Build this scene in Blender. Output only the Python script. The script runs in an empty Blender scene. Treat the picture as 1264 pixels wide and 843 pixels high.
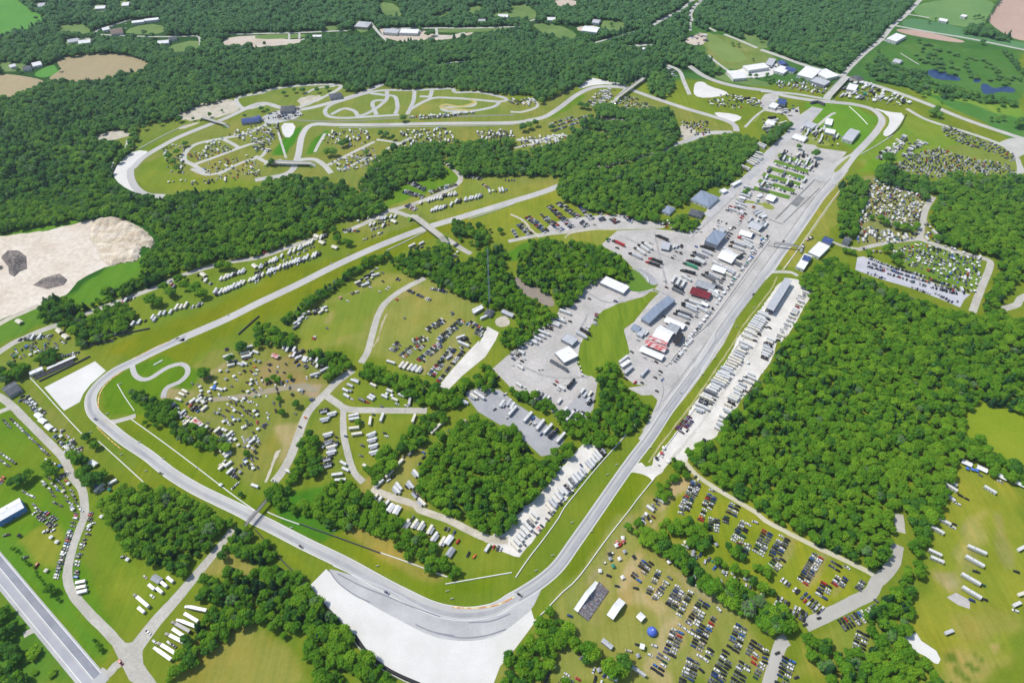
import bpy, bmesh, math, random
import numpy as np
from mathutils import Vector, Matrix, geometry
random.seed(7); rng = np.random.default_rng(7)
SC = bpy.context.scene; COL = SC.collection

# ------------------------------------------------------------------ camera (where the aircraft was)
H = 620.0; F = 802.0; PITCH = math.radians(45.7); CP, SP = math.cos(PITCH), math.sin(PITCH)
def U(x, y, z=0.0):
    """survey: photograph pixel -> point of the plane at height z"""
    u = (x-632)/F; v = (y-421.5)/F
    dy = CP - v*SP; dz = -SP - v*CP
    t = (H-z)/(-dz)
    return (u*t, dy*t, z)
def PX(X, Y, Z=0.0):
    d = Y*CP - (Z-H)*SP; up = Y*SP + (Z-H)*CP
    return 632+F*X/d, 421.5-F*up/d
def scale_at(X, Y, Z=0.0): return F/(Y*CP-(Z-H)*SP)
TX = {'a':0,'b':315,'c':630,'d':944}; TY = {'1':0,'2':210,'3':420,'4':629}; TS = 1261/320.
def T(t, *flat):
    """survey-tile coordinates -> photograph pixels"""
    ox, oy = TX[t[0]], TY[t[1]]
    return [(ox+flat[i]/TS, oy+flat[i+1]/TS) for i in range(0, len(flat), 2)]
def S(*flat): return [(flat[i], flat[i+1]) for i in range(0, len(flat), 2)]
def W(pts, z=0.0): return [U(x, y, z) for x, y in pts]

cd = bpy.data.cameras.new('camera'); cam = bpy.data.objects.new('camera', cd); COL.objects.link(cam)
cam.location = (0, 0, H); cam.rotation_euler = (math.pi/2-PITCH, 0, 0)
cd.sensor_width = 36; cd.lens = F/1264*36; cd.clip_end = 30000; cd.clip_start = 1; SC.camera = cam

# ------------------------------------------------------------------ light
SUN_EL = math.radians(56); SUN_DIR = Vector((-0.93, 0.36, 0)).normalized()   # horizontal direction towards the sun
sdir = Vector((SUN_DIR.x*math.cos(SUN_EL), SUN_DIR.y*math.cos(SUN_EL), math.sin(SUN_EL)))
ld = bpy.data.lights.new('sun', 'SUN'); ld.energy = 3.9; ld.angle = math.radians(0.5); ld.color = (1, .96, .89)
lo = bpy.data.objects.new('sun', ld); COL.objects.link(lo); lo.rotation_euler = sdir.to_track_quat('Z', 'Y').to_euler(); lo.location = (0, 0, 900)
wd = bpy.data.worlds.new('World'); SC.world = wd; wd.use_nodes = True
nt = wd.node_tree; sky = nt.nodes.new('ShaderNodeTexSky'); sky.sky_type = 'NISHITA'; sky.sun_disc = False
sky.sun_elevation = SUN_EL; sky.sun_rotation = math.atan2(SUN_DIR.x, SUN_DIR.y); sky.altitude = 300
bgn = nt.nodes['Background']; bgn.inputs[1].default_value = 0.15; nt.links.new(sky.outputs[0], bgn.inputs[0])
SC.view_settings.view_transform = 'Standard'; SC.view_settings.look = 'None'; SC.view_settings.exposure = 0; SC.view_settings.gamma = 1
SC.cycles.max_bounces = 5; SC.cycles.diffuse_bounces = 2; SC.cycles.glossy_bounces = 2; SC.cycles.transmission_bounces = 2; SC.cycles.transparent_max_bounces = 4

# ------------------------------------------------------------------ materials
MATS = {}
def _n(nt, t, **kw):
    n = nt.nodes.new(t)
    for k, v in kw.items(): setattr(n, k, v)
    return n
def mat(name, c1, c2=None, scale=.05, detail=6, rough=.85, fine=0, finescale=1.0, contrast=(.35, .65), spec=.2, bump=0, stretch=None, metal=0):
    """two-tone noise material in world (object) space, with an optional fine grain"""
    if name in MATS: return MATS[name]
    m = bpy.data.materials.new(name); m.use_nodes = True; nt = m.node_tree; b = nt.nodes['Principled BSDF']
    b.inputs['Roughness'].default_value = rough; b.inputs['Specular IOR Level'].default_value = spec; b.inputs['Metallic'].default_value = metal
    if c2 is None: c2 = tuple(min(1, v*1.15) for v in c1)
    g = _n(nt, 'ShaderNodeNewGeometry'); src = g.outputs['Position']
    if stretch:
        mp = _n(nt, 'ShaderNodeMapping'); mp.inputs['Rotation'].default_value = (0, 0, stretch[0]); mp.inputs['Scale'].default_value = (stretch[1], stretch[2], 1)
        nt.links.new(src, mp.inputs[0]); src = mp.outputs[0]
    tx = _n(nt, 'ShaderNodeTexNoise'); tx.inputs['Scale'].default_value = scale; tx.inputs['Detail'].default_value = detail; tx.inputs['Roughness'].default_value = .62
    nt.links.new(src, tx.inputs['Vector'])
    r = _n(nt, 'ShaderNodeValToRGB'); r.color_ramp.elements[0].position = contrast[0]; r.color_ramp.elements[1].position = contrast[1]
    r.color_ramp.elements[0].color = (*c1, 1); r.color_ramp.elements[1].color = (*c2, 1)
    nt.links.new(tx.outputs[0], r.inputs[0]); out = r.outputs[0]
    if fine:
        t2 = _n(nt, 'ShaderNodeTexNoise'); t2.inputs['Scale'].default_value = finescale; t2.inputs['Detail'].default_value = 3
        nt.links.new(g.outputs['Position'], t2.inputs['Vector'])
        mr = _n(nt, 'ShaderNodeMapRange'); mr.inputs[1].default_value = .3; mr.inputs[2].default_value = .7; mr.inputs[3].default_value = 1-fine; mr.inputs[4].default_value = 1+fine
        nt.links.new(t2.outputs[0], mr.inputs[0])
        mx = _n(nt, 'ShaderNodeVectorMath', operation='SCALE'); nt.links.new(out, mx.inputs[0]); nt.links.new(mr.outputs[0], mx.inputs['Scale']); out = mx.outputs[0]
    nt.links.new(out, b.inputs['Base Color'])
    MATS[name] = m; return m
def rgb(r, g, b):
    f = lambda c: ((c/255+.055)/1.055)**2.4 if c > 10 else c/255/12.92
    return (f(r), f(g), f(b))
K = 0.80
def alb(r, g, b): return tuple(min(.9, v*K) for v in rgb(r, g, b))   # surface albedo from the sunlit colour it shows

# ------------------------------------------------------------------ object helpers
def tag(o, label=None, cat=None, group=None, kind=None):
    if label: o['label'] = label
    if cat: o['category'] = cat
    if group: o['group'] = group
    if kind: o['kind'] = kind
    return o
def link(o, parent=None):
    COL.objects.link(o)
    if parent is not None: o.parent = parent
    return o
def mesh_obj(name, verts, faces, mats, fm=None, parent=None, smooth=False, data=None):
    if data is None:
        data = bpy.data.meshes.new(name); data.from_pydata([tuple(v) for v in verts], [], faces)
        for m in (mats if isinstance(mats, (list, tuple)) else [mats]): data.materials.append(m)
        if fm is not None: data.polygons.foreach_set('material_index', fm)
        if smooth: data.polygons.foreach_set('use_smooth', [True]*len(faces))
        data.update()
    return link(bpy.data.objects.new(name, data), parent)
def empty(name, loc, rz=0):
    o = bpy.data.objects.new(name, None); o.location = loc; o.rotation_euler = (0, 0, rz); o.empty_display_size = .5
    return link(o)
class MB:
    def __init__(s): s.v = []; s.f = []; s.m = []
    def add(s, verts, faces, m=0):
        k = len(s.v); s.v += [tuple(p) for p in verts]; s.f += [tuple(i+k for i in f) for f in faces]; s.m += [m]*len(faces); return s
    def box(s, x0, y0, z0, x1, y1, z1, m=0):
        return s.add([(x0,y0,z0),(x1,y0,z0),(x1,y1,z0),(x0,y1,z0),(x0,y0,z1),(x1,y0,z1),(x1,y1,z1),(x0,y1,z1)],
                     [(0,3,2,1),(4,5,6,7),(0,1,5,4),(1,2,6,5),(2,3,7,6),(3,0,4,7)], m)
    def hexa(s, b, t, m=0):   # 4 bottom, 4 top points
        return s.add(list(b)+list(t), [(0,3,2,1),(4,5,6,7),(0,1,5,4),(1,2,6,5),(2,3,7,6),(3,0,4,7)], m)
    def bar(s, p, q, w, h=None, m=0):
        p, q = Vector(p), Vector(q); h = h or w; d = (q-p)
        if d.length < 1e-6: return s
        d.normalize(); a = d.cross(Vector((0,0,1)))
        if a.length < 1e-3: a = Vector((1,0,0))
        a.normalize(); b = a.cross(d).normalized(); a *= w/2; b *= h/2
        return s.add([p-a-b, p+a-b, p+a+b, p-a+b, q-a-b, q+a-b, q+a+b, q-a+b],
                     [(0,1,2,3),(7,6,5,4),(0,4,5,1),(1,5,6,2),(2,6,7,3),(3,7,4,0)], m)
    def cyl(s, c, r, h, n=12, axis='z', m=0, r2=None):
        r2 = r if r2 is None else r2; vs = []
        for k, rr in ((0, r), (1, r2)):
            for i in range(n):
                a = 2*math.pi*i/n; u, w = rr*math.cos(a), rr*math.sin(a)
                vs.append((c[0]+u, c[1]+w, c[2]+k*h) if axis == 'z' else ((c[0]+u, c[1]+k*h, c[2]+w) if axis == 'y' else (c[0]+k*h, c[1]+u, c[2]+w)))
        fs = [tuple(range(n))[::-1], tuple(range(n, 2*n))]+[(i, (i+1) % n, n+(i+1) % n, n+i) for i in range(n)]
        return s.add(vs, fs, m)
    def obj(s, name, mats, parent=None, smooth=False): return mesh_obj(name, s.v, s.f, mats, s.m if isinstance(mats, (list, tuple)) else None, parent, smooth)

# ------------------------------------------------------------------ flat sheets (each a little above the last)
# each sheet lies just above whatever it overlaps: the level grid remembers the stack
LV = np.zeros((760, 520)); LS = 5.0; LX, LY = -1900, 0
def cells(xs, ys, grow=1):
    i = np.clip(((np.asarray(xs)-LX)/LS).astype(int), 1, 758); j = np.clip(((np.asarray(ys)-LY)/LS).astype(int), 1, 518); m = np.zeros(LV.shape, bool)
    for a in range(-grow, grow+1):
        for b in range(-grow, grow+1): m[i+a, j+b] = True
    return m
def level(xs, ys, inside=None):
    m = cells(xs, ys)
    if inside is not None:
        ci = LX+(np.arange(760)+.5)*LS; cj = LY+(np.arange(520)+.5)*LS; m |= in_poly(ci[:,None]+0*cj[None], cj[None]+0*ci[:,None], inside)
    z = round(LV[m].max()+.018, 4); LV[m] = z; return z
def zat(x, y): return float(LV[min(759, max(0, int((x-LX)/LS))), min(519, max(0, int((y-LY)/LS)))])+.004
def smooth_closed(pts, it=2):
    for _ in range(it):
        q = []
        for i in range(len(pts)):
            a, b = pts[i], pts[(i+1) % len(pts)]
            q += [tuple(.75*a[k]+.25*b[k] for k in (0, 1)), tuple(.25*a[k]+.75*b[k] for k in (0, 1))]
        pts = q
    return pts
def clean(pix):
    out = [pix[0]]
    for i in range(1, len(pix)):
        if len(out) > 1:
            a = (out[-1][0]-out[-2][0], out[-1][1]-out[-2][1]); b = (pix[i][0]-out[-1][0], pix[i][1]-out[-1][1])
            if a[0]*b[0]+a[1]*b[1] < 0 and math.hypot(*b) < 14: continue
        out.append(pix[i])
    return out
def catmull(pts, step=5.0):
    P = [np.array(p[:2], float) for p in pts]
    if len(P) < 3:
        n = max(2, int(np.linalg.norm(P[1]-P[0])/step)); return [P[0]+(P[1]-P[0])*i/n for i in range(n+1)]
    P = [2*P[0]-P[1]]+P+[2*P[-1]-P[-2]]; out = []
    for i in range(1, len(P)-2):
        n = max(2, int(np.linalg.norm(P[i+1]-P[i])/step))
        for k in range(n):
            t = k/n
            out.append(.5*((2*P[i])+(-P[i-1]+P[i+1])*t+(2*P[i-1]-5*P[i]+4*P[i+1]-P[i+2])*t*t+(-P[i-1]+3*P[i]-3*P[i+1]+P[i+2])*t**3))
    out.append(P[-2]); return out
def jitter_closed(pts, amp, step):
    out = []
    for i in range(len(pts)):
        a, b = np.array(pts[i][:2]), np.array(pts[(i+1) % len(pts)][:2]); n = max(1, int(np.linalg.norm(b-a)/step))
        for k in range(n): out.append(a+(b-a)*k/n+rng.normal(0, amp, 2))
    return [tuple(p) for p in out]
def sheet(name, pix, m, smooth=1, rough_edge=0, z=None, cat=None):
    pts = [p[:2] for p in W(pix)]
    if smooth: pts = smooth_closed(pts, smooth)
    if rough_edge: pts = jitter_closed(pts, rough_edge, rough_edge*4+2)
    dn = jitter_closed(pts, 0, 4); z = level([p[0] for p in dn], [p[1] for p in dn], pts) if z is None else z
    tris = geometry.tessellate_polygon([[Vector((p[0], p[1], 0)) for p in pts]])
    vs = [(p[0], p[1], z) for p in pts]; fs = []
    for t in tris:
        a, b, c = [vs[i] for i in t]
        fs.append(tuple(t) if (b[0]-a[0])*(c[1]-a[1])-(b[1]-a[1])*(c[0]-a[0]) > 0 else tuple(t)[::-1])
    o = mesh_obj(name, vs, fs, m); o['kind'] = 'structure'; return o
def across(c, oo):
    X, Y = [], []
    for i, p in enumerate(c):
        d = c[min(i+1, len(c)-1)]-c[max(i-1, 0)]; d = d/(np.linalg.norm(d)+1e-9)
        for o_ in oo: X.append(p[0]-d[1]*o_); Y.append(p[1]+d[0]*o_)
    return X, Y
ROADS = []
def ribbon(name, pix, width, m, z=None, w2=None, step=5.0, kind='structure', world=False, edge=0):
    c = catmull(pix if world else W(clean(pix)), step); n = len(c); ww = max(width, w2 or 0)/2; oo = np.linspace(-ww, ww, max(2, int(ww)))
    if width > 4.5 and not world: ROADS.append((c, width))
    z = level(*across(c, oo)) if z is None else z; vs = []; fs = []
    for i, p in enumerate(c):
        d = c[min(i+1, n-1)]-c[max(i-1, 0)]; d = d/(np.linalg.norm(d)+1e-9); nn = np.array([-d[1], d[0]])
        w = width+(0 if w2 is None else (w2-width)*i/(n-1)); e1, e2 = (rng.normal(0, edge, 2) if edge else (0, 0))
        a = p+nn*(w/2+e1); b = p-nn*(w/2+e2); vs += [(b[0], b[1], z), (a[0], a[1], z)]
    fs = [(2*i, 2*i+2, 2*i+3, 2*i+1) for i in range(n-1)]
    o = mesh_obj(name, vs, fs, m)
    if kind: o['kind'] = kind
    return o
def wall(name, pix, width, height, m, label, cat, group=None, step=6.0, world=False):
    """a continuous low wall or barrier standing on the ground"""
    c = catmull(pix if world else W(clean(pix)), step); n = len(c); vs = []; fs = []
    for i, p in enumerate(c):
        d = c[min(i+1, n-1)]-c[max(i-1, 0)]; d = d/(np.linalg.norm(d)+1e-9); nn = np.array([-d[1], d[0]])*width/2
        a, b = p-nn, p+nn; a2, b2 = p-nn*.7, p+nn*.7; vs += [(*a, 0), (*a2, height), (*b2, height), (*b, 0)]
    for i in range(n-1):
        k = 4*i; fs += [(k, k+4, k+5, k+1), (k+1, k+5, k+6, k+2), (k+2, k+6, k+7, k+3)]
    fs += [(0, 1, 2, 3), (4*n-1, 4*n-2, 4*n-3, 4*n-4)]
    return tag(mesh_obj(name, vs, fs, m), label, cat, group)
def in_poly(px, py, poly):
    px = np.asarray(px); py = np.asarray(py); inside = np.zeros(px.shape, bool); n = len(poly)
    for i in range(n):
        x1, y1 = poly[i]; x2, y2 = poly[(i+1) % n]
        if y1 == y2: continue
        c = ((y1 > py) != (y2 > py)) & (px < (x2-x1)*(py-y1)/(y2-y1)+x1); inside ^= c
    return inside
def dist_poly(X, Y, pts, closed=True):
    d = np.full(np.shape(X), 1e9); n = len(pts)
    for i in range(n if closed else n-1):
        x1, y1 = pts[i][:2]; x2, y2 = pts[(i+1) % n][:2]; dx, dy = x2-x1, y2-y1; L = dx*dx+dy*dy+1e-9
        t = np.clip(((X-x1)*dx+(Y-y1)*dy)/L, 0, 1); d = np.minimum(d, np.hypot(X-x1-t*dx, Y-y1-t*dy))
    return d
_ORD = ['zeroth','first','second','third','fourth','fifth','sixth','seventh','eighth','ninth','tenth','eleventh','twelfth','thirteenth','fourteenth','fifteenth','sixteenth','seventeenth','eighteenth','nineteenth']
_TEN = {2:'twent',3:'thirt',4:'fort',5:'fift',6:'sixt',7:'sevent',8:'eight',9:'ninet'}
def ordn(n):
    if n < 20: return _ORD[n]
    if n < 100: return _TEN[n//10]+('ieth' if n % 10 == 0 else 'y-'+_ORD[n % 10])
    return '%dth' % n

# thin summer haze filling the air of the whole valley
hz = MB().box(-9000, -5000, -30, 9000, 12000, 900).obj('haze', bpy.data.materials.new('summer_haze')); hz['kind'] = 'structure'
_m = hz.data.materials[0]; _m.use_nodes = True; _m.node_tree.nodes.clear(); _o = _n(_m.node_tree, 'ShaderNodeOutputMaterial'); _v = _n(_m.node_tree, 'ShaderNodeVolumeScatter')
_v.inputs['Color'].default_value = (.75, .87, 1, 1); _v.inputs['Density'].default_value = 4.5e-5; _v.inputs['Anisotropy'].default_value = .2; _m.node_tree.links.new(_v.outputs[0], _o.inputs['Volume'])
SC.cycles.volume_bounces = 0
# ================================================================== MATERIALS OF THE GROUND
tarmac = mat('track_asphalt', alb(192,190,186), alb(212,210,205), scale=.02, fine=.05, finescale=.5, stretch=(0.9,1,.25))
tarmac_w = mat('worn_asphalt', alb(186,186,185), alb(208,207,205), scale=.03, fine=.05, finescale=.4)
racing = mat('racing_line_asphalt', alb(172,172,174), alb(192,192,192), scale=.03, fine=.04, finescale=.4)
lot = mat('pale_paddock_asphalt', alb(188,184,178), alb(214,209,203), scale=.025, fine=.09, finescale=.25, detail=9)
lotdark = mat('grey_lot_asphalt', alb(168,168,171), alb(188,188,190), scale=.03, fine=.06, finescale=.3)
oldroad = mat('old_road_asphalt', alb(188,184,172), alb(208,204,193), scale=.05, fine=.08, finescale=.4)
gravel = mat('white_gravel', alb(228,226,219), alb(243,241,236), scale=.025, detail=8, fine=.04, finescale=.6)
gravel2 = mat('pale_gravel_lot', alb(222,217,207), alb(246,242,233), scale=.04, fine=.06, finescale=.3)
dirt = mat('dirt_track', alb(176,165,122), alb(196,186,150), scale=.05, fine=.1, finescale=.3)
dusty = mat('dusty_gravel', alb(190,182,160), alb(222,214,196), scale=.06, fine=.1, finescale=.4)
hwdark = mat('highway_dark_lane', alb(146,149,158), alb(166,168,175), scale=.05, fine=.06, finescale=.5)
hwlight = mat('highway_light_lane', alb(188,188,186), alb(206,206,202), scale=.05, fine=.05, finescale=.5)
paint = mat('white_paint', (.78,.78,.76), (.82,.82,.8))
yellow = mat('yellow_paint', (.6,.42,.08), (.66,.5,.1))
kerbm = mat('orange_kerb_paint', (.6,.25,.06), (.75,.62,.3), scale=.25, detail=1, contrast=(.45,.55))
lushg = mat('lush_grass', alb(96,136,36), alb(114,148,48), scale=.02, fine=.12, finescale=.25)
darkg = mat('dark_grass', alb(66,122,26), alb(84,138,34), scale=.02, fine=.14, finescale=.25)
mowng = mat('mown_grass', alb(104,134,16), alb(134,156,34), scale=.09, fine=.08, finescale=.3, stretch=(.9,1,.15))
oliveg = mat('olive_grass', alb(140,154,62), alb(158,166,78), scale=.015, fine=.09, finescale=.3)
yellowg = mat('yellow_green_field', alb(132,156,20), alb(150,162,40), scale=.012, fine=.06, finescale=.3)
tan_f = mat('ploughed_tan_field', alb(172,158,120), alb(190,172,134), scale=.006, fine=.05, finescale=.1, stretch=(.4,1,.2))
pink_f = mat('bare_pink_soil', alb(192,164,148), alb(208,180,162), scale=.006, fine=.05, finescale=.1)
farm_f = mat('pale_crop_field', alb(108,150,84), alb(124,160,92), scale=.008, fine=.05, finescale=.1)
farm_g = mat('green_crop_field', alb(84,150,50), alb(98,160,60), scale=.008, fine=.05, finescale=.1)

# ================================================================== GROUND: one sheet, grass tones painted softly in world space
def paint_ground():
    step = 4.0; x0, x1, y0, y1 = -1700, 1700, 40, 2400
    xs = np.arange(x0, x1+.1, step); ys = np.arange(y0, y1+.1, step)
    # coarse skirt out to the horizon
    xs = np.concatenate([[-14000,-6000,-3000], xs, [3000,6000,14000]]); ys = np.concatenate([[-6000,-1500], ys, [3500,7000,16000]])
    X, Y = np.meshgrid(xs, ys); nx, ny = len(xs), len(ys)
    base = np.array(alb(122,146,40)); C = np.empty(X.shape+(3,)); C[:] = base
    # wobble used for the soft edges
    wob = sum(a*np.sin(X*k1+Y*k2+p) for a, k1, k2, p in ((7,.031,.017,0),(6,-.023,.041,1.3),(4,.071,-.053,2.1),(3,.11,.13,.4)))
    for pix, col, soft in PAINT:
        pts = [p[:2] for p in W(pix)]
        a = np.array(pts); m = (X > a[:,0].min()-60) & (X < a[:,0].max()+60) & (Y > a[:,1].min()-60) & (Y < a[:,1].max()+60)
        xx, yy = X[m], Y[m]; d = dist_poly(xx, yy, pts); ins = in_poly(xx, yy, pts); d = np.where(ins, d, -d)+wob[m]*min(1, soft/12)
        t = np.clip(d/soft+.5, 0, 1)[:,None]; t = t*t*(3-2*t); C[m] = C[m]*(1-t)+np.array(alb(*col))*t
    vs = np.stack([X.ravel(), Y.ravel(), np.zeros(X.size)], 1)
    i = (np.arange(ny-1)[:,None]*nx+np.arange(nx-1)[None]).ravel(); faces = np.stack([i, i+1, i+1+nx, i+nx], 1)
    me = bpy.data.meshes.new('ground'); me.vertices.add(len(vs)); me.vertices.foreach_set('co', vs.ravel())
    me.loops.add(faces.size); me.loops.foreach_set('vertex_index', faces.ravel().astype(np.int32))
    me.polygons.add(len(faces)); me.polygons.foreach_set('loop_start', np.arange(0, faces.size, 4, dtype=np.int32)); me.update(calc_edges=True)
    ca = me.color_attributes.new('tone', 'FLOAT_COLOR', 'POINT'); rgba = np.ones((X.size, 4), np.float32); rgba[:, :3] = C.reshape(-1, 3); ca.data.foreach_set('color', rgba.ravel())
    m = bpy.data.materials.new('grassland'); m.use_nodes = True; nt = m.node_tree; b = nt.nodes['Principled BSDF']; b.inputs['Roughness'].default_value = .95; b.inputs['Specular IOR Level'].default_value = .05
    at = _n(nt, 'ShaderNodeAttribute'); at.attribute_name = 'tone'; g = _n(nt, 'ShaderNodeNewGeometry'); out = at.outputs['Color']
    def mul(out, sc, det, lo_, hi_, tint, st=None, rough=.6):
        src = g.outputs['Position']
        if st:
            mp = _n(nt, 'ShaderNodeMapping'); mp.inputs['Rotation'].default_value = (0,0,st[0]); mp.inputs['Scale'].default_value = (st[1],st[2],1); nt.links.new(src, mp.inputs[0]); src = mp.outputs[0]
        t = _n(nt, 'ShaderNodeTexNoise'); t.inputs['Scale'].default_value = sc; t.inputs['Detail'].default_value = det; t.inputs['Roughness'].default_value = rough; nt.links.new(src, t.inputs['Vector'])
        r = _n(nt, 'ShaderNodeMapRange'); r.inputs[1].default_value = lo_; r.inputs[2].default_value = hi_; nt.links.new(t.outputs[0], r.inputs[0])
        mx = _n(nt, 'ShaderNodeMix', data_type='RGBA', blend_type='MULTIPLY'); mx.inputs['B'].default_value = (*tint, 1)
        nt.links.new(out, mx.inputs['A']); nt.links.new(r.outputs[0], mx.inputs['Factor']); return mx.outputs['Result']
    out = mul(out, .012, 7, .42, .68, (1.32,1.1,1.25))
    out = mul(out, .03, 8, .48, .7, (.86,.87,.62))
    out = mul(out, .008, 6, .5, .66, (1.18,1.02,1.1))
    out = mul(out, .25, 4, .35, .75, (.9,.88,.74))
    out = mul(out, .05, 4, .52, .7, (1.2,1.07,1.1), st=(.9,1,.12))
    out = mul(out, .22, 3, .45, .62, (.88,.92,.86), st=(.75,1,.04))
    out = mul(out, .9, 3, .5, .7, (.8,.86,.78))
    nt.links.new(out, b.inputs['Base Color'])
    me.materials.append(m); o = bpy.data.objects.new('ground', me); COL.objects.link(o); o['kind'] = 'structure'
MOWN=(124,142,18); OLIVE=(146,156,70); LUSH=(90,140,28); DARK=(62,112,30); DRY=(166,162,100); FLOOR=(52,104,26); YEL=(138,158,28); MID=(120,146,44); FARG=(92,140,62)
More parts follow.
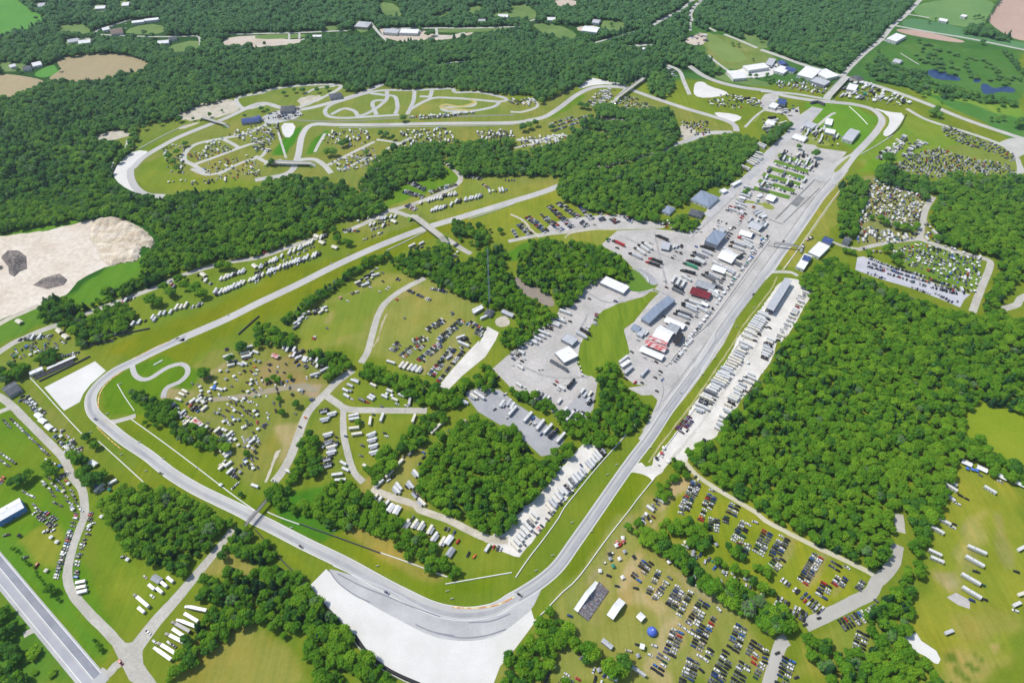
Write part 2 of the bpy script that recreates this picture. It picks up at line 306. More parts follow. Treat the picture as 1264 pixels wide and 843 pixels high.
PAINT = [
 # far land, woods floor
 (S(0,0,1264,0,1264,110,800,100,400,100,0,250), (74,124,56), 30),
 (S(0,90,170,110,240,150,150,190,180,245,330,225,460,240,420,270,190,330,60,400,0,420), FLOOR, 20),
 (S(0,0,850,0,860,90,560,100,160,150,0,130), (52,92,40), 30),
 # carousel infield and around
 (S(150,200,240,165,330,130,470,108,640,125,730,110,820,120,900,160,700,230,480,300,330,240,195,245), (136,150,66), 20),
 (T('a1',680,680,840,620,1000,600,900,660,740,735), (122,146,36), 8),
 (T('a1',680,800,800,740,900,843,700,843), (120,150,40), 8),
 (T('a2',680,0,900,20,1261,60,1261,90,800,120,690,80), (128,152,44), 8),
 (T('b1',120,690,230,610,150,760,70,760), (70,140,20), 4),
 (T('b1',270,700,350,640,300,740,240,760), (84,144,24), 4),
 (T('b1',220,600,500,500,950,490,1100,520,1180,530,700,590), (124,148,40), 6),
 (T('c1',170,570,330,450,350,470,240,570,150,600), (110,146,30), 6),
 (T('c1',560,410,900,470,1070,600,850,520,620,440), (128,152,44), 8),
 # verges of the Moraine straight
 (S(118,440,200,405,330,345,440,308,520,275,700,225,720,235,560,285,470,320,330,395,230,450,215,460,160,440), MOWN, 10),
 (S(480,225,560,205,640,225,690,228,560,278,520,265,500,262,480,250), (142,156,62), 10),
 (T('b2',630,110,720,60,900,0,980,0,980,60,850,110,700,160,640,180), (100,146,30), 8),
 (S(560,262,700,232,770,262,700,292,600,300,560,290), (140,156,48), 10),
 (T('a2',560,650,760,560,1261,430,1261,540,820,720,500,830), (124,150,44), 8),
 (S(0,430,60,405,110,420,100,450,40,470,0,480), (130,150,56), 8),
 (T('a2',-40,300,340,232,480,222,330,280,60,335,-40,335), (104,156,44), 5),
 (T('a2',290,640,560,470,700,440,740,520,560,620,420,690,340,670), (100,150,40), 10), (T('a2',-40,760,180,660,420,690,400,740,180,770,-40,860), (100,146,44), 8), (T('b1',-60,480,120,425,420,400,560,440,1000,425,1240,460,1240,560,700,600,300,600,-60,640), (132,152,66), 6), (T('a1',560,640,700,560,900,500,1261,440,1261,520,760,700,620,740), (124,148,56), 6),
 # infield T3, camp meadow
 (S(215,480,260,430,330,420,400,430,430,460,400,490,350,590,300,620,250,560,215,520), (140,150,66), 14),
 (S(140,520,230,500,260,560,330,610,520,690,640,700,600,740,420,690,330,660,200,590), (118,144,24), 10),
 (S(125,470,200,440,245,460,220,500,130,515), (98,142,18), 6),
 (S(385,370,470,335,520,345,560,360,600,370,560,460,460,450,380,410), (148,158,74), 12),
 (T('b2',300,640,520,560,700,560,560,700,560,800,260,843), (134,154,54), 14),
 (T('b3',0,120,200,80,300,200,200,230,0,260), (158,148,92), 10),
 (T('b3',60,500,110,440,180,430,120,560,80,640,0,680), (146,150,62), 8),
 (T('b3',100,420,230,420,180,560,90,660,60,660,120,520), (178,170,118), 6),
 (T('b3',260,300,430,310,440,640,300,680,260,560), (128,148,52), 8),
 (T('b3',440,350,800,350,700,500,560,640,480,600,440,500), (134,152,46), 8),
 (T('b3',560,720,640,600,800,520,850,500,780,640,800,760,900,843,700,843), (160,160,80), 8),
 (T('b4',640,0,800,20,1060,120,1160,170,1261,200,1261,300,1000,320,900,280,700,100), (128,150,44), 8),
 (T('b4',340,640,200,500,220,440,460,520), (70,128,24), 8),
 (S(330,600,400,600,440,640,400,670,340,650), (78,136,30), 8),
 (T('b4',460,60,620,130,750,240,900,320,760,300,560,200,420,120), (150,152,66), 6),
 (S(640,290,700,262,790,268,770,282,700,300,640,310), (140,156,52), 6),
 (T('c2',260,330,330,300,510,290,440,370,360,350), (150,158,62), 4),
 (T('c2',0,400,100,340,60,420,0,440), (84,140,30), 6),
 # bottom-left
 (S(0,500,60,560,100,620,150,800,100,843,0,700), (108,146,30), 10),
 (S(0,590,40,580,110,680,130,770,60,740,0,700), (100,146,26), 8),
 (S(95,600,190,650,230,700,230,730,160,790,110,720), (118,148,34), 10),
 (T('a4',100,160,260,60,330,130,300,330,180,300), (146,158,52), 8),
 (T('a4',0,130,100,180,560,720,500,790,300,520,0,210), (98,148,36), 5),
 (T('a4',0,380,160,560,420,843,0,843), (98,144,46), 8),
 (T('a4',880,700,1261,480,1261,843,860,843), (150,156,70), 6),
 (T('b4',0,520,100,620,300,843,0,843), (150,156,70), 6),
 (T('a4',1000,300,1120,220,1261,280,1200,310), (160,158,80), 6),
 (T('b4',20,110,340,280,260,370,120,200), (134,152,32), 6),
 (T('a3',440,560,760,690,560,740,470,660), (128,148,36), 10),
 (T('a3',140,200,430,480,620,600,480,600,320,500,160,300), (134,148,64), 10),
 # bottom-right fields
 (S(680,720,790,610,850,590,950,780,960,843,600,843), (150,158,76), 16),
 (S(840,590,880,600,1090,715,990,775,900,730,800,660), (142,158,40), 10),
 (T('c3',780,700,860,680,880,700,830,740,740,843,700,843), (180,174,120), 5),
 (T('c4',640,100,740,20,780,0,700,110), (180,174,120), 5),
 (S(990,780,1080,760,1080,843,960,843), (140,156,60), 8),
 (S(1130,560,1264,560,1264,843,1120,843,1125,760,1150,640), (148,160,50), 14),
 (T('d4',980,20,1080,0,1040,120,940,330,900,320,960,140), (172,168,84), 8),
 (T('d4',790,270,960,290,930,400,800,360), (166,162,104), 8),
 (T('d4',900,500,1261,520,1261,640,960,640), (158,160,72), 14),
 (T('d4',930,680,1261,660,1261,843,900,843), (166,162,84), 14),
 (S(1188,500,1215,495,1264,515,1264,575,1230,560,1190,540), YEL, 6),
 (T('d3',1120,380,1261,440,1261,580,1200,520,1100,420), (158,160,60), 8),
 # right, camps and far right fields
 (S(1060,215,1150,225,1145,300,1060,305), (146,152,86), 6),
 (S(1085,140,1264,190,1264,225,1120,215,1060,205), (138,156,70), 8),
 (S(1055,200,1100,145,1160,150,1180,175,1120,200), (124,158,50), 8),
 (T('d1',500,780,680,650,640,760,560,843,420,843), (110,158,34), 5),
 (T('d2',600,380,760,350,1060,440,1040,590,700,490), (116,150,56), 5),
 (T('d1',640,400,1261,520,1261,640,1000,560,800,500), (124,166,60), 8),
 (S(1000,205,1060,215,1030,290,980,330,960,330), (150,158,64), 8),
 (T('d1',200,500,420,500,560,580,470,700,430,720,250,600), (110,160,44), 5),
 (S(1040,85,1264,150,1264,180,1130,110,1050,90), (84,140,62), 8),
 (T('d1',640,200,1261,260,1261,520,800,430,420,350,520,270), (84,134,60), 14),
 (S(860,40,920,50,960,75,920,90,880,80), (130,152,80), 8),
]
def stroke(pix, w):
    c = catmull(W(clean(pix)), 12); L_, R_ = [], []
    for i, p in enumerate(c):
        d = c[min(i+1, len(c)-1)]-c[max(i-1, 0)]; d = d/(np.linalg.norm(d)+1e-9); L_.append(PX(p[0]-d[1]*w/2, p[1]+d[0]*w/2)); R_.append(PX(p[0]+d[1]*w/2, p[1]-d[0]*w/2))
    return L_+R_[::-1]
PAINT += [(stroke(T('c4',640,200,600,270,560,350,580,390,660,430,740,480,790,540,780,620,730,700,700,780,760,843), 8), (180,174,120), 6),
 (stroke(T('c4',740,270,880,360,1000,430,1100,500,1180,560)+T('d4',20,605,100,635), 11), (178,170,128), 7), (stroke(T('c4',780,180,900,250,1030,320,1180,390), 6), (166,166,104), 6),
 (stroke(T('d4',-20,560,60,600), 8), (178,170,128), 6), (stroke(T('b3',100,240,230,225,300,240), 12), (172,162,126), 6), (stroke(T('a3',780,760,1000,900), 3), (150,160,80), 4),
 (stroke(T('d4',990,10,1000,100,940,250), 8), (178,174,96), 10), (stroke(T('c4',400,520,470,300,560,180,640,40), 6), (168,164,96), 8), (stroke(T('c4',270,480,420,300,520,150,600,20), 7), (160,158,110), 7)]
DG = (104, 132, 40)
PAINT += [(T('d4',*q), DG, 2.5) for q in [(1120,655,1190,655,1195,680,1150,715,1100,720,1130,700,1160,690), (1020,700,1100,740,1090,755,1010,720), (1090,730,1140,740,1175,790,1160,830,1110,840,1150,800,1130,765), (985,740,1070,790,1060,805,980,760), (960,795,1040,843,1010,850,950,810), (920,770,945,780,930,800), (880,700,920,695,930,745,890,730)]]
PAINT += [(T('d4',1090,650,1150,640,1160,690,1100,710), (200,176,116), 6), (T('d4',1080,755,1140,755,1150,805,1090,810), (204,180,122), 6), (T('d4',860,330,960,330,900,430,840,370), (176,172,120), 8)]
# worn wheel tracks between the parking rows
for q in [(690,240,560,430),(760,290,690,430),(850,350,760,520),(930,430,800,640),(1020,500,880,760),(1110,560,940,843),(1180,600,1040,843)]: PAINT.append((stroke(T('c4',*q), 4), (166,162,98), 5))
for q in [(130,130,60,280),(290,220,200,370),(420,280,330,430),(980,60,900,260),(960,330,1020,180),(1130,20,1180,260)]: PAINT.append((stroke(T('d4',*q), 4), (158,160,86), 5))
for q in [(900,30,820,160),(700,20,640,90),(980,70,900,190)]: PAINT.append((stroke(T('b3',*q), 4), (164,160,98), 5))
for q in [(980,700,880,843),(1060,720,960,843),(700,620,800,560),(350,740,420,600)]: PAINT.append((stroke(T('b2',*q), 4), (160,160,92), 5))
for q in [(820,260,1000,260,1160,200),(960,340,1100,400,1200,300),(1180,430,1240,600),(1000,180,1100,120)]: PAINT.append((stroke(T('a3',*q), 5), (170,162,112), 6))
PAINT += [(T('c4',660,100,1261,380,1261,500,700,150), (140,154,58), 10), (T('a4',420,100,700,260,840,340,640,560,460,420), (120,150,36), 12), (T('a4',520,250,660,330,620,480,480,400), (132,156,44), 14), (T('c3',560,620,690,650,560,843,440,843), (116,142,20), 6), (T('c4',110,540,440,0,520,0,330,330), (122,142,28), 6)]
paint_ground()

# crisp-edged fields and clearings
for nm, pts, m in [
 ('crop_field', T('a1',-10,-40,80,-5,140,40,220,85,215,110,120,150,0,180,-30,170), farm_g),
 ('ploughed_field', T('a1',225,385,300,340,268,290,400,265,500,258,620,262,690,290,728,312,690,345,600,365,500,392,380,402,280,392), tan_f),
 ('ploughed_field', T('a1',-40,355,100,368,235,395,160,432,80,470,0,492,-60,500), tan_f),
 ('grass_field', T('a1',145,365,260,310,275,335,300,340,225,385), farm_g),
 ('crop_field', T('d1',760,5,1140,-10,1085,105,1030,150,700,75), farm_f),
 ('bare_field', T('d1',1150,-20,1300,-20,1300,205,1200,190,1083,110,1092,75), pink_f),
 ('bare_strip', T('d1',635,140,760,150,980,200,960,212,800,190,650,160), pink_f),
 ('crop_field', T('d1',650,130,700,78,1020,150,1200,200,1300,215,1300,255,1060,210,800,160), mat('blue_green_crop', alb(84,132,84), alb(98,146,92), scale=.006)),
 ('grass_field', T('d1',460,-10,740,-10,690,60,640,55,540,25), farm_g),
 ('yellow_field', T('d3',1020,298,1140,302,1300,400,1300,620,1200,600,1110,540,1050,480,965,470,962,420), yellowg),
 ('grass_field', T('c1',950,150,1000,180,1180,285,1080,315,1000,270,950,220), mat('dry_far_grass', alb(124,150,74), alb(138,160,84), scale=.01)),
]: sheet(nm, pts, m, smooth=2)

# quarry
quarrym = mat('pale_quarry_rock', alb(222,206,186), alb(240,230,214), scale=.02, detail=9, fine=.12, finescale=.15)
quarryd = mat('grey_quarry_spoil', alb(118,110,106), alb(172,160,150), scale=.05, detail=9, fine=.15, finescale=.3)
sheet('quarry_floor', T('a2',-80,330,60,320,340,272,470,232,560,230,630,255,700,290,750,345,735,380,690,370,670,440,590,450,480,480,400,530,340,590,300,618,200,650,0,730,-80,760), quarrym, smooth=1, rough_edge=1.5)
# ================================================================== QUARRY RELIEF
def mound(name, pix, h, m, label, cat, rough=.35, kind=None, rows=26):
    pts = np.array([p[:2] for p in W(pix)]); lo_ = pts.min(0); hi = pts.max(0); st = max(1.2, (hi-lo_).max()/60)
    xs = np.arange(lo_[0], hi[0]+st, st); ys = np.arange(lo_[1], hi[1]+st, st); X, Y = np.meshgrid(xs, ys)
    d = dist_poly(X, Y, pts.tolist()); ins = in_poly(X, Y, pts.tolist()); R = d[ins].max() if ins.any() else 1
    Z = np.where(ins, np.clip(d/R, 0, 1)**.8*h, -.4)+np.where(ins, rng.normal(0, 1, X.shape)*rough*h*.12*np.clip(d/R*3, 0, 1), 0)
    nx = len(xs); vs = [(X.flat[i], Y.flat[i], Z.flat[i]) for i in range(X.size)]; fs = []
    for j in range(len(ys)-1):
        for i in range(nx-1):
            if ins[j, i] or ins[j+1, i+1] or ins[j+1, i] or ins[j, i+1]: k = j*nx+i; fs.append((k, k+1, k+1+nx, k+nx))
    o = mesh_obj(name, vs, fs, m)
    if kind: o['kind'] = kind
    else: tag(o, label, cat)
    return o
# stepped quarry face: benches along the right rim
mound('spoil_heap', T('a2',5,425,40,392,90,392,128,420,132,480,95,495,70,520,45,505,40,470), 9, quarryd, 'tall dark grey spoil heap on the left of the quarry floor', 'spoil heap')
mound('spoil_heap', T('a2',160,560,210,525,290,503,330,535,310,560,230,580), 6, quarryd, 'low dark gravel heap beside the lower quarry rim', 'spoil heap')
mound('spoil_heap', T('a2',-40,470,10,465,18,478,-10,492), 4, quarryd, 'small dark heap at the left photo edge of the quarry', 'spoil heap')
quarryc = mat('cream_quarry_face', alb(204,186,158), alb(240,228,208), scale=.05, detail=10, fine=.2, finescale=.3, stretch=(.35,.35,1.4))
def quarry_face():
    pts = [p[:2] for p in W(T('a2',470,232,560,226,630,250,700,285,755,345,740,385,690,375,672,445,590,455,530,470,490,440,470,390,430,330,440,270))]; a = np.array(pts); st = 2.2
    xs = np.arange(a[:,0].min(), a[:,0].max(), st); ys = np.arange(a[:,1].min(), a[:,1].max(), st); X, Y = np.meshgrid(xs, ys); ins = in_poly(X, Y, pts)
    rim = [p[:2] for p in W(T('a2',440,225,560,222,635,245,705,280,758,340,745,390,690,450))]; dr = dist_poly(X, Y, rim, False); de = dist_poly(X, Y, pts)
    th = np.radians(152); al = X*np.cos(th)+Y*np.sin(th); ac = -X*np.sin(th)+Y*np.cos(th)
    rid = np.abs(np.sin(al*.085+1.2*np.sin(ac*.03)+.6*np.sin(ac*.09)))+.5*np.abs(np.sin(al*.21+ac*.05+1.0*np.sin(ac*.11)))+rng.normal(0, .1, X.shape)
    Z = (np.clip(1-dr/75, 0, 1)*3+rid*2.6*np.clip(1.2-dr/70, .15, 1))*np.clip(de/9, 0, 1); Z = np.where(ins, Z+.15, -.5); nx = len(xs)
    fs = [(j*nx+i, j*nx+i+1, j*nx+i+1+nx, j*nx+i+nx) for j in range(len(ys)-1) for i in range(nx-1) if ins[j,i] and ins[j+1,i+1] and ins[j,i+1] and ins[j+1,i]]
    o = mesh_obj('quarry_face', np.stack([X.ravel(), Y.ravel(), Z.ravel()], 1).tolist(), fs, quarryc); o['kind'] = 'structure'
quarry_face()
# ================================================================== ASPHALT AND GRAVEL AREAS
sheet('gravel_trap', T('b4',345,288,262,372,300,420,380,500,450,590,520,670,600,750,700,815,760,843,900,900,1100,900,1160,843)+T('c4',-50,760,0,705,50,640,120,545,100,480,40,510,0,560,-60,600)+T('b4',1080,632,960,632,850,607,750,557,600,477,480,407,400,342), gravel, smooth=0)
sheet('gravel_trap', T('a3',215,230,462,102,515,148,440,215,405,260,388,300,312,342,300,330), gravel, smooth=0)
sheet('runoff_asphalt', T('b4',345,285,420,300,560,350,760,440,900,480,1080,490,1261,460)+T('c4',60,440,160,360,150,390,105,485,60,520,0,570)+T('b4',1180,612,1080,637,960,637,850,612,750,562,600,482,480,412,400,347), tarmac_w, smooth=1)
sheet('paddock_asphalt', T('c2',440,365,520,295,700,288,850,300,905,285,960,215,1010,160,1090,90,1190,-10)+T('d1',-30,770,60,700,110,640,130,600,100,560,0,540,-30,500,0,460,60,450,70,480,20,520,120,540,165,520,170,560,230,520,285,530,180,650,260,720,400,740,350,800,380,843)+T('d2',370,0,410,0,360,60,290,130,230,230,160,330,100,410,50,490,-10,550)+T('c2',1180,610,1100,720)+T('c3',1040,15,960,130,880,240,800,340,740,420,700,460,640,440,700,350,715,290,690,265,640,268,570,232,680,215,640,218,600,212,560,180,530,125,580,60)+T('c2',570,843,550,775,600,740,680,640,730,590,700,580,720,556,700,530,640,495,590,470,540,420), lot, smooth=0)
sheet('parking_lot', S(732,345,742,343,785,352,785,360,808,356,795,366,762,375,738,388,731,403,716,425,712,450,738,470,732,505,718,520,690,520,675,500,645,485,630,478,608,455,625,440,645,425,668,405,700,375), lot, smooth=0)
sheet('parking_lot', S(572,484,595,478,617,481,640,500,668,518,697,543,686,560,668,563,650,546,620,526,590,508), lotdark, smooth=0)
sheet('parking_lot', T('c3',230,400,260,340,360,235,415,260,395,350,360,400,300,410), lotdark, smooth=1)
sheet('gravel_lot', S(722,545,745,556,742,566,690,625,662,662,640,688,622,682,608,672,598,668,615,655,640,635,665,610,690,580), gravel2, smooth=0, rough_edge=.6)
sheet('gravel_lot', T('c3',700,570,760,510,830,410,900,300,1050,110,1100,0)+T('c2',1100,820,1180,730)+T('d2',5,640,60,560,110,525,150,530,240,560,250,580,200,650,130,780,80,843)+T('d3',60,0,40,80)+T('c3',1255,120,1170,230,1040,400,1000,470,930,505,870,540,860,600,790,575,740,640,690,680,650,655,600,640,570,650,600,600,640,598,660,612,690,610), gravel2, smooth=0, rough_edge=.5)
sheet('parking_lot', T('c2',130,330,160,300,200,260,290,235,440,220,560,215,640,240,740,262,735,275,520,278,400,285,250,305), lot, smooth=0)
sheet('parking_lot', T('b3',890,225,960,140,1050,40,1090,0)+T('b2',1090,843,1130,760,1185,790)+T('b3',1170,0,1120,80,1010,170,940,240), gravel2, smooth=0)
sheet('parking_lot', T('b2',1160,730,1210,705,1241,730,1235,758,1180,765), dusty, smooth=1)
sheet('worn_ground', T('c2',20,515,60,530,130,570,200,610,220,660,180,665,120,630,60,600,20,560), mat('brown_roof_ground', alb(150,140,128), alb(168,156,140)), smooth=1)
sheet('parking_lot', T('d2',450,425,480,420,560,450,700,500,850,560,1000,605,970,630,950,668,850,625,700,570,560,530,440,485), mat('pale_grey_lot', alb(196,196,204), alb(214,213,218), scale=.04), smooth=0)
sheet('grass_island', T('c3',330,90,350,0)+T('c2',350,830,430,690,520,655,640,620,690,612,600,720,545,775,565,843)+T('c3',580,60,530,120,500,125,430,130,400,180,340,160), mowng, smooth=1)
sheet('grass_island', T('c2',580,480,640,500,700,560,690,580,600,598,560,560), lushg, smooth=1)
for pts in [T('c1',890,435,900,400,940,398,965,420,1050,445,1060,462,950,480,895,468), T('c1',985,545,1090,555,1135,575,1070,602,1010,568), T('c1',1060,370,1130,330,1300,295,1300,360,1200,382,1090,388), T('d1',520,522,600,545,688,553,650,620,600,668,568,655,610,600,600,560), T('b1',122,600,202,600,178,670,138,668), T('c1',325,430,390,378,430,387,570,412,560,425,480,410,400,415,345,432), T('a1',660,730,735,738,650,800,640,843)+T('a2',640,30,670,90,760,130,700,125,620,95,560,50,548,0)+T('a1',550,830,590,780)]:
    sheet('gravel_trap', pts, gravel, smooth=1)
for pts in [T('a1',430,675,500,650,560,630,610,640,650,655,600,672,520,688), T('a1',850,625,980,590,960,605,880,632), T('a1',940,520,1020,490,1110,480,1170,500,1160,540,1060,575,980,580,900,590,850,560), T('b1',200,480,300,460,350,480,230,520), T('c1',820,600,900,620,905,655,830,690)]:
    sheet('sandy_clearing', pts, dusty, smooth=1, rough_edge=1.2)
for pts in [T('a1',1080,205,1120,180,1300,172,1300,232,1180,228,1100,238), T('b1',-20,170,160,195,230,190,210,215,0,232,-20,232), T('b1',590,120,625,145,800,142,900,180,1100,152,1020,180,880,200,640,205), T('c1',195,0,320,0,320,30,230,35), T('c1',320,130,430,125,420,155,330,155), T('c1',830,200,960,150,950,215,900,225)]:
    sheet('bare_yard', pts, mat('bare_yard_soil', alb(206,190,170), alb(226,212,196), scale=.02), smooth=1)
for pts in [T('b1',480,100,545,100,560,150,500,165), T('b1',600,10,690,20,720,90,620,80), T('b1',840,80,960,50,900,95), T('c1',90,110,230,120,330,165,300,195,180,180), T('a1',640,130,780,115,820,165,600,170), T('a1',800,230,960,190,975,235,860,265), T('b1',880,140,1261,135,1261,150,900,165), T('c1',960,340,1261,400,1261,430,1000,390), T('b1',0,170,260,165,240,185,0,195)]:
    sheet('grass_clearing', pts, mat('dull_far_grass', alb(104,136,68), alb(124,150,82), scale=.02), smooth=1)

CLR = [T('a1',170,8,240,10,235,52,178,45), T('a1',285,118,400,112,445,150,420,172,290,165), T('a1',315,186,470,180,465,228,325,232), T('a1',440,18,535,20,535,62,450,62), T('a1',575,0,640,0,645,50,590,50), T('a1',660,45,700,40,705,60,665,62), T('c1',0,20,70,15,130,55,120,100,60,95,0,80), T('c1',445,95,560,100,548,152,440,150), T('b1',1150,60,1261,50,1261,100,1160,100), T('b1',1010,30,1090,20,1110,60,1050,80), T('c1',1110,150,1261,190,1261,240,1180,230), T('a1',0,300,110,305,150,340,60,350,0,350), T('b1',330,120,420,110,400,150,340,150)]
for pts in CLR: sheet('grass_clearing', pts, MATS['dull_far_grass'], smooth=2)
def road(nm, pix, w, m, w2=None, edge=.12): return ribbon(nm, pix, w, m, w2=w2, edge=edge)
# ---- public and service roads
road('service_road', T('a3',-40,255,0,275,60,320,130,390,230,490,310,575,345,650,400,730,412,843)+T('a4',400,60,355,180,328,310,350,400,430,500,510,580,580,655,640,720,740,860), 8.5, oldroad)
road('service_road', T('a3',-30,360,30,335,60,325), 7, oldroad)
road('service_road', T('a4',1130,95,1060,190,960,310,860,430,770,530,700,620,650,690), 7, oldroad, w2=14)
sheet('road_junction', T('a4',500,560,580,640,640,650,720,600,690,680,700,770,750,850,640,850,600,770,570,710), oldroad, smooth=1)
road('service_road', T('a4',620,725,560,760,520,805,480,785), 8, oldroad)
road('service_road', T('a4',115,610,160,585,200,575), 6, oldroad)
road('camp_road', T('a2',-20,757,60,715,190,658), 9, dusty)
road('camp_road', T('a3',-30,75,60,15)+T('a2',100,825,190,785,300,745), 10, oldroad)
road('camp_road', T('a2',410,702,520,660,640,615,760,570,850,528,940,495,1100,450,1261,425)+T('b2',150,380,300,330,345,322), 9, oldroad)
road('camp_road', T('b2',430,302,520,265,620,215,660,197,720,180,800,155,900,115,970,80,1000,40,970,0)+T('b1',925,790,960,765), 9, oldroad)
road('camp_road', T('b2',640,195,700,208,780,238), 9, oldroad)
road('camp_road', T('b2',925,330,1000,380,1050,408), 9, oldroad)
road('infield_road', T('b2',825,525,720,580,640,640,600,700,575,780,558,843)+T('b3',545,60,515,110), 9, oldroad)
ribbon('worn_verge', T('b2',640,700,610,770,595,830)+T('b3',560,40), 3, dirt, edge=.5)
road('infield_road', T('b3',475,145,400,200,340,260,290,310,245,370,205,480,170,570,130,640,90,690), 10, oldroad)
road('infield_road', T('b3',340,265,390,300,450,335,560,340,700,342,835,342), 9, oldroad)
road('infield_road', T('b3',428,335,430,450,450,550,480,640,525,690), 7.5, oldroad)
road('infield_road', T('b3',565,722,660,760,780,800)+T('b4',800,0,940,50,1060,110,1150,145,1230,150), 8, dusty)
ribbon('dirt_track', T('b3',-20,265,100,240,230,225,300,245), 9, mat('grey_dirt', alb(160,152,124), alb(176,166,138), scale=.05), edge=.8)
ribbon('dirt_track', T('a3',1020,290,1120,280,1261,255), 7, mat('grey_dirt', (0,0,0)), edge=.6)
ribbon('dirt_track', T('b3',50,690,80,620,100,560,125,535), 4, dusty, edge=.8)
road('camp_road', T('c2',-10,347,150,315,300,300,400,286,520,283,700,280,745,272), 8, oldroad)
ribbon('dirt_track', T('c2',0,215,60,245,110,300,140,320), 4, dusty, edge=.4)
ribbon('dirt_track', T('c2',265,330,300,305,400,290,520,290), 3, dusty, edge=.4)
road('camp_road', T('c3',850,590,900,650,1000,720,1100,780,1200,840)+T('d4',0,50,100,105,250,180,400,250,510,305,545,335,540,365), 5.5, mat('pale_lane_gravel', alb(206,202,170), alb(222,216,190), scale=.06))
road('camp_road', T('d4',645,170,630,250,590,310,545,350,515,405,450,440,330,500,195,562), 12, mat('smooth_camp_road', alb(186,183,172), alb(200,196,186), scale=.05))
road('camp_road', T('d4',650,20,660,110), 10, oldroad)
road('camp_road', T('d4',110,630,80,650,50,740,15,860), 11, mat('smooth_camp_road', (0,0,0)))
sheet('concrete_pad', T('d4',885,425,930,402,998,440,998,482,940,462), lot, smooth=0)
sheet('rubble_patch', T('d4',685,612,715,600,735,602,752,635,790,655,832,680,846,715,842,738,820,738,790,712,750,695,705,672,682,652), gravel, smooth=0, rough_edge=1)
# bottom-left highway
hw = T('a4',-120,150,0,295,120,440,250,595,380,750,480,870)
ribbon('highway', hw, 19.5, hwlight)
c_hw = catmull(W(hw)); 
def offset_line(c, off):
    out = []
    for i in range(len(c)):
        d = c[min(i+1, len(c)-1)]-c[max(i-1, 0)]; d = d/np.linalg.norm(d); out.append(c[i]+np.array([-d[1], d[0]])*off)
    return out
ribbon('highway_lane', offset_line(c_hw, 4.6)[::6], 6.2, hwdark, world=True)
ribbon('highway_lane', offset_line(c_hw, -3.2)[::6], 5.4, mat('highway_mid_lane', alb(180,180,186), alb(194,194,198), scale=.05), world=True)
for off in (8.0, 1.2, -6.6): ribbon('lane_line', offset_line(c_hw, off)[::6], .5, paint, world=True)
# ---- far roads
fr = mat('far_road_asphalt', alb(196,196,186), alb(212,210,202), scale=.05)
for pts, w in [(T('d1',775,-20,690,70,620,130,570,190,480,265,400,345,375,380), 11), (T('d1',-20,243,60,270,200,320,380,372,480,400,640,450,800,510,950,572,1100,625,1300,690), 13),
  (T('d1',690,70,800,88), 6), (T('d1',630,125,760,150,1000,190,1290,250), 8), (T('d1',690,530,780,580,900,620,1000,650,1140,700,1200,740,1235,790,1240,843)+T('d2',1235,30), 9),
  (T('d1',565,195,650,205), 6),
  (T('a1',1105,168,1261,165)+T('b1',150,162,300,157,400,152,470,150), 7), (T('b1',620,140,900,138,1100,137,1290,130), 7), (T('b1',560,110,600,160,640,200), 7), (T('b1',880,140,900,185,1020,160), 7), (T('b1',0,215,100,210,200,200,260,185), 6), (T('b1',165,160,165,195), 5), (T('b1',215,160,215,190), 5),
  (T('c1',680,130,760,85,830,50,900,-10), 11), (T('c1',945,-10,900,30,875,70,885,100,915,105), 11), (T('c1',875,105,875,150), 6), (T('c1',380,217,500,185,620,150), 6), (T('c1',570,230,640,220,690,222), 12), (T('c1',85,108,150,85), 6), (T('c1',955,130,1000,155), 8), (T('c1',1040,168,1120,200,1200,235), 9), (T('c1',960,270,1010,310,1060,345,1100,360), 7),
  (T('a1',460,160,480,145,560,120,640,95), 7), (T('a1',465,168,600,175,780,180,900,178,965,180,975,230), 6), (T('a1',640,110,700,100,780,95), 9), (T('b1',890,320,960,305,1090,297), 5),
  (T('d1',660,260,700,285,750,315), 3), (T('a1',330,210,390,190,450,190), 6), (T('a1',620,680,610,720,580,770,545,800,540,843), 4)]:
    road('country_road', pts, w, fr)
sheet('road_turnaround', T('d1',1130,700,1170,680,1220,670,1300,680,1300,745,1262,750,1230,770,1190,730), fr, smooth=1)
road('country_road', T('d2',820,130,785,185,768,250,755,335), 10, oldroad)
road('camp_road', T('d2',765,335,650,345,540,365,450,388), 8, oldroad)
road('camp_road', T('d2',755,335,880,380,1000,415,1085,437,1095,470,1055,570,1010,690), 10, oldroad)
road('country_road', T('d2',1300,600,1245,625,1225,655,1160,675), 10, oldroad)
road('camp_road', T('d2',330,352,400,375,470,385), 6, oldroad)
# paddock avenue and its neighbours
road('paddock_road', T('c2',960,225,1010,165,1100,85,1200,-5)+T('d1',-20,790,60,710,120,655,180,595,255,530), 16, tarmac_w)
# kart circuit and carousel camp roads
ka = mat('kart_asphalt', alb(190,192,188), alb(206,206,202), scale=.05)
for pts in [T('b1',740,558,760,530,860,480,960,478,1060,485,1190,495,1218,480,1180,465,1090,450,975,450,960,432,880,435,760,440,640,440,560,450,460,480,370,510,340,540,360,568,440,575,560,568,700,560), T('b1',775,440,770,490,745,550), T('b1',860,437,850,480), T('b1',560,455,640,465,680,472,692,520,682,555), T('b1',640,445,640,480,600,520,540,555,490,568), T('b1',640,490,590,490,570,505,590,560), T('b1',370,558,430,530,480,540,500,565), T('b1',1190,495,1160,520,1060,540,940,542,912,527,925,510,1000,520,1060,515,1070,498,1040,485), T('b1',800,470,850,472)]:
    road('kart_track', pts, 8.5, ka)
ribbon('kart_track', T('b1',1040,485,1070,498,1060,515,1000,520,925,510,912,527,940,542,1060,540), 8, mat('yellowed_kart_asphalt', alb(190,178,110), alb(206,194,130)))
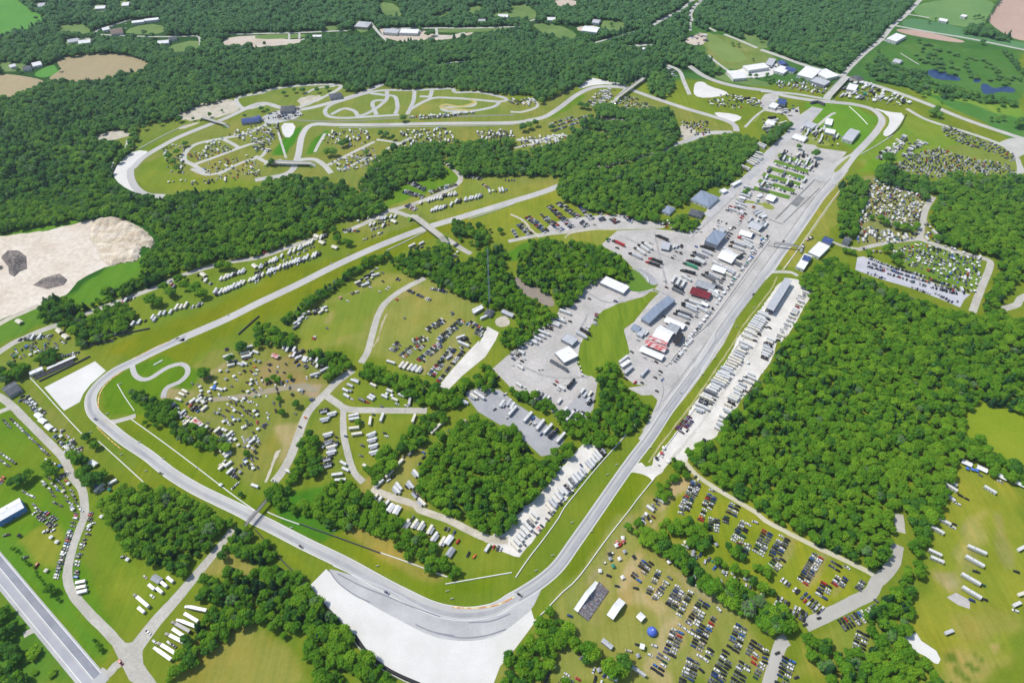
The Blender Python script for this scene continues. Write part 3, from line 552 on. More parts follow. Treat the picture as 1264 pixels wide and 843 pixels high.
for pts, w in [(T('a1',1000,843,940,803,898,780,905,740,960,700,1080,675,1180,655,1261,625)+T('b1',60,600), 9), (T('a1',940,803,1060,760,1180,715,1280,685), 8), (T('a1',1080,675,1130,700,1165,722), 8), (T('a1',1060,850,1180,790,1270,762)+T('b1',60,720), 7), (T('a1',1290,450,1180,470,1148,488,1190,530,1290,510), 9), (T('b1',-10,462,100,432,230,417,370,412,412,430,380,458,250,510,90,555,0,600), 9), (T('b1',240,460,300,430,390,420), 6), (T('a2',930,-5,1000,22,1060,15,1120,-10), 7),
  (T('b1',130,780,60,790,0,760), 8), (T('b1',200,780,280,775,330,800,370,843), 10), (T('b1',350,805,480,740,580,690), 7), (T('b1',420,830,480,800,560,760), 5), (T('b1',340,650,310,700,290,740), 6), (T('b1',640,725,700,700,760,670), 7), (T('b1',590,680,660,690,720,700), 6), (T('b1',110,640,150,770), 4),
  (T('c1',480,512,540,455,575,425), 8), (T('c1',610,400,670,390), 8), (T('c1',765,318,820,345,845,400,872,462), 9), (T('c1',425,565,480,575,560,590), 5), (T('c1',30,680,120,685,220,660,290,665), 8), (T('c1',335,630,400,620,490,650), 4), (T('c1',20,720,160,690,240,670), 5), (T('c1',60,500,110,490,130,520,60,545,0,545), 7), (T('c1',1140,620,1200,560,1261,520), 5), (T('d2',0,500,60,495,130,498,160,515), 6),
  (T('d1',260,610,320,560,345,550), 6), (T('d1',1240,800,1260,843), 8)]:
    road('camp_road', pts, w, fr)
sheet('paved_yard', T('b1',20,575,100,540,150,535,240,545,200,580,110,600,60,605), ka, smooth=1)
# ---- the racing circuit
trk = []
def track(pix, w, w2=None): trk.append(pix); return road('race_track', pix, w, tarmac, w2=w2, edge=0)
# main straight round turn one, two and three to the far straight
t1 = T('d1',370,843,330,890)+T('d2',345,55,275,130,205,230,135,330,70,415,20,485)+T('c2',1225,520,1155,610,1075,715,995,830)+T('c3',920,125,840,235,765,340,680,470,600,575,525,680,412,843)+T('c4',370,80,305,172,235,270,165,335,78,395,-10,445)+T('b4',1180,480,1060,505,960,500,860,478,760,432,640,372,440,262,240,165,60,72,0,45)+T('a3',1180,832,1060,775,940,715,820,640,720,560,600,480,510,405,460,360,440,310,450,255,500,195,560,150,640,110,760,50,880,-5)+T('a2',880,820,1100,725,1261,645)+T('b2',200,560,400,460,600,370,820,285,1000,230,1261,150)+T('c2',120,120,230,80)+T('c1',480,800,700,745,850,690,960,650,1080,645)
track(t1, 13.5)
track(T('c3',750,330,690,430,640,490), 22, 10)
track(T('a3',640,110,655,165,690,190,730,185,770,160,820,130,880,115,912,135,908,170,870,205,820,225,800,250,795,280), 6.5)
road('service_spur', T('a3',460,375,500,395,560,395,660,367), 7, oldroad)
road('service_spur', T('a3',540,430,548,405,580,390), 6, oldroad)
track(T('c1',1100,640,1092,612,1050,588,960,560,850,528,720,485,620,450,560,430,480,422,400,428,320,465,240,525,170,568,100,585,0,598)+T('b1',900,602,600,608,400,608,300,605,255,620,225,670,205,770,160,843)+T('b2',0,50), 12)
track(T('a2',800,128,720,122,670,95,640,50,635,0)+T('a1',650,815,700,765,800,705,900,655,1100,575,1261,505)+T('b1',130,525,250,530,500,460,620,410), 12)
track(T('c1',870,322,940,370,1020,402,1120,425,1261,445)+T('d1',100,468,240,490,350,500,440,510,520,532,562,565,568,600,540,645,490,700,430,762,370,843), 13)
road('pit_entry', T('d1',430,755,350,800,290,860)+T('d2',250,40,170,130,90,250), 11, tarmac)
road('service_lane', T('d1',-20,445,60,450,160,460,250,475,340,490), 9, ka)
road('service_lane', T('b1',110,580,300,590,500,588,700,575,1261,560), 5, mat('dull_lane', alb(140,140,126), alb(156,154,140)))
# racing line (rubbered band) and edge lines
cl = catmull(W(t1)); i1 = int(len(cl)*.62)
ribbon('racing_line', offset_line(cl, 1.5)[:i1:4], 4.2, racing, world=True)
ribbon('edge_line', offset_line(cl, -6.4)[:i1:4], .45, paint, world=True)
ribbon('edge_line', offset_line(cl, 6.4)[:i1:4], .45, paint, world=True)
for k in (-4.0, 4.4): ribbon('tyre_marks', offset_line(cl, k)[int(len(cl)*.22):int(len(cl)*.36):3], .8, mat('tyre_mark_asphalt', alb(142,142,150), alb(160,160,168)), world=True)
for pts in [T('b4',360,292,400,350,480,412,560,450), T('b4',780,558,860,592,970,612), T('b4',400,310,520,372,640,420,760,470,900,520), T('b4',1040,548,1150,540,1240,505), T('b4',880,600,1000,622,1120,612,1220,580)]: ribbon('tyre_marks', pts, 1.1, MATS['tyre_mark_asphalt'])
for pts in [T('c3',780,230,860,140,960,0), T('c3',740,300,800,220,900,80), T('c2',1000,843,1120,690,1240,530), T('c2',960,760,1060,640,1200,450)]: ribbon('patched_asphalt', pts, 1.6, mat('patched_asphalt', alb(166,165,163), alb(190,188,184), scale=.2))
for pts in [T('c2',700,300,760,560), T('c2',560,330,760,420,930,470), T('c2',620,600,700,590,800,620), T('c2',880,330,1100,120), T('c2',380,600,460,640,560,640), T('c3',60,130,200,180,380,180), T('c2',300,843,380,700)]: ribbon('patched_asphalt', pts, 3.2, MATS['patched_asphalt'], edge=.5)
for pts in [T('c3',760,600,900,440,1080,190,1180,60)+T('c2',1220,790,1261,720), T('d2',20,700,110,560)]: ribbon('wheel_ruts', pts, 3.0, mat('rutted_gravel', alb(206,201,190), alb(228,224,214), scale=.3), edge=.6)
for pts in [T('c3',750,350,830,240,1000,0)+T('c2',1000,790,1190,530)+T('d2',25,430,120,300,220,160,320,40)]:
    ribbon('pit_line', pts, .5, mat('dark_seam', alb(130,130,138), alb(150,150,155)))
ribbon('pit_lane_line', T('c3',735,200,745,250,720,330,700,345), .5, mat('dark_seam', (0,0,0)))
ribbon('asphalt_seam', T('b4',380,272,520,335,640,385,760,450,860,500,960,528,1060,535,1180,515,1261,480), .9, mat('pale_seam', alb(214,214,216), alb(222,222,224)))
for pts in [T('b4',960,474,1040,478,1120,474,1190,458,1261,424), T('a3',480,330,478,290,495,240,540,190,590,155)]:
    ribbon('kerb', pts, 1.3, kerbm)
for pts in [T('a3',640,95,700,62,760,32,830,2), T('a3',590,530,520,470,470,420), T('d1',560,640,590,600,585,570)]: ribbon('kerb', pts, .9, kerbm)
# asphalt details: pit strips
darkstrip = mat('dark_pit_strip', alb(128,128,126), alb(150,150,148), scale=.1)
for pts, w in [(S(957,271,1006,222), 2.6), (S(967,275,1012,232), 1.6), (S(949,271,966,277), 1.6), (S(1005,222,1014,226), 1.5)]: ribbon('pit_strip', pts, w, darkstrip)
sheet('pit_strip', S(976,252,985,241,993,245,984,256), darkstrip, smooth=0)
# striped grass parking grid
for x1, y1, x2, y2 in [(962,191,1003,203),(957,199,999,212),(949,207,995,220),(943,215,989,228),(938,223,982,236),(931,232,976,244)]:
    sheet('grass_strip', S(x1,y1-1.8,x2,y2-1.8,x2-2.5,y2+2.2,x1-3,y1+2.2), lushg, smooth=0)
for pts in [T('c2',1085,135,1130,150,1170,148,1261,172,1261,182,1170,160,1120,160), T('d2',-10,150,50,180,40,195,-10,185), T('d1',130,690,170,650,230,665,330,700,300,715), T('c1',1180,590,1230,540,1190,600), T('d1',330,830,410,760,420,765,350,843)]: sheet('grass_island', pts, oliveg, smooth=1)
for pts in [T('c3',660,612,700,590,690,560,1261,-200,1255,-215)]: pass
# mown verge strips with white boundary line
for pts in [T('c3',672,595,730,510,810,405,905,280,1000,140,1090,5)+T('c2',1130,760,1261,590)+T('d2',60,520)]:
    ribbon('worn_verge', pts, 2.2, mat('pale_verge', alb(176,172,112), alb(190,186,130)), edge=.3)
ribbon('worn_verge', T('d2',85,490,135,425,195,345,265,245,330,150,380,80), 2.5, mat('pale_verge', (0,0,0)), edge=.3)
sheet('pond', T('d1',785,348,805,338,860,342,900,362,955,380,950,396,900,392,840,388,803,372), mat('pond_water', (.016,.045,.13), (.022,.06,.15), rough=.3, spec=.3), smooth=2)
for pts in [T('d1',1010,385,1050,380,1052,400,1020,405), T('d1',1050,405,1085,410,1110,432,1150,425,1185,420,1228,440,1200,455,1150,445,1100,460,1055,458)]: sheet('pond', pts, MATS['pond_water'], smooth=2)

print('levels', LV.max())
# ================================================================== VEHICLES
PAINTS = {'white': (.64,.64,.62), 'black': (.016,.016,.018), 'silver': (.5,.51,.53), 'grey': (.14,.145,.155), 'red': (.42,.02,.02), 'dark blue': (.02,.05,.16), 'blue': (.04,.13,.38), 'beige': (.42,.38,.3), 'dark green': (.02,.08,.04), 'maroon': (.12,.015,.02), 'orange': (.6,.17,.02), 'yellow': (.65,.5,.04), 'green': (.04,.3,.15), 'cream': (.7,.66,.55), 'purple': (.1,.04,.2)}
def vm(name, c, rough=.35, spec=.5, metal=0): return mat(name, c, tuple(v*1.06 for v in c), rough=rough, spec=spec, scale=.6, detail=2, metal=metal)
PM = {k: vm('paint_'+k.replace(' ', '_'), v) for k, v in PAINTS.items()}
glassm = vm('vehicle_glass', (.02,.025,.03), .08, .6); tyre = vm('tyre_rubber', (.02,.02,.02), .9, .1); chrome = vm('grey_trim', (.3,.3,.31), .4); lampw = vm('lamp_lens', (.8,.8,.78), .2); tailr = vm('tail_lamp', (.4,.02,.02), .2)
canvasw = mat('white_canvas', (.74,.74,.73), (.82,.82,.81), scale=.3, rough=.8); bluec = mat('blue_canvas', (.05,.15,.5), (.08,.2,.6), scale=.3, rough=.8); redc = mat('red_canvas', (.62,.6,.58), (.5,.03,.03), scale=.8, rough=.8, detail=0, contrast=(.48,.52), stretch=(.6,.02,1.6))
blackc = mat('black_canvas', (.025,.025,.027), (.04,.04,.045), scale=.3, rough=.8); greyc = mat('grey_canvas', (.3,.32,.35), (.38,.4,.42), scale=.3, rough=.8); greenc = mat('green_canvas', (.03,.2,.12), (.05,.26,.16), scale=.3, rough=.8); yelc = mat('yellow_canvas', (.7,.55,.1), (.75,.6,.15), rough=.8); maroonc = mat('maroon_canvas', (.16,.02,.03), (.2,.03,.04), rough=.8)
CANV = {'white': canvasw, 'blue': bluec, 'red': redc, 'black': blackc, 'grey': greyc, 'green': greenc, 'yellow': yelc, 'maroon': maroonc, 'cream': mat('cream_canvas', (.66,.62,.5), (.72,.68,.56), rough=.8)}
# a template is a list of (part name, MB, material or 'paint')
def wheels(pos, r=.34, w=.24): return [('wheel', MB().cyl((x-0, y-(w/2), r), r, w, 10, 'y'), tyre) for x, y in pos]
def car_t(kind):
    L, Wd, Hh = {'sedan': (4.7,1.84,1.45), 'sports utility car': (4.8,1.95,1.78), 'hatchback': (4.2,1.78,1.52), 'pickup truck': (5.7,2.0,1.88), 'van': (5.2,2.0,2.0)}[kind]
    a, w = L/2, Wd/2; b = MB(); z0, zb = .28, {'sedan': .86, 'hatchback': .9, 'sports utility car': 1.05, 'pickup truck': 1.08, 'van': 1.1}[kind]
    xs = {'sedan': [(-a,.78,.7),(-a+.35,.86,.95),(-.2,.9,1),(a-1.1,.84,1),(a-.25,.68,.95),(a,.5,.78)], 'hatchback': [(-a,.9,.8),(-a+.3,.92,.95),(0,.92,1),(a-1,.86,1),(a-.2,.7,.93),(a,.5,.78)],
          'sports utility car': [(-a,1.02,.84),(-a+.2,1.05,.97),(0,1.05,1),(a-1.1,1.02,1),(a-.2,.9,.95),(a,.62,.82)], 'pickup truck': [(-a,1.02,.92),(-a+.1,1.05,.98),(0,1.08,1),(a-1.3,1.08,1),(a-.2,.98,.96),(a,.65,.86)], 'van': [(-a,1.05,.9),(-a+.1,1.1,.98),(0,1.1,1),(a-1,1.05,1),(a-.2,.88,.95),(a,.6,.8)]}[kind]
    vs = []; n = len(xs)
    for x, zt, ws in xs: ww = w*ws; vs += [(x,-ww*.96,z0),(x,-ww,.6),(x,-ww*.9,zt),(x,ww*.9,zt),(x,ww,.6),(x,ww*.96,z0)]
    fs = []
    for i in range(n-1):
        for k in range(6): p, q = 6*i+k, 6*i+(k+1) % 6; fs.append((p, q, q+6, p+6)[::-1])
    fs += [(0,1,2,3,4,5)[::-1][::-1], tuple(6*(n-1)+k for k in (5,4,3,2,1,0))]; b.add(vs, fs)
    c0, c1, r0, r1 = {'sedan': (-1.75,1.15,-1.05,.4), 'hatchback': (-2.0,1.2,-1.75,.4), 'sports utility car': (-2.3,1.2,-2.1,.45), 'pickup truck': (-.75,1.6,-.55,.95), 'van': (-2.5,1.9,-2.4,1.1)}[kind]
    g = MB(); gw, rw = w*.88, w*.72
    g.hexa([(c0,-gw,zb-.03),(c1,-gw,zb-.03),(c1,gw,zb-.03),(c0,gw,zb-.03)], [(r0,-rw,Hh-.07),(r1,-rw,Hh-.07),(r1,rw,Hh-.07),(r0,rw,Hh-.07)])
    rf = MB(); rf.hexa([(r0-.04,-rw-.03,Hh-.075),(r1+.05,-rw-.03,Hh-.075),(r1+.05,rw+.03,Hh-.075),(r0-.04,rw+.03,Hh-.075)], [(r0+.06,-rw*.86,Hh),(r1-.1,-rw*.86,Hh),(r1-.1,rw*.86,Hh),(r0+.06,rw*.86,Hh)])
    parts = [('body', b, 'paint'), ('roof', rf, 'paint'), ('window', g, glassm)]
    if kind == 'pickup truck': bed = MB(); bed.box(-a+.15,-w*.78,1.06,-.85,w*.78,1.11); parts.append(('cargo_bed', bed, blackc))
    parts += wheels([(-a+.85, -w+.1), (-a+.85, w-.1), (a-.9, -w+.1), (a-.9, w-.1)])
    hl = MB(); [hl.box(a-.16, s*w*.66-.18, .56, a-.02, s*w*.66+.18, .68) for s in (-1, 1)]
    return parts+[('headlight', MB().box(a-.2, s*w*.55-.18, .58, a-.04, s*w*.55+.18, .7), lampw) for s in (-1, 1)]
def trailer_t(L, Hh=3.0, motor=False, awn=False):
    w = 1.25; a = L/2; b = MB(); prof = [(-a,.5),(-a,Hh-.15),(-a+.2,Hh),(a-.5,Hh),(a-.05,Hh-.7),(a,1.5),(a-.3,.5)] if not motor else [(-a,.45),(-a,Hh-.1),(-a+.15,Hh),(a-.2,Hh),(a,Hh-.5),(a+.05,1.2),(a,.45)]
    n = len(prof); b.add([(x, -w, z) for x, z in prof]+[(x, w, z) for x, z in prof], [tuple(range(n)), tuple(range(2*n-1, n-1, -1))]+[(i, (i+1) % n, n+(i+1) % n, n+i)[::-1] for i in range(n)])
    parts = [('body', b, 'paint')]
    for s in (-1, 1):
        for k in range(3): x = -a+L*(.18+.26*k); parts.append(('window', MB().box(x, s*w-.02 if s > 0 else s*w-.02, 1.7, x+L*.11, s*w+.02, 2.3), glassm))
    parts.append(('stripe', MB().box(-a+.1, -w-.015, 1.2, a-.4, w+.015, 1.42), chrome)); parts.append(('air_conditioner', MB().box(-.4, -.4, Hh, .5, .4, Hh+.28), CANV['cream'])); parts.append(('roof_vent', MB().box(-a+1, -.3, Hh, -a+1.5, .2, Hh+.12), chrome))
    if motor: parts.append(('windscreen', MB().box(a-.02, -w*.85, 1.35, a+.06, w*.85, Hh-.75), glassm)); parts += wheels([(-a+2, -w+.1), (-a+2, w-.1), (a-1.2, -w+.1), (a-1.2, w-.1)], .45, .28)
    else: parts.append(('drawbar', MB().bar((a-.3, 0, .5), (a+1.1, 0, .5), .14), tyre)); parts += wheels([(-.5, -w+.05), (-.5, w-.05), (.35, -w+.05), (.35, w-.05)], .36, .24)
    if awn: parts.append(('awning', MB().hexa([(-a+1,-w-2.4,2.2),(a-2,-w-2.4,2.2),(a-2,-w,2.6),(-a+1,-w,2.6)], [(-a+1,-w-2.4,2.25),(a-2,-w-2.4,2.25),(a-2,-w,2.66),(-a+1,-w,2.66)]), greyc))
    return parts
def semi_t(L=14.5, cab=True):
    w = 1.3; a = L/2; x0 = -a-(2 if cab else 0); x1 = x0+L; tr = MB(); tr.box(x0, -w, 1.15, x1, w, 4.0); tr.box(x0+.1, -w*.9, .95, x1-1, w*.9, 1.15)
    p = [('trailer', tr, 'paint'), ('roof_seam', MB().box(x0+L*.33, -w+.05, 4.0, x0+L*.33+.12, w-.05, 4.03), chrome), ('roof_hatch', MB().box(x0+L*.6, -.5, 4.0, x0+L*.6+.9, .5, 4.12), chrome), ('skirt', MB().box(x0+4, -w+.03, .5, x1-4, w-.03, .95), chrome)]
    pos = [(x0+1.5, -1), (x0+1.5, 1), (x0+2.7, -1), (x0+2.7, 1)]
    if cab:
        c = MB(); c.hexa([(x1+.6,-1.2,.6),(x1+4.2,-1.2,.6),(x1+4.2,1.2,.6),(x1+.6,1.2,.6)], [(x1+.6,-1.1,3.5),(x1+2.6,-1.05,3.3),(x1+2.6,1.05,3.3),(x1+.6,1.1,3.5)]); c.box(x1+3.0, -1, .6, x1+5.4, 1, 1.75)
        p += [('cab', c, 'cab'), ('windscreen', MB().hexa([(x1+3.05,-1,1.85),(x1+3.6,-1,1.85),(x1+3.6,1,1.85),(x1+3.05,1,1.85)], [(x1+2.7,-1,2.95),(x1+2.9,-1,2.95),(x1+2.9,1,2.95),(x1+2.7,1,2.95)]), glassm)]; pos += [(x1-.6, -1), (x1-.6, 1), (x1+.6, -1), (x1+.6, 1), (x1+4.5, -1), (x1+4.5, 1)]
    return p+wheels(pos, .5, .4)
def canopy_t(sx=3, sy=3, h=2.2, rise=.9, sides=False):
    a, b = sx/2, sy/2; r = MB(); 
    if sx > sy*1.4: r.add([(-a,-b,h),(a,-b,h),(a,b,h),(-a,b,h),(-a,0,h+rise),(a,0,h+rise)], [(0,1,5,4),(2,3,4,5),(3,0,4),(1,2,5),(3,2,1,0)])
    else: r.add([(-a,-b,h),(a,-b,h),(a,b,h),(-a,b,h),(0,0,h+rise)], [(0,1,4),(1,2,4),(2,3,4),(3,0,4),(3,2,1,0)])
    val = MB(); val.box(-a-.02,-b-.02,h-.3,a+.02,-b+.02,h); val.box(-a-.02,b-.02,h-.3,a+.02,b+.02,h); val.box(-a-.02,-b+.02,h-.3,-a+.02,b-.02,h); val.box(a-.02,-b+.02,h-.3,a+.02,b-.02,h)
    p = [('canopy', r, 'canvas'), ('valance', val, 'canvas')]+[('pole', MB().bar((s*(a-.05), t*(b-.05), 0), (s*(a-.05), t*(b-.05), h), .07), chrome) for s in (-1, 1) for t in (-1, 1)]
    if sides: s_ = MB(); s_.box(-a,-b,0,-a+.03,b,h-.3); s_.box(-a,b-.03,0,a,b,h-.3); p.append(('side_wall', s_, 'canvas'))
    return p
def dome_t():
    m = MB(); n = 8; rings = [(1.5,0),(1.35,.7),(.85,1.25),(.2,1.5)]; vs = [(r*math.cos(2*math.pi*i/n), r*.85*math.sin(2*math.pi*i/n), z) for r, z in rings for i in range(n)]
    m.add(vs, [(k*n+i, k*n+(i+1) % n, (k+1)*n+(i+1) % n, (k+1)*n+i) for k in range(3) for i in range(n)]+[tuple(range(3*n, 4*n))]); return [('canopy', m, 'canvas'), ('door_flap', MB().hexa([(1.3,-.35,.0),(1.52,-.35,0),(1.52,.35,0),(1.3,.35,0)], [(1.2,-.2,.8),(1.38,-.2,.8),(1.38,.2,.8),(1.2,.2,.8)]), greyc)]
def racecar_t():
    b = MB(); b.hexa([(-2.2,-.35,.12),(2.3,-.12,.12),(2.3,.12,.12),(-2.2,.35,.12)], [(-2.2,-.15,.75),(2.3,-.06,.3),(2.3,.06,.3),(-2.2,.15,.75)]); b.box(-1.5,-.85,.1,.6,-.3,.5); b.box(-1.5,.3,.1,.6,.85,.5)
    return [('body', b, 'paint'), ('front_wing', MB().box(2.1,-.95,.15,2.55,.95,.25), 'paint'), ('rear_wing', MB().box(-2.5,-.6,.85,-2.1,.6,.95), 'paint'), ('cockpit', MB().cyl((-.1,0,.5), .3, .3, 8), blackc)]+wheels([(-1.7,-.85),(-1.7,.85),(1.7,-.85),(1.7,.85)], .34, .35)
TPL = {k: car_t(k) for k in ('sedan','sports utility car','hatchback','pickup truck','van')}
TPL['travel trailer'] = trailer_t(8, 2.95, False, False); TPL['long travel trailer'] = trailer_t(10, 3.1, False, True); TPL['motorhome'] = trailer_t(10.5, 3.4, True)
TPL['semi truck'] = semi_t(); TPL['semi trailer'] = semi_t(14.5, False); TPL['small trailer'] = trailer_t(5, 2.3, False)
TPL['pop-up canopy'] = canopy_t(); TPL['dome tent'] = dome_t(); TPL['racing car'] = racecar_t(); TPL['party tent'] = canopy_t(9, 5.5, 2.5, 1.4)
def golf_t():
    b = MB(); b.box(-1.1,-.55,.3,1.1,.55,.65); b.box(-.6,-.5,.65,-.2,.5,1.1); return [('body', b, 'paint'), ('canopy', MB().box(-.9,-.6,1.8,.7,.6,1.88), canvasw)]+[('pole', MB().bar((x,y,.6),(x,y,1.8),.06), chrome) for x in (-.8,.6) for y in (-.5,.5)]+wheels([(-.8,-.5),(-.8,.5),(.8,-.5),(.8,.5)], .25, .2)
TPL['golf cart'] = golf_t()
def pitbox_t():
    b = MB(); b.box(-1.2,-.8,.2,1.2,.8,1.3); return [('body', b, 'paint'), ('canopy', MB().hexa([(-1.5,-1.2,2.6),(1.5,-1.2,2.6),(1.5,1.2,2.6),(-1.5,1.2,2.6)],[(-1.3,-1,2.75),(1.3,-1,2.75),(1.3,1,2.75),(-1.3,1,2.75)]), 'canvas')]+[('pole', MB().bar((x,y,1.3),(x,y,2.6),.07), chrome) for x in (-1.1,1.1) for y in (-.7,.7)]
TPL['timing stand'] = pitbox_t()
VS = 1.17   # the survey scale runs a little small
for _k in TPL:
    for _n_, _m, _c in TPL[_k]: _m.v = [(x*VS, y*VS, z*VS) for x, y, z in _m.v]
CARK = ['sedan','sports utility car','hatchback','pickup truck','van']
CATEG = {k: 'car' for k in CARK}; CATEG.update({'pickup truck': 'pickup truck', 'van': 'van', 'travel trailer': 'trailer', 'long travel trailer': 'trailer', 'small trailer': 'trailer', 'motorhome': 'motorhome', 'semi truck': 'truck', 'semi trailer': 'trailer', 'pop-up canopy': 'canopy', 'party tent': 'tent', 'dome tent': 'tent', 'racing car': 'racing car', 'golf cart': 'golf cart', 'timing stand': 'timing stand'})
OBJN = {'sedan': 'parked_car', 'sports utility car': 'parked_car', 'hatchback': 'parked_car', 'pickup truck': 'pickup_truck', 'van': 'parked_van', 'travel trailer': 'travel_trailer', 'long travel trailer': 'travel_trailer', 'small trailer': 'small_trailer', 'motorhome': 'motorhome', 'semi truck': 'semi_truck', 'semi trailer': 'semi_trailer', 'pop-up canopy': 'canopy_tent', 'party tent': 'party_tent', 'dome tent': 'dome_tent', 'racing car': 'racing_car', 'golf cart': 'golf_cart', 'timing stand': 'timing_stand'}
ITEMS = []    # kind, X, Y, rot, colour, lot, row, cab colour
def col_car():
    return str(rng.choice(['white','black','silver','grey','red','dark blue','blue','beige','dark green','maroon','orange'], p=[.2,.3,.1,.22,.035,.06,.02,.025,.02,.012,.008]))
def put(kind, X, Y, rot, colour=None, lot='', row=0, cab=None):
    if kind == 'car': kind = str(rng.choice(CARK, p=[.33,.33,.1,.17,.07]))
    if colour is None:
        if kind in CARK or kind == 'golf cart': colour = col_car()
        elif kind in ('pop-up canopy','dome tent','party tent','timing stand'): colour = str(rng.choice(['white','blue','grey','black','green','red','cream'], p=[.46,.04,.2,.13,.04,.03,.1]))
        else: colour = str(rng.choice(['white','cream','silver','grey','black'], p=[.56,.2,.1,.07,.07]))
    ITEMS.append([kind, X, Y, rot+(math.pi if rng.random() < .5 and kind in CARK else 0)+rng.normal(0, .03), colour, lot, row, cab or str(rng.choice(['white','black','grey','red','dark blue']))])
CARS = {'car': 1.0}; MIXED = {'car': .6, 'travel trailer': .16, 'motorhome': .06, 'pop-up canopy': .18}; RVS = {'travel trailer': .5, 'long travel trailer': .2, 'motorhome': .3}; CAMP = {'car': .62, 'dome tent': .12, 'pop-up canopy': .2, 'travel trailer': .06}; SEMI = {'semi truck': 1.0}
ROWN = {}
def rows(lot, t, lst, mix=CARS, spacing=3.05, occ=.95, dirpx=None, jit=.13, colours=None):
    """rows of vehicles; each entry x1,y1,x2,y2 in tile coordinates, a fifth value 2 makes a back-to-back double row"""
    ks = list(mix); ps = np.array([mix[k] for k in ks]); ps = ps/ps.sum()
    for e in lst:
        p = T(t, *e[:4]); A = np.array(U(*p[0], .8)[:2]); B = np.array(U(*p[1], .8)[:2]); L = np.linalg.norm(B-A); d = (B-A)/max(L, 1e-6); n = np.array([-d[1], d[0]])
        ang = math.atan2(n[1], n[0])
        if dirpx is not None: q = np.array(U(p[0][0]+dirpx[0], p[0][1]+dirpx[1], .8)[:2])-A; ang = math.atan2(q[1], q[0])
        for dbl in range(2 if len(e) > 4 and e[4] == 2 else 1):
            ROWN[lot] = ROWN.get(lot, 0)+1; off = n*((dbl-.5)*5.9) if len(e) > 4 and e[4] == 2 else 0
            m = max(1, int(L/spacing)+1)
            for i in range(m):
                if rng.random() > occ: continue
                q = A+(d*L*i/(m-1) if m > 1 else 0)+off+rng.normal(0, jit, 2)
                put(str(rng.choice(ks, p=ps)), q[0], q[1], ang, None if colours is None else str(rng.choice(colours)), lot, ROWN[lot])
def spots(lot, t, kind, lst, dirpx, colour=None, cab=None):
    """single vehicles at x,y with their long side along dirpx"""
    for i in range(0, len(lst), 2):
        x, y = T(t, lst[i], lst[i+1])[0]; A = np.array(U(x, y, 1.2)[:2]); q = np.array(U(x+dirpx[0], y+dirpx[1], 1.2)[:2])-A
        put(kind, A[0], A[1], math.atan2(q[1], q[0])+rng.normal(0, .04), colour, lot, 0, cab)
def seg(lot, t, kind, lst, colour='white', cab='black', z=3):
    """long vehicles surveyed nose to tail: x1,y1 (nose) x2,y2 (tail)"""
    for x1, y1, x2, y2, *r in lst:
        A = np.array(U(*T(t, x1, y1)[0], z)[:2]); B = np.array(U(*T(t, x2, y2)[0], z)[:2]); d = A-B; c = (A+B)/2
        put(kind, c[0], c[1], math.atan2(d[1], d[0]), r[0] if r else colour, lot, 0, r[1] if len(r) > 1 else cab)
def scatter(lot, pix, n, mix, rowpx=None, rowgap=7.0, sp=3.4, occ=None):
    """camp field filled in loose rows"""
    pts = [p[:2] for p in W(pix, .8)]; a = np.array(pts); c = a.mean(0)
    if rowpx is not None: q = np.array(U(rowpx[2], rowpx[3])[:2])-np.array(U(rowpx[0], rowpx[1])[:2]); th = math.atan2(q[1], q[0])
    else: th = rng.uniform(0, 3.14)
    e = np.array([math.cos(th), math.sin(th)]); f = np.array([-e[1], e[0]]); R = np.linalg.norm(a-c, axis=1).max(); ks = list(mix); ps = np.array([mix[k] for k in ks]); ps = ps/ps.sum(); cand = []
    for j in np.arange(-R, R, rowgap):
        for i in np.arange(-R, R, sp): cand.append(c+e*(i+rng.normal(0, .5))+f*(j+rng.normal(0, .5)))
    cand = np.array(cand); cand = cand[in_poly(cand[:,0], cand[:,1], pts)]
    if len(cand) > n: cand = cand[rng.choice(len(cand), n, replace=False)]
    for q in cand: put(str(rng.choice(ks, p=ps)), q[0], q[1], th+math.pi/2+rng.normal(0, .12), None, lot, 0)

# ---- bottom right parking fields
G = 'grass field behind the grandstand'
rows(G, 'c4', [(672,250,610,335,2),(722,300,672,405),(775,330,712,420),(828,380,782,470,2),(878,400,820,510),(940,450,865,590,2),(1015,485,1012,487),(990,525,965,580),(948,570,905,670,2),(825,562,822,566),(812,590,772,700,2),(960,670,935,720,2),(745,712,712,785,2),(890,735,850,850,2),(862,770,800,850),(930,780,905,820),(1125,570,1080,675,2),(1062,700,990,850,2),(1200,650,1170,710,2),(1240,665,1215,715),(1140,750,1100,850,2),(1208,740,1178,805,2),(275,800,248,850),(302,810,285,850),(328,820,312,850),(1010,790,985,840)])
G2 = 'parking field above the hedge'
rows(G2, 'c4', [(945,0,925,50),(990,45,988,100,2),(1050,35,1045,60),(1145,65,1098,155,2),(1190,60,1188,70),(1250,110,1205,210,2),(1140,165,1130,205,2),(1090,200,1085,225),(835,0,830,15)])
rows(G2, 'd4', [(25,110,-5,180,2),(95,135,45,230,2),(75,235,40,280,2),(258,225,185,350,2),(350,265,340,285,2),(400,280,395,290),(385,315,352,370,2),(300,365,275,420,2),(475,350,455,385),(85,340,160,400),(190,418,270,490,2),(60,440,195,520,2)])
rows(G2, 'c3', [(905,690,835,840,2),(992,735,940,843,2),(1092,800,1075,843,2)])
rows('small field by the camp junction', 'd4', [(375,560,420,540,2),(440,535,485,515,2),(475,600,455,680,2),(500,495,540,470),(510,480,540,440)])
rows('field beyond the lower road', 'd4', [(118,730,80,850,2),(140,790,155,815),(5,680,0,760)])
spots('lower camp road', 'd4', 'car', [265,525, 198,557, 62,695], (8,-3), 'black')
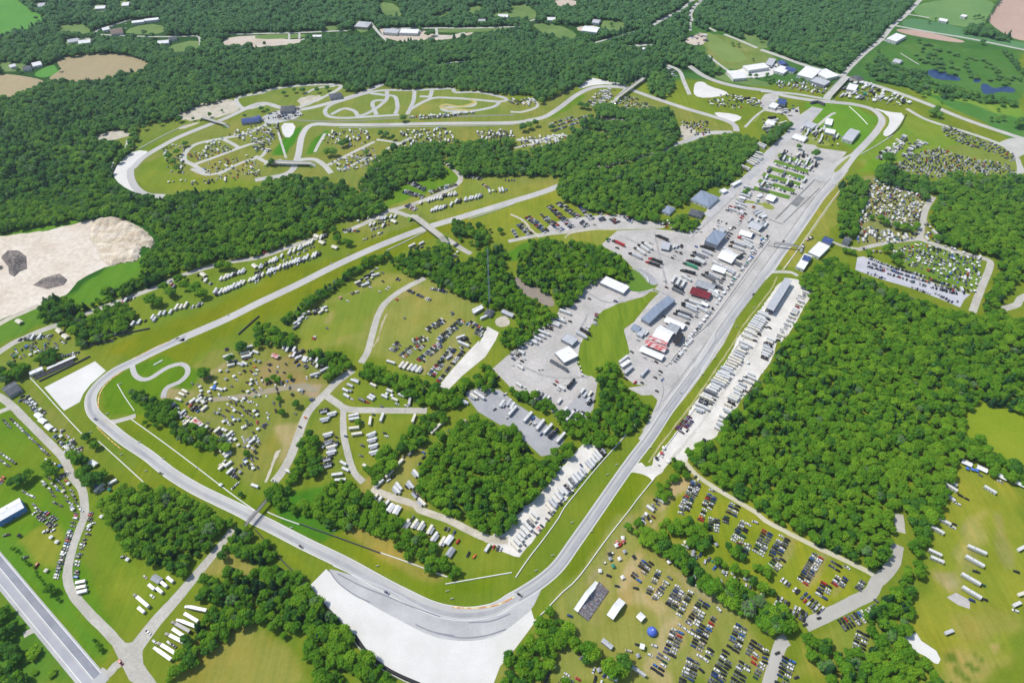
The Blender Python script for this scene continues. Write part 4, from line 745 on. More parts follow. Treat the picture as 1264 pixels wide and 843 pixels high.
# right hand meadow
RM = 'meadow at the far right'
seg(RM, 'd4', 'motorhome', [(845,40,905,70),(820,85,865,110),(805,195,855,220),(800,225,880,258)]); seg(RM, 'd4', 'semi trailer', [(990,175,1075,215),(975,225,1068,275),(965,315,1040,360),(968,380,1045,425)])
spots(RM, 'd4', 'car', [925,70, 915,85, 1030,300, 1060,365, 1070,435, 1050,430, 918,580, 1225,300, 1250,315, 1220,490, 1245,455, 1250,405, 1010,440], (8,3)); spots(RM, 'd4', 'travel trailer', [895,595, 1245,190, 1250,410, 1225,460], (9,-4))
seg(RM, 'd3', 'motorhome', [(890,680,925,700),(885,700,935,730),(880,745,920,775),(1055,700,1140,750)]); spots(RM, 'd3', 'car', [930,740, 955,755, 985,770, 940,795, 1050,655, 1145,685], (8,4)); spots(RM, 'd3', 'party tent', [980,600, 1055,628, 1150,665, 1240,700], (9,4), 'white'); spots(RM, 'd3', 'pop-up canopy', [1000,610, 1010,630, 1030,635, 985,625], (9,4), 'blue')
# grandstand field fittings
spots(G, 'c4', 'pop-up canopy', [485,240, 530,240, 600,230, 545,330, 500,275, 620,710, 555,205, 850,160, 890,205, 1000,170, 1000,255, 910,370, 1020,350, 770,255, 640,90, 430,780], (8,-4)); spots(G, 'c4', 'van', [535,170], (8,-8), 'red'); spots(G, 'c4', 'pop-up canopy', [520,160, 548,155], (8,-8), 'red')
spots(G, 'c4', 'car', [520,370, 575,685, 680,705, 700,660, 620,655, 290,515, 480,320, 610,380, 650,405, 670,415, 700,430], (8,3)); seg(G, 'c4', 'semi trailer', [(595,760,660,808)])
scatter('camp strip along the hedge', T('c4',800,290,880,330,980,400,1100,460,1200,540,1261,590,1261,560,1180,500,1060,420,960,370,860,300), 60, CAMP, (830,700,900,740), 4, 3.2)
scatter('camp strip in the upper hedge', T('c4',820,130,900,190,1000,240,1100,300,1200,370,1240,400,1220,430,1080,340,900,250,800,170), 30, CAMP, (830,700,900,740), 5, 4)
scatter('camp corner by turn one', T('c4',200,690,240,690,220,760,170,843,160,843), 22, CAMP); scatter('small camp by turn one', T('c4',290,680,340,690,360,740,330,740), 14, CAMP); scatter('camp below the tents', T('c4',390,770,440,790,530,830,420,850,400,820), 14, CAMP)
scatter('camp beside the boundary fence', T('c4',640,0,710,0,690,60,620,70)+T('c3',640,843,720,760,760,760,700,843), 45, CAMP, (790,640,820,600), 4, 3)
scatter('fence line beside the straight', T('c4',560,110,600,60,560,130,430,330,400,330), 30, {'pop-up canopy': .6, 'golf cart': .4})
rows('field by the camp lane', 'c3', [(870,640,930,690)], CAMP, 4)
# ---- gravel strip beside the main straight
RG = 'gravel strip beside the main straight'
rows(RG, 'c3', [(1150,10,1105,80),(1095,95,1050,150),(1045,160,1000,225),(990,235,940,300),(945,300,920,340)], {'semi trailer': .4, 'long travel trailer': .3, 'motorhome': .3}, 4.6, .97, (60,25), .2)
rows(RG, 'c3', [(1175,20,975,310)], CARS, 4.5, .6, (60,25)); rows(RG, 'c3', [(1255,30,1240,90),(1190,140,1150,200),(1130,215,1060,320),(1055,345,1010,430),(1090,280,1060,310)], RVS, 5.6, .85, (60,28), .6)
rows(RG, 'c3', [(1180,100,1150,110),(1210,200,1120,290),(1140,180,1120,200),(1000,480,930,495)], MIXED, 5, .85, (60,28), .6); rows(RG, 'c3', [(880,378,822,440,2)], CARS, 3, 1, (40,22), .1, ['purple','maroon','grey'])
rows(RG, 'c2', [(1240,690,1150,815)], {'semi trailer': .5, 'long travel trailer': .5}, 4.6, .95, (60,25), .2); rows(RG, 'c2', [(1250,740,1190,830)], CARS, 4.5, .6, (60,25))
rows(RG, 'd2', [(212,575,60,835)], {'travel trailer': .6, 'car': .4}, 4.4, .9, (30,12), .3); rows(RG, 'd2', [(190,575,130,690),(125,720,40,843),(20,720,0,760)], CARS, 3.2, .7, (30,12), .5); rows(RG, 'd3', [(30,0,0,50),(25,20,-5,90)], RVS, 5, .9, (60,25)); spots(RG, 'c3', 'pop-up canopy', [745,525, 735,550, 710,575, 770,590], (8,4)); spots(RG, 'd2', 'car', [22,765], (6,3), 'black')
spots(RG, 'c3', 'car', [1125,188], (8,3), 'red'); spots(RG, 'c3', 'golf cart', [723,605, 737,565, 765,595, 862,440], (5,3))
# ---- gravel lot inside the straight
GL = 'pale gravel lot inside turn one'
rows(GL, 'c3', [(440,545,330,665),(325,665,235,760),(232,760,190,815)], {'long travel trailer': .5, 'travel trailer': .3, 'motorhome': .2}, 4.6, .95, (-30,-35), .2); rows(GL, 'c3', [(350,610,200,790)], {'car': .8, 'travel trailer': .2}, 4.2, .75, (-30,-35), .5)
rows(GL, 'c3', [(310,525,240,620),(230,640,40,835)], {'car': .8, 'golf cart': .2}, 4.4, .8, (20,-10), .4); rows(GL, 'c3', [(455,540,300,740),(300,740,240,800)], {'pop-up canopy': .4, 'car': .4, 'golf cart': .2}, 6, .8, (20,-10), .6)
rows(GL, 'c4', [(120,30,20,180)], {'travel trailer': .7, 'motorhome': .3}, 5, .95, (25,25), .3); rows(GL, 'c4', [(195,20,60,190)], {'pop-up canopy': .5, 'car': .5}, 5, .8, (20,15), .6); spots(GL, 'c4', 'motorhome', [25,185], (18,12), 'white'); spots(GL, 'c3', 'party tent', [205,825], (16,20), 'white')
# ---- grey asphalt lots
DL = 'grey lot among the infield trees'
seg(DL, 'b3', 'semi trailer', [(1060,245,1120,290)]); spots(DL, 'b3', 'long travel trailer', [1020,300, 1040,305, 1100,230, 1065,275], (20,12)); rows(DL, 'b3', [(1215,285,1200,310),(1235,305,1225,330),(1250,325,1245,345)], RVS, 5, 1, (20,-28)); spots(DL, 'b3', 'car', [1165,335, 1225,375, 1180,180, 1120,265, 1195,320, 1215,262], (14,-10))
seg(DL, 'c3', 'semi trailer', [(100,355,70,390),(165,385,125,435),(200,410,165,450),(228,432,190,470,'black'),(262,455,228,490),(255,480,215,520,'silver'),(20,330,0,355),(45,312,20,340)]); rows(DL, 'c3', [(105,380,150,460),(80,395,130,425)], CARS, 4, .8, (14,-16), .8)
PL = 'upper asphalt lot beside the paddock'
rows(PL, 'c3', [(75,10,5,70),(120,-5,60,35),(65,55,15,90),(70,90,45,110),(10,120,50,135),(30,215,80,235),(225,200,215,215),(235,240,300,215),(270,215,265,240)], {'car': .75, 'travel trailer': .25}, 3.3, .95, (16,10), .3)
rows(PL, 'c3', [(125,255,180,285),(180,265,165,285),(335,270,350,250),(375,265,395,300,2),(240,300,210,330)], {'car': .6, 'travel trailer': .4}, 3.6, 1, (14,-18), .3); seg(PL, 'c3', 'semi trailer', [(275,330,235,365),(305,350,275,385),(345,362,312,395)]); rows(PL, 'c3', [(245,360,360,385),(310,340,370,360)], CARS, 3.6, .8, (14,-18), .6)
spots(PL, 'c3', 'semi trailer', [295,215], (20,-25), 'black'); spots(PL, 'c3', 'golf cart', [340,130, 345,150, 350,170, 330,110, 155,140, 140,142], (4,4))
rows(PL, 'c2', [(265,695,230,740),(235,730,190,770),(205,770,120,820),(170,800,90,843),(60,830,45,843)], {'semi trailer': .45, 'travel trailer': .3, 'car': .25}, 3.8, .95, (24,9), .3); rows(PL, 'c2', [(335,630,270,665),(420,695,410,750)], CARS, 3.4, .9, (20,8), .4); spots(PL, 'c2', 'car', [512,637, 385,625, 375,765, 350,780, 395,560, 415,548, 290,735, 250,720], (10,4))
seg(PL, 'c2', 'semi trailer', [(340,770,390,800,'black'),(325,790,370,815,'silver')])
# ---- paddock transporters
PD = 'main paddock'
seg(PD, 'c2', 'semi truck', [(718,318,762,338,'black'),(510,345,545,362,'red','black'),(655,440,735,470,'black','red'),(672,425,745,452,'black','red'),(640,348,692,383),(622,360,676,395),(605,374,656,409),(582,402,636,427,'silver'),(922,365,1000,390,'black'),(880,390,970,425,'silver'),(868,405,960,440,'grey','black'),(832,445,922,480,'green','dark green'),(850,432,940,465,'black'),(825,482,908,505,'black'),
  (930,500,1000,542,'grey'),(948,490,1018,530,'silver'),(968,510,1010,540),(1050,360,1150,392),(1070,345,1145,370,'silver'),(1100,320,1185,350,'white','red'),(1110,305,1180,330,'silver'),(820,635,925,680),(840,620,940,662,'white','grey'),(830,648,915,690,'silver'),(785,688,885,725,'silver','black'),(800,676,895,712,'grey','black'),(1150,275,1215,305,'silver'),(1130,290,1200,318)])
seg(PD, 'c2', 'semi trailer', [(808,505,780,555),(835,515,800,570),(862,522,822,582),(850,560,825,590),(1085,445,1145,400,'black'),(1060,515,1010,530,'black')])
spots(PD, 'c2', 'car', [480,335, 520,378, 685,355, 760,570, 750,540, 905,372, 865,740, 620,825, 640,800, 940,215, 1130,200, 860,745, 750,712, 800,415, 830,405, 1185,602, 1140,405, 1215,290], (10,4)); spots(PD, 'c2', 'travel trailer', [795,375, 810,372, 660,795, 600,780], (16,-18))
seg(PD, 'c3', 'semi trailer', [(530,110,570,75),(560,160,590,130,'silver'),(640,170,665,140,'silver')]); spots(PD, 'c3', 'van', [608,203], (14,-16), 'red'); spots(PD, 'c3', 'car', [640,205, 560,185, 655,85, 670,95, 690,100, 710,105, 725,95, 590,55, 730,150, 705,180, 712,245], (8,5))
rows('pit wall', 'c2', [(1255,318,1160,440),(1158,445,1080,540),(1075,550,1000,650),(995,660,930,745),(925,750,850,843)], {'timing stand': .75, 'golf cart': .25}, 4.2, .92, None, .4); rows('pit wall', 'c3', [(880,0,800,100)], {'timing stand': .8, 'golf cart': .2}, 4.2, .95, None, .4); rows('pit wall second line', 'c3', [(860,5,780,110)], {'timing stand': .5, 'golf cart': .5}, 5, .7, None, .5); rows('pit wall', 'c3', [(760,120,710,180)], {'golf cart': 1}, 6, .8, None, .6)
rows('pit wall second line', 'c2', [(1240,320,1150,430),(1060,560,980,670),(975,690,850,830)], {'timing stand': .5, 'golf cart': .5}, 5, .7, None, .7); rows(PD, 'c2', [(985,590,905,700),(800,700,735,770)], {'golf cart': .5, 'car': .5}, 6, .6, None, .8)
scatter('paddock pavilion yard', T('c2',720,240,780,250,900,290,930,300,870,310,740,280), 34, {'car': .5, 'golf cart': .3, 'pop-up canopy': .2}); rows('upper paddock', 'c2', [(1065,200,1080,180,2),(1110,215,1130,200),(1040,300,1090,280),(1000,240,1050,260)], MIXED, 4, .9)
rows(PD, 'c2', [(1195,300,1090,455),(1080,470,985,600),(980,610,905,715),(1095,350,960,520),(930,430,810,590),(1000,350,905,460)], {'semi trailer': .55, 'party tent': .12, 'car': .2, 'golf cart': .13}, 5.6, .9, (25,12), .4)
rows(PD, 'c2', [(1140,210,1060,330),(1020,250,960,330),(880,330,780,430)], CARS, 5, .5, (25,12), 1.2)
for k, (x1, y1, x2, y2) in enumerate([(962,195,1003,207.5),(957,203,999,216),(949,211,995,224),(943,219,989,232),(938,227.5,982,240)]):
    for (a, b) in ((x1, y1),): 
        t0 = ((x1-944)*TS, (y1-210)*TS, (x2-944)*TS, (y2-210)*TS); rows('striped grass grid', 'd2', [t0], {'semi trailer': .12, 'car': .7, 'pop-up canopy': .18}, 3.6, .72, (2,-3), .3)
rows('upper paddock', 'd2', [(20,60,-60,190),(-80,90,-130,190),(-60,215,0,250)], {'semi trailer': .3, 'car': .5, 'pop-up canopy': .2}, 4.5, .8); rows('upper paddock', 'c2', [(1140,120,1100,180),(1180,200,1230,230),(1150,240,1240,270),(1210,130,1255,160)], {'semi trailer': .4, 'car': .4, 'party tent': .2}, 4.5, .8)
# meadow lot
ML = 'lot below the north wood'
rows(ML, 'c2', [(85,228,175,300,2),(190,175,300,278,2),(170,232,250,292,2),(235,160,330,228,2),(340,170,395,240,2),(345,250,370,272,2),(45,265,95,312,2),(12,290,30,325),(440,232,450,245,2),(492,235,520,255,2),(560,225,595,252,2),(425,205,440,215)], CARS, 3.1, .95); spots(ML, 'c2', 'car', [650,258, 410,265, 475,215, 530,225, 150,215, 160,225], (8,3))
# ---- infield meadow
IM = 'mown camp meadow'
rows(IM, 'b2', [(915,730,840,780,2),(1005,730,890,835,2),(1040,742,1110,782,2),(1070,790,1100,805),(770,835,835,815,2),(745,585,850,632),(855,575,930,592),(640,580,650,570),(690,530,700,535),(470,600,500,590)], CARS, 3, .95); spots(IM, 'b2', 'car', [955,690, 620,500, 620,540, 605,590, 725,718, 350,768, 540,560, 560,570, 690,630, 450,635, 285,820, 290,810], (8,4)); spots(IM, 'b2', 'semi trailer', [1080,678], (22,-10), 'white'); spots(IM, 'b2', 'motorhome', [1120,700, 1115,718, 1000,815, 1015,825], (20,-8)); spots(IM, 'b2', 'pop-up canopy', [415,622], (8,4), 'orange' if False else 'red')
rows(IM, 'b3', [(700,12,668,50,2),(765,35,715,78,2),(830,0,790,42,2),(905,15,800,100,2),(960,40,855,170,2),(1010,55,890,200),(1000,40,1040,10)], CARS, 3, .93); rows(IM, 'b3', [(712,122,795,145)], {'long travel trailer': .6, 'motorhome': .4}, 5, 1, (18,-22)); seg(IM, 'b3', 'motorhome', [(638,98,680,112)]); seg(IM, 'b3', 'semi trailer', [(985,5,1040,30)])
scatter('tree edge of the camp meadow', T('b2',480,550,590,480,600,500,540,570,570,570,480,560), 24, MIXED); scatter('tree edge of the camp meadow', T('b2',180,760,240,700,340,650,350,690,270,700,200,770), 26, MIXED)
# ---- infield camps
IC = 'round infield camp'
spots(IC, 'b3', 'long travel trailer', [335,342, 375,358, 340,385, 355,385, 355,458, 358,495, 372,520, 372,545, 350,575, 355,605, 385,505], (22,-6)); spots(IC, 'b3', 'motorhome', [480,368, 482,385, 482,430, 496,458, 400,655, 416,682, 390,665], (22,-3)); spots(IC, 'b3', 'long travel trailer', [566,458, 570,485, 576,515, 580,545], (22,-7)); spots(IC, 'b3', 'motorhome', [560,395, 617,378, 772,383, 752,298], (5,-25)); spots(IC, 'b3', 'travel trailer', [480,200, 462,222, 440,245, 445,272, 575,220, 520,292, 560,285, 570,275, 630,275, 655,287, 680,290, 655,248, 712,270, 430,600, 440,630, 420,610, 540,615], (16,8)); spots(IC, 'b3', 'car', [470,285, 570,260, 630,450, 640,465, 615,320, 395,470, 405,495, 345,480, 325,505, 375,595, 690,310, 735,318, 725,322, 520,395, 440,465, 410,510, 520,510, 545,300, 575,360, 515,560], (10,4)); seg(IC, 'b3', 'long travel trailer', [(455,185,510,208)])
spots(IC, 'b3', 'pop-up canopy', [455,210, 430,260, 465,248, 640,262, 665,270, 545,465, 550,500, 380,480, 330,520], (8,4))
rows('trailer row between the infield hedges', 'b3', [(930,382,880,432),(870,440,845,470),(760,550,700,600),(690,620,655,650),(640,670,605,700)], RVS, 9, 1, (14,-14), .4); rows('trailer row between the infield hedges', 'b3', [(770,545,760,560),(720,570,740,560),(650,680,690,650),(820,570,800,600)], CARS, 4, 1, (14,-12)); spots('trailer row between the infield hedges', 'b3', 'long travel trailer', [700,712, 758,705, 785,752, 812,788, 785,650, 690,730], (14,16)); spots('trailer row between the infield hedges', 'b3', 'car', [795,770, 735,712, 770,730, 1025,392, 820,545], (10,8))
LC = 'camp lane behind turn one'
spots(LC, 'b3', 'travel trailer', [605,778, 640,795, 670,812, 585,765], (12,-16)); spots(LC, 'b3', 'car', [590,745, 560,750, 620,790, 655,800, 700,815, 712,828, 575,760], (10,-10)); spots(LC, 'b4', 'long travel trailer', [735,70, 776,70, 806,80, 850,98, 872,132, 910,155], (14,-20)); spots(LC, 'b4', 'party tent', [942,150, 660,-5, 690,5], (12,-18), 'white'); spots(LC, 'b4', 'party tent', [950,210], (12,-18), 'grey'); spots(LC, 'b4', 'car', [940,95, 925,90, 968,110, 1036,215, 1066,225, 765,40, 1160,180, 1180,185, 1195,190, 1240,175, 855,270, 460,70, 820,110], (8,-14)); spots(LC, 'b4', 'van', [986,153], (8,-12), 'red'); spots(LC, 'b4', 'travel trailer', [1130,187], (10,-16), 'white')
scatter('scrub edge camp', T('b3',930,95,960,70,900,130,880,110), 0 if False else 4, MIXED)
# left infield camp
EC = 'camp field inside turn three'
scatter(EC, T('b3',100,60,300,180,400,170,330,120,180,40), 20, MIXED)
rows(EC, 'a3', [(820,320,960,420,2),(960,420,1060,440),(1060,430,1135,490,2),(960,275,1010,300,2),(920,300,985,340,2),(1085,600,1165,660,2),(1150,700,1130,720),(1240,470,1200,540),(1215,555,1190,580),(1090,530,1110,560)], {'car': .62, 'travel trailer': .2, 'pop-up canopy': .18}, 3.4, .95, (14,-12), .5)
spots(EC, 'a3', 'car', [1125,222, 1150,190, 1165,160, 1240,130, 1250,145, 1180,245, 1210,340, 1225,300, 1085,365, 1095,370, 1105,340, 1130,325, 1145,325, 955,375, 950,372, 1170,745, 1010,400, 1030,402, 1205,205, 1230,205, 1100,590], (10,5)); spots(EC, 'a3', 'pop-up canopy', [1100,190, 1030,232, 1060,238, 1045,225, 1095,238, 1075,705, 1200,335, 1060,355, 1220,215, 1240,100], (8,4)); spots(EC, 'a3', 'party tent', [962,402], (10,5), 'red'); spots(EC, 'a3', 'travel trailer', [1170,120, 1200,90, 1190,115, 1145,290, 1215,65, 1245,60, 1070,240, 870,290, 880,300, 900,250, 885,265], (14,6))
rows(EC, 'b3', [(150,28,200,65,2),(200,65,330,125,2)], {'travel trailer': .5, 'car': .5}, 3.2, .95, (8,-16), .3); spots(EC, 'b3', 'car', [0,145, 20,150, 65,118, 75,115, 25,235, 140,155, 150,158, 225,255, 235,258, 180,195, 270,290, 280,283, 60,355, 45,410, 55,405, 40,420, 195,355, 15,495, 5,570, 245,375, 95,685, 218,420, 440,468, 10,-5, 90,10], (10,6)); spots(EC, 'b3', 'pop-up canopy', [45,355, 190,195, 180,265, 10,462, 20,105, 215,245, 40,400, 8,500, 230,245], (8,4)); spots(EC, 'b3', 'party tent', [100,80, 115,75], (9,4), 'red'); spots(EC, 'b3', 'travel trailer', [0,710, 165,640], (14,6), 'white')
scatter(EC, T('a3',870,200,1261,60,1261,340,1100,420,950,250), 70, {'car': .6, 'pop-up canopy': .4}); scatter(EC, T('b3',0,80,160,100,280,200,150,330,0,450), 34, {'car': .7, 'dome tent': .3}); scatter(EC, T('a3',1120,360,1261,340,1261,640,1160,640,1130,500), 46, {'car': .8, 'pop-up canopy': .3}); scatter(EC, T('a3',1090,40,1261,30,1200,120,1110,130), 22, MIXED)
# ---- left outside camps
OC = 'service road outside turn three'
rows(OC, 'a3', [(55,385,240,560)], CARS, 2.9, .95, (14,6), .3); rows(OC, 'a3', [(20,390,45,420),(-5,560,60,605,2)], CARS, 3, 1, (14,6)); spots(OC, 'a3', 'van', [15,665, 8,680, 25,670], (12,6), 'red'); spots(OC, 'a3', 'car', [0,690, 20,690], (12,6), 'dark blue')
scatter('crowded camp beside the service road', T('a3',80,270,150,270,210,330,230,400,180,360,110,300), 70, {'pop-up canopy': .5, 'car': .5}, (25,500,45,520), 4.2, 3); scatter('crowded camp beside the service road', T('a3',250,420,290,430,400,520,400,560,330,560,270,480), 50, CAMP, (70,540,100,570), 4.5, 3.4)
spots('crowded camp beside the service road', 'a3', 'party tent', [190,370, 200,385, 210,395, 225,415, 240,425, 230,440], (14,10), 'white'); spots('crowded camp beside the service road', 'a3', 'party tent', [180,385, 205,410, 225,430], (14,10), 'blue')
rows(OC, 'a3', [(230,580,300,620),(225,680,275,745,2),(310,690,340,760,2),(340,760,385,843,2),(265,790,295,805),(115,735,160,760),(165,800,200,843),(330,640,280,680)], {'car': .8, 'pop-up canopy': .2}, 3, .93, (14,7), .4); scatter(OC, T('a3',450,690,560,690,560,730,460,730), 14, MIXED); spots(OC, 'a3', 'party tent', [455,602], (10,6), 'white')
rows(OC, 'a4', [(372,0,368,40),(360,50,270,330)], CARS, 2.9, .95, (14,3), .3); rows(OC, 'a4', [(440,15,425,120),(415,130,375,245),(375,250,372,330)], CARS, 3.1, .9, (14,3), .4); rows(OC, 'a4', [(395,355,405,400)], {'travel trailer': 1}, 4, .8, (14,-3)); rows(OC, 'a4', [(180,5,255,60,2),(225,92,262,88,2),(385,0,380,10)], CARS, 3, .95, (12,-8)); spots(OC, 'a4', 'car', [30,122, 118,232, 300,180, 300,300, 285,330, 450,65, 440,20, 600,228], (12,-3)); spots(OC, 'a4', 'car', [175,272], (12,-14), 'red'); spots(OC, 'a4', 'pop-up canopy', [95,127, 250,135, 278,158, 226,297, 622,243, 435,80, 495,35], (8,3)); spots(OC, 'a4', 'motorhome', [558,90], (12,16))
BT = 'truck park by the road junction'
seg(BT, 'a4', 'semi truck', [(890,465,1020,495,'white','white'),(760,640,862,705,'white','black'),(800,600,905,648,'white','black'),(842,548,920,590,'grey','black'),(855,530,965,575,'white','white'),(745,665,840,735,'white','white'),(645,408,730,475,'white','black')]); seg(BT, 'a4', 'semi trailer', [(895,505,968,545),(832,575,915,628)]); spots(BT, 'a4', 'travel trailer', [740,345, 722,335, 740,378, 762,390, 778,395, 800,365, 830,342, 815,355, 690,490, 712,510, 905,450], (9,8)); spots(BT, 'a4', 'party tent', [765,340], (12,10), 'grey'); spots(BT, 'a4', 'car', [740,420, 805,375, 790,350, 705,325, 910,480, 915,490, 820,645, 835,650, 845,660, 720,595, 750,640, 585,740], (8,7)); spots(BT, 'a4', 'pop-up canopy', [962,425], (8,4), 'white')
# ---- road-side camps along the far straight
WC = 'camp beyond the far straight'
rows(WC, 'a2', [(780,700,830,692),(860,672,905,660),(1060,600,1261,520),(1080,530,1180,495),(1050,590,1100,575),(745,715,770,705)], RVS, 4.4, .95, (10,-16), .4); rows(WC, 'a2', [(930,668,985,650),(650,748,720,728),(440,832,640,765),(550,660,660,620),(90,825,250,805),(965,510,1000,545),(1000,540,1030,555),(830,545,850,575),(740,730,840,695)], {'car': .7, 'travel trailer': .3}, 3.2, .93, (8,-12), .5); spots(WC, 'a2', 'party tent', [990,512, 975,520, 290,785, 320,812, 95,740, 1240,470], (8,6), 'cream')
rows(WC, 'b2', [(0,482,100,435),(130,420,345,320),(0,530,130,470),(140,465,310,410)], RVS, 4.2, .93, (8,-16), .4); rows(WC, 'b2', [(0,500,120,455),(140,440,340,345),(0,545,120,490),(140,480,300,425)], CARS, 4, .8, (8,-16), .8); rows(WC, 'b2', [(30,410,130,360),(140,350,275,275),(500,250,590,215),(530,338,615,305)], {'car': .8, 'pop-up canopy': .2}, 4, .8, (8,-12), .6); rows(WC, 'b2', [(430,290,505,298),(560,270,680,240),(570,290,650,265),(600,240,680,228)], {'car': .55, 'travel trailer': .45}, 3.4, .95, (8,-14), .5); spots(WC, 'b2', 'party tent', [675,252, 325,355, 300,325, 388,378], (10,5), 'cream')
scatter(WC, T('a3',0,80,180,-10,330,0,260,60,180,60,60,110), 40, {'car': .7, 'pop-up canopy': .3}, (0,440,60,410)); rows(WC, 'a3', [(230,95,380,60),(250,110,330,80)], {'car': 1}, 3, .9, (6,-12)); scatter(WC, T('a3',400,20,440,0,560,0,440,30), 10, CARS)
UC = 'camp above the bridge road'
rows(UC, 'b2', [(750,60,830,95,2),(725,103,815,132,2),(850,108,975,68,2),(740,170,780,192,2),(1020,25,1100,42,2),(1110,70,1140,90)], CARS, 3.2, .93); rows(UC, 'b2', [(805,162,900,135),(900,130,970,118),(860,198,965,165),(980,155,1100,128)], RVS, 4.6, .95, (8,-14), .4); rows(UC, 'b2', [(1140,108,1220,98),(1190,50,1261,50),(960,700,962,702)], MIXED, 5, .9, None, .8)
scatter(UC, T('b2',850,370,940,330,1000,380,960,460,900,450,900,400), 10, MIXED); scatter(UC, T('b2',740,370,830,355,830,380,760,390), 8, MIXED)
# ---- carousel and kart camps (small in the picture)
scatter('carousel camp', T('a1',990,700,1150,640,1261,600,1261,700,1100,660,1000,740), 60, CAMP, (250,165,310,150), 6, 3); scatter('carousel camp', T('a1',910,750,1070,690,1130,730,950,790), 50, CAMP, (240,195,290,180), 9, 3); scatter('carousel camp', T('a1',970,810,1180,740,1261,790,1261,843,1000,843), 60, CAMP, (240,205,300,190), 9, 3.2); scatter('carousel camp', T('a1',790,720,900,690,900,840,820,843), 45, CAMP, None, 8, 3.2); scatter('carousel camp', T('b1',0,620,110,600,110,650,60,740,0,740), 90, CAMP, (320,180,340,165), 6, 3); scatter('carousel camp', T('a2',800,60,1261,0,1261,30,900,80), 34, CAMP, (200,228,320,215), 8, 4)
scatter('camp above the T eight grass'.replace('T eight', 'kart side'), T('b1',350,640,540,630,560,680,480,720,360,700,320,710), 70, MIXED, (400,170,450,165), 6, 3); scatter('camp above the kart side grass', T('b1',350,800,570,700,610,790,420,840), 90, CAMP, (410,205,460,185), 8, 3); scatter('dense camp below the kart circuit', T('b1',690,640,940,618,970,690,900,700,830,740,700,720,740,670), 170, MIXED, (490,160,550,158), 5, 2.8); rows('terrace above the long straight', 'b1', [(740,572,900,562),(900,562,1060,548),(800,580,1000,560)], {'pop-up canopy': .5, 'car': .3, 'travel trailer': .2}, 3.6, .9); scatter('dense camp below the kart circuit', T('b1',1070,640,1261,630,1261,670,1100,680), 80, MIXED, (580,162,630,162), 5, 3); scatter('kart circuit yard', T('b1',70,545,230,520,210,570,110,590), 25, CARS)
rows('kart circuit yard', 'b1', [(30,580,110,570),(140,570,230,560)], CARS, 4, .9)
scatter('hill camp by the bridge', T('c1',380,490,440,440,510,435,490,480,450,520,400,520), 70, MIXED, (735,120,750,110), 5, 3); scatter('hill camp by the bridge', T('c1',500,480,580,465,700,520,690,560,600,545,500,510), 120, CARS, (760,122,800,135), 5, 2.9); scatter('camp in the centre wood', T('c1',40,680,240,650,290,660,200,720,60,720), 80, MIXED, (640,175,700,168), 5, 3); rows('camp in the centre wood', 'c1', [(190,605,300,570),(200,620,370,565),(215,635,350,590)], CARS, 3.2, .9); scatter('camp in the centre wood', T('c1',420,565,560,580,540,610,430,590), 20, CARS); scatter('lower hillside lot', T('c1',830,590,960,590,970,650,900,665,850,620), 70, CARS, (840,150,870,160), 5, 2.9); scatter('river bend camp', T('c1',0,480,120,480,130,510,0,515), 35, MIXED); scatter('sandy yard', T('c1',830,195,940,150,960,200,900,230), 26, MIXED); scatter('river bend camp', T('c1',760,330,810,345,820,380,790,380), 14, MIXED)
scatter('lower paddock camp', T('c1',930,490,1050,455,1200,480,1180,500,1100,500,1140,540,1000,520), 80, CAMP, (870,125,920,125), 6, 3.4); scatter('lower paddock camp', T('c1',1080,455,1250,500,1220,530,1080,480), 40, MIXED)
scatter('vendor village behind the last corner', T('d1',380,430,420,390,500,410,700,480,710,520,600,510,500,490,370,470), 130, {'pop-up canopy': .35, 'party tent': .3, 'semi trailer': .15, 'car': .2}, (1040,105,1120,130), 6, 4.6); scatter('row behind the far service lane', T('d1',50,400,130,390,300,430,290,460,150,440,50,425), 70, MIXED, (960,105,1015,115), 5, 3.6)
scatter('factory yard', T('d1',0,300,80,290,100,330,0,345), 12, CARS)
scatter('upper infield paddock', T('d1',180,600,260,610,300,630,440,690,330,710,230,680,150,690), 60, {'semi trailer': .4, 'car': .4, 'pop-up canopy': .2}, (1000,170,1040,180), 6, 4); scatter('upper infield paddock', T('d1',60,740,160,730,270,790,260,843,180,830,70,780), 50, {'semi trailer': .3, 'car': .5, 'pop-up canopy': .2}, (960,200,1000,210), 6, 4); scatter('west paddock', T('d1',-10,580,60,570,100,600,60,640,0,660), 40, {'semi trailer': .4, 'car': .6}, (950,150,960,160), 6, 4); scatter('west paddock', T('d1',20,490,110,480,160,540,140,570,80,560,20,520), 34, MIXED); scatter('paddock avenue edge', T('c1',1110,830,1220,700,1240,720,1150,843), 30, {'semi trailer': .3, 'car': .7})
rows('last corner meadow', 'd1', [(545,770,680,665),(560,780,690,680),(585,775,660,720)], MIXED, 3.4, .95, (12,6)); rows('last corner meadow', 'd1', [(670,765,750,690),(690,770,760,700),(700,700,790,700)], {'travel trailer': .4, 'car': .6}, 3.2, .95, (12,4)); scatter('great parking meadow', T('d1',860,620,900,610,1000,660,1140,710,1210,750,1220,800,1100,740,960,700,880,660), 150, CARS, (1170,160,1230,190), 6, 2.9); scatter('great parking meadow', T('d1',680,780,760,740,850,720,1000,770,1180,800,1230,843,680,843)+T('d2',1210,35,1100,25,900,10,850,40,560,-5), 520, CARS, (1110,190,1250,215), 6.0, 2.9)
CG = 'crowded campground'
scatter(CG, T('d2',530,40,640,60,770,100,765,190,740,300,600,270,560,210,460,270,470,150), 520, CAMP, (1070,230,1140,250), 5.6, 3.0); scatter(CG, T('d2',460,270,600,300,740,310,720,345,560,350,450,350), 90, MIXED, (1060,290,1120,300), 6, 3.6); scatter(CG, T('d2',780,250,860,300,880,350,780,340), 22, MIXED)
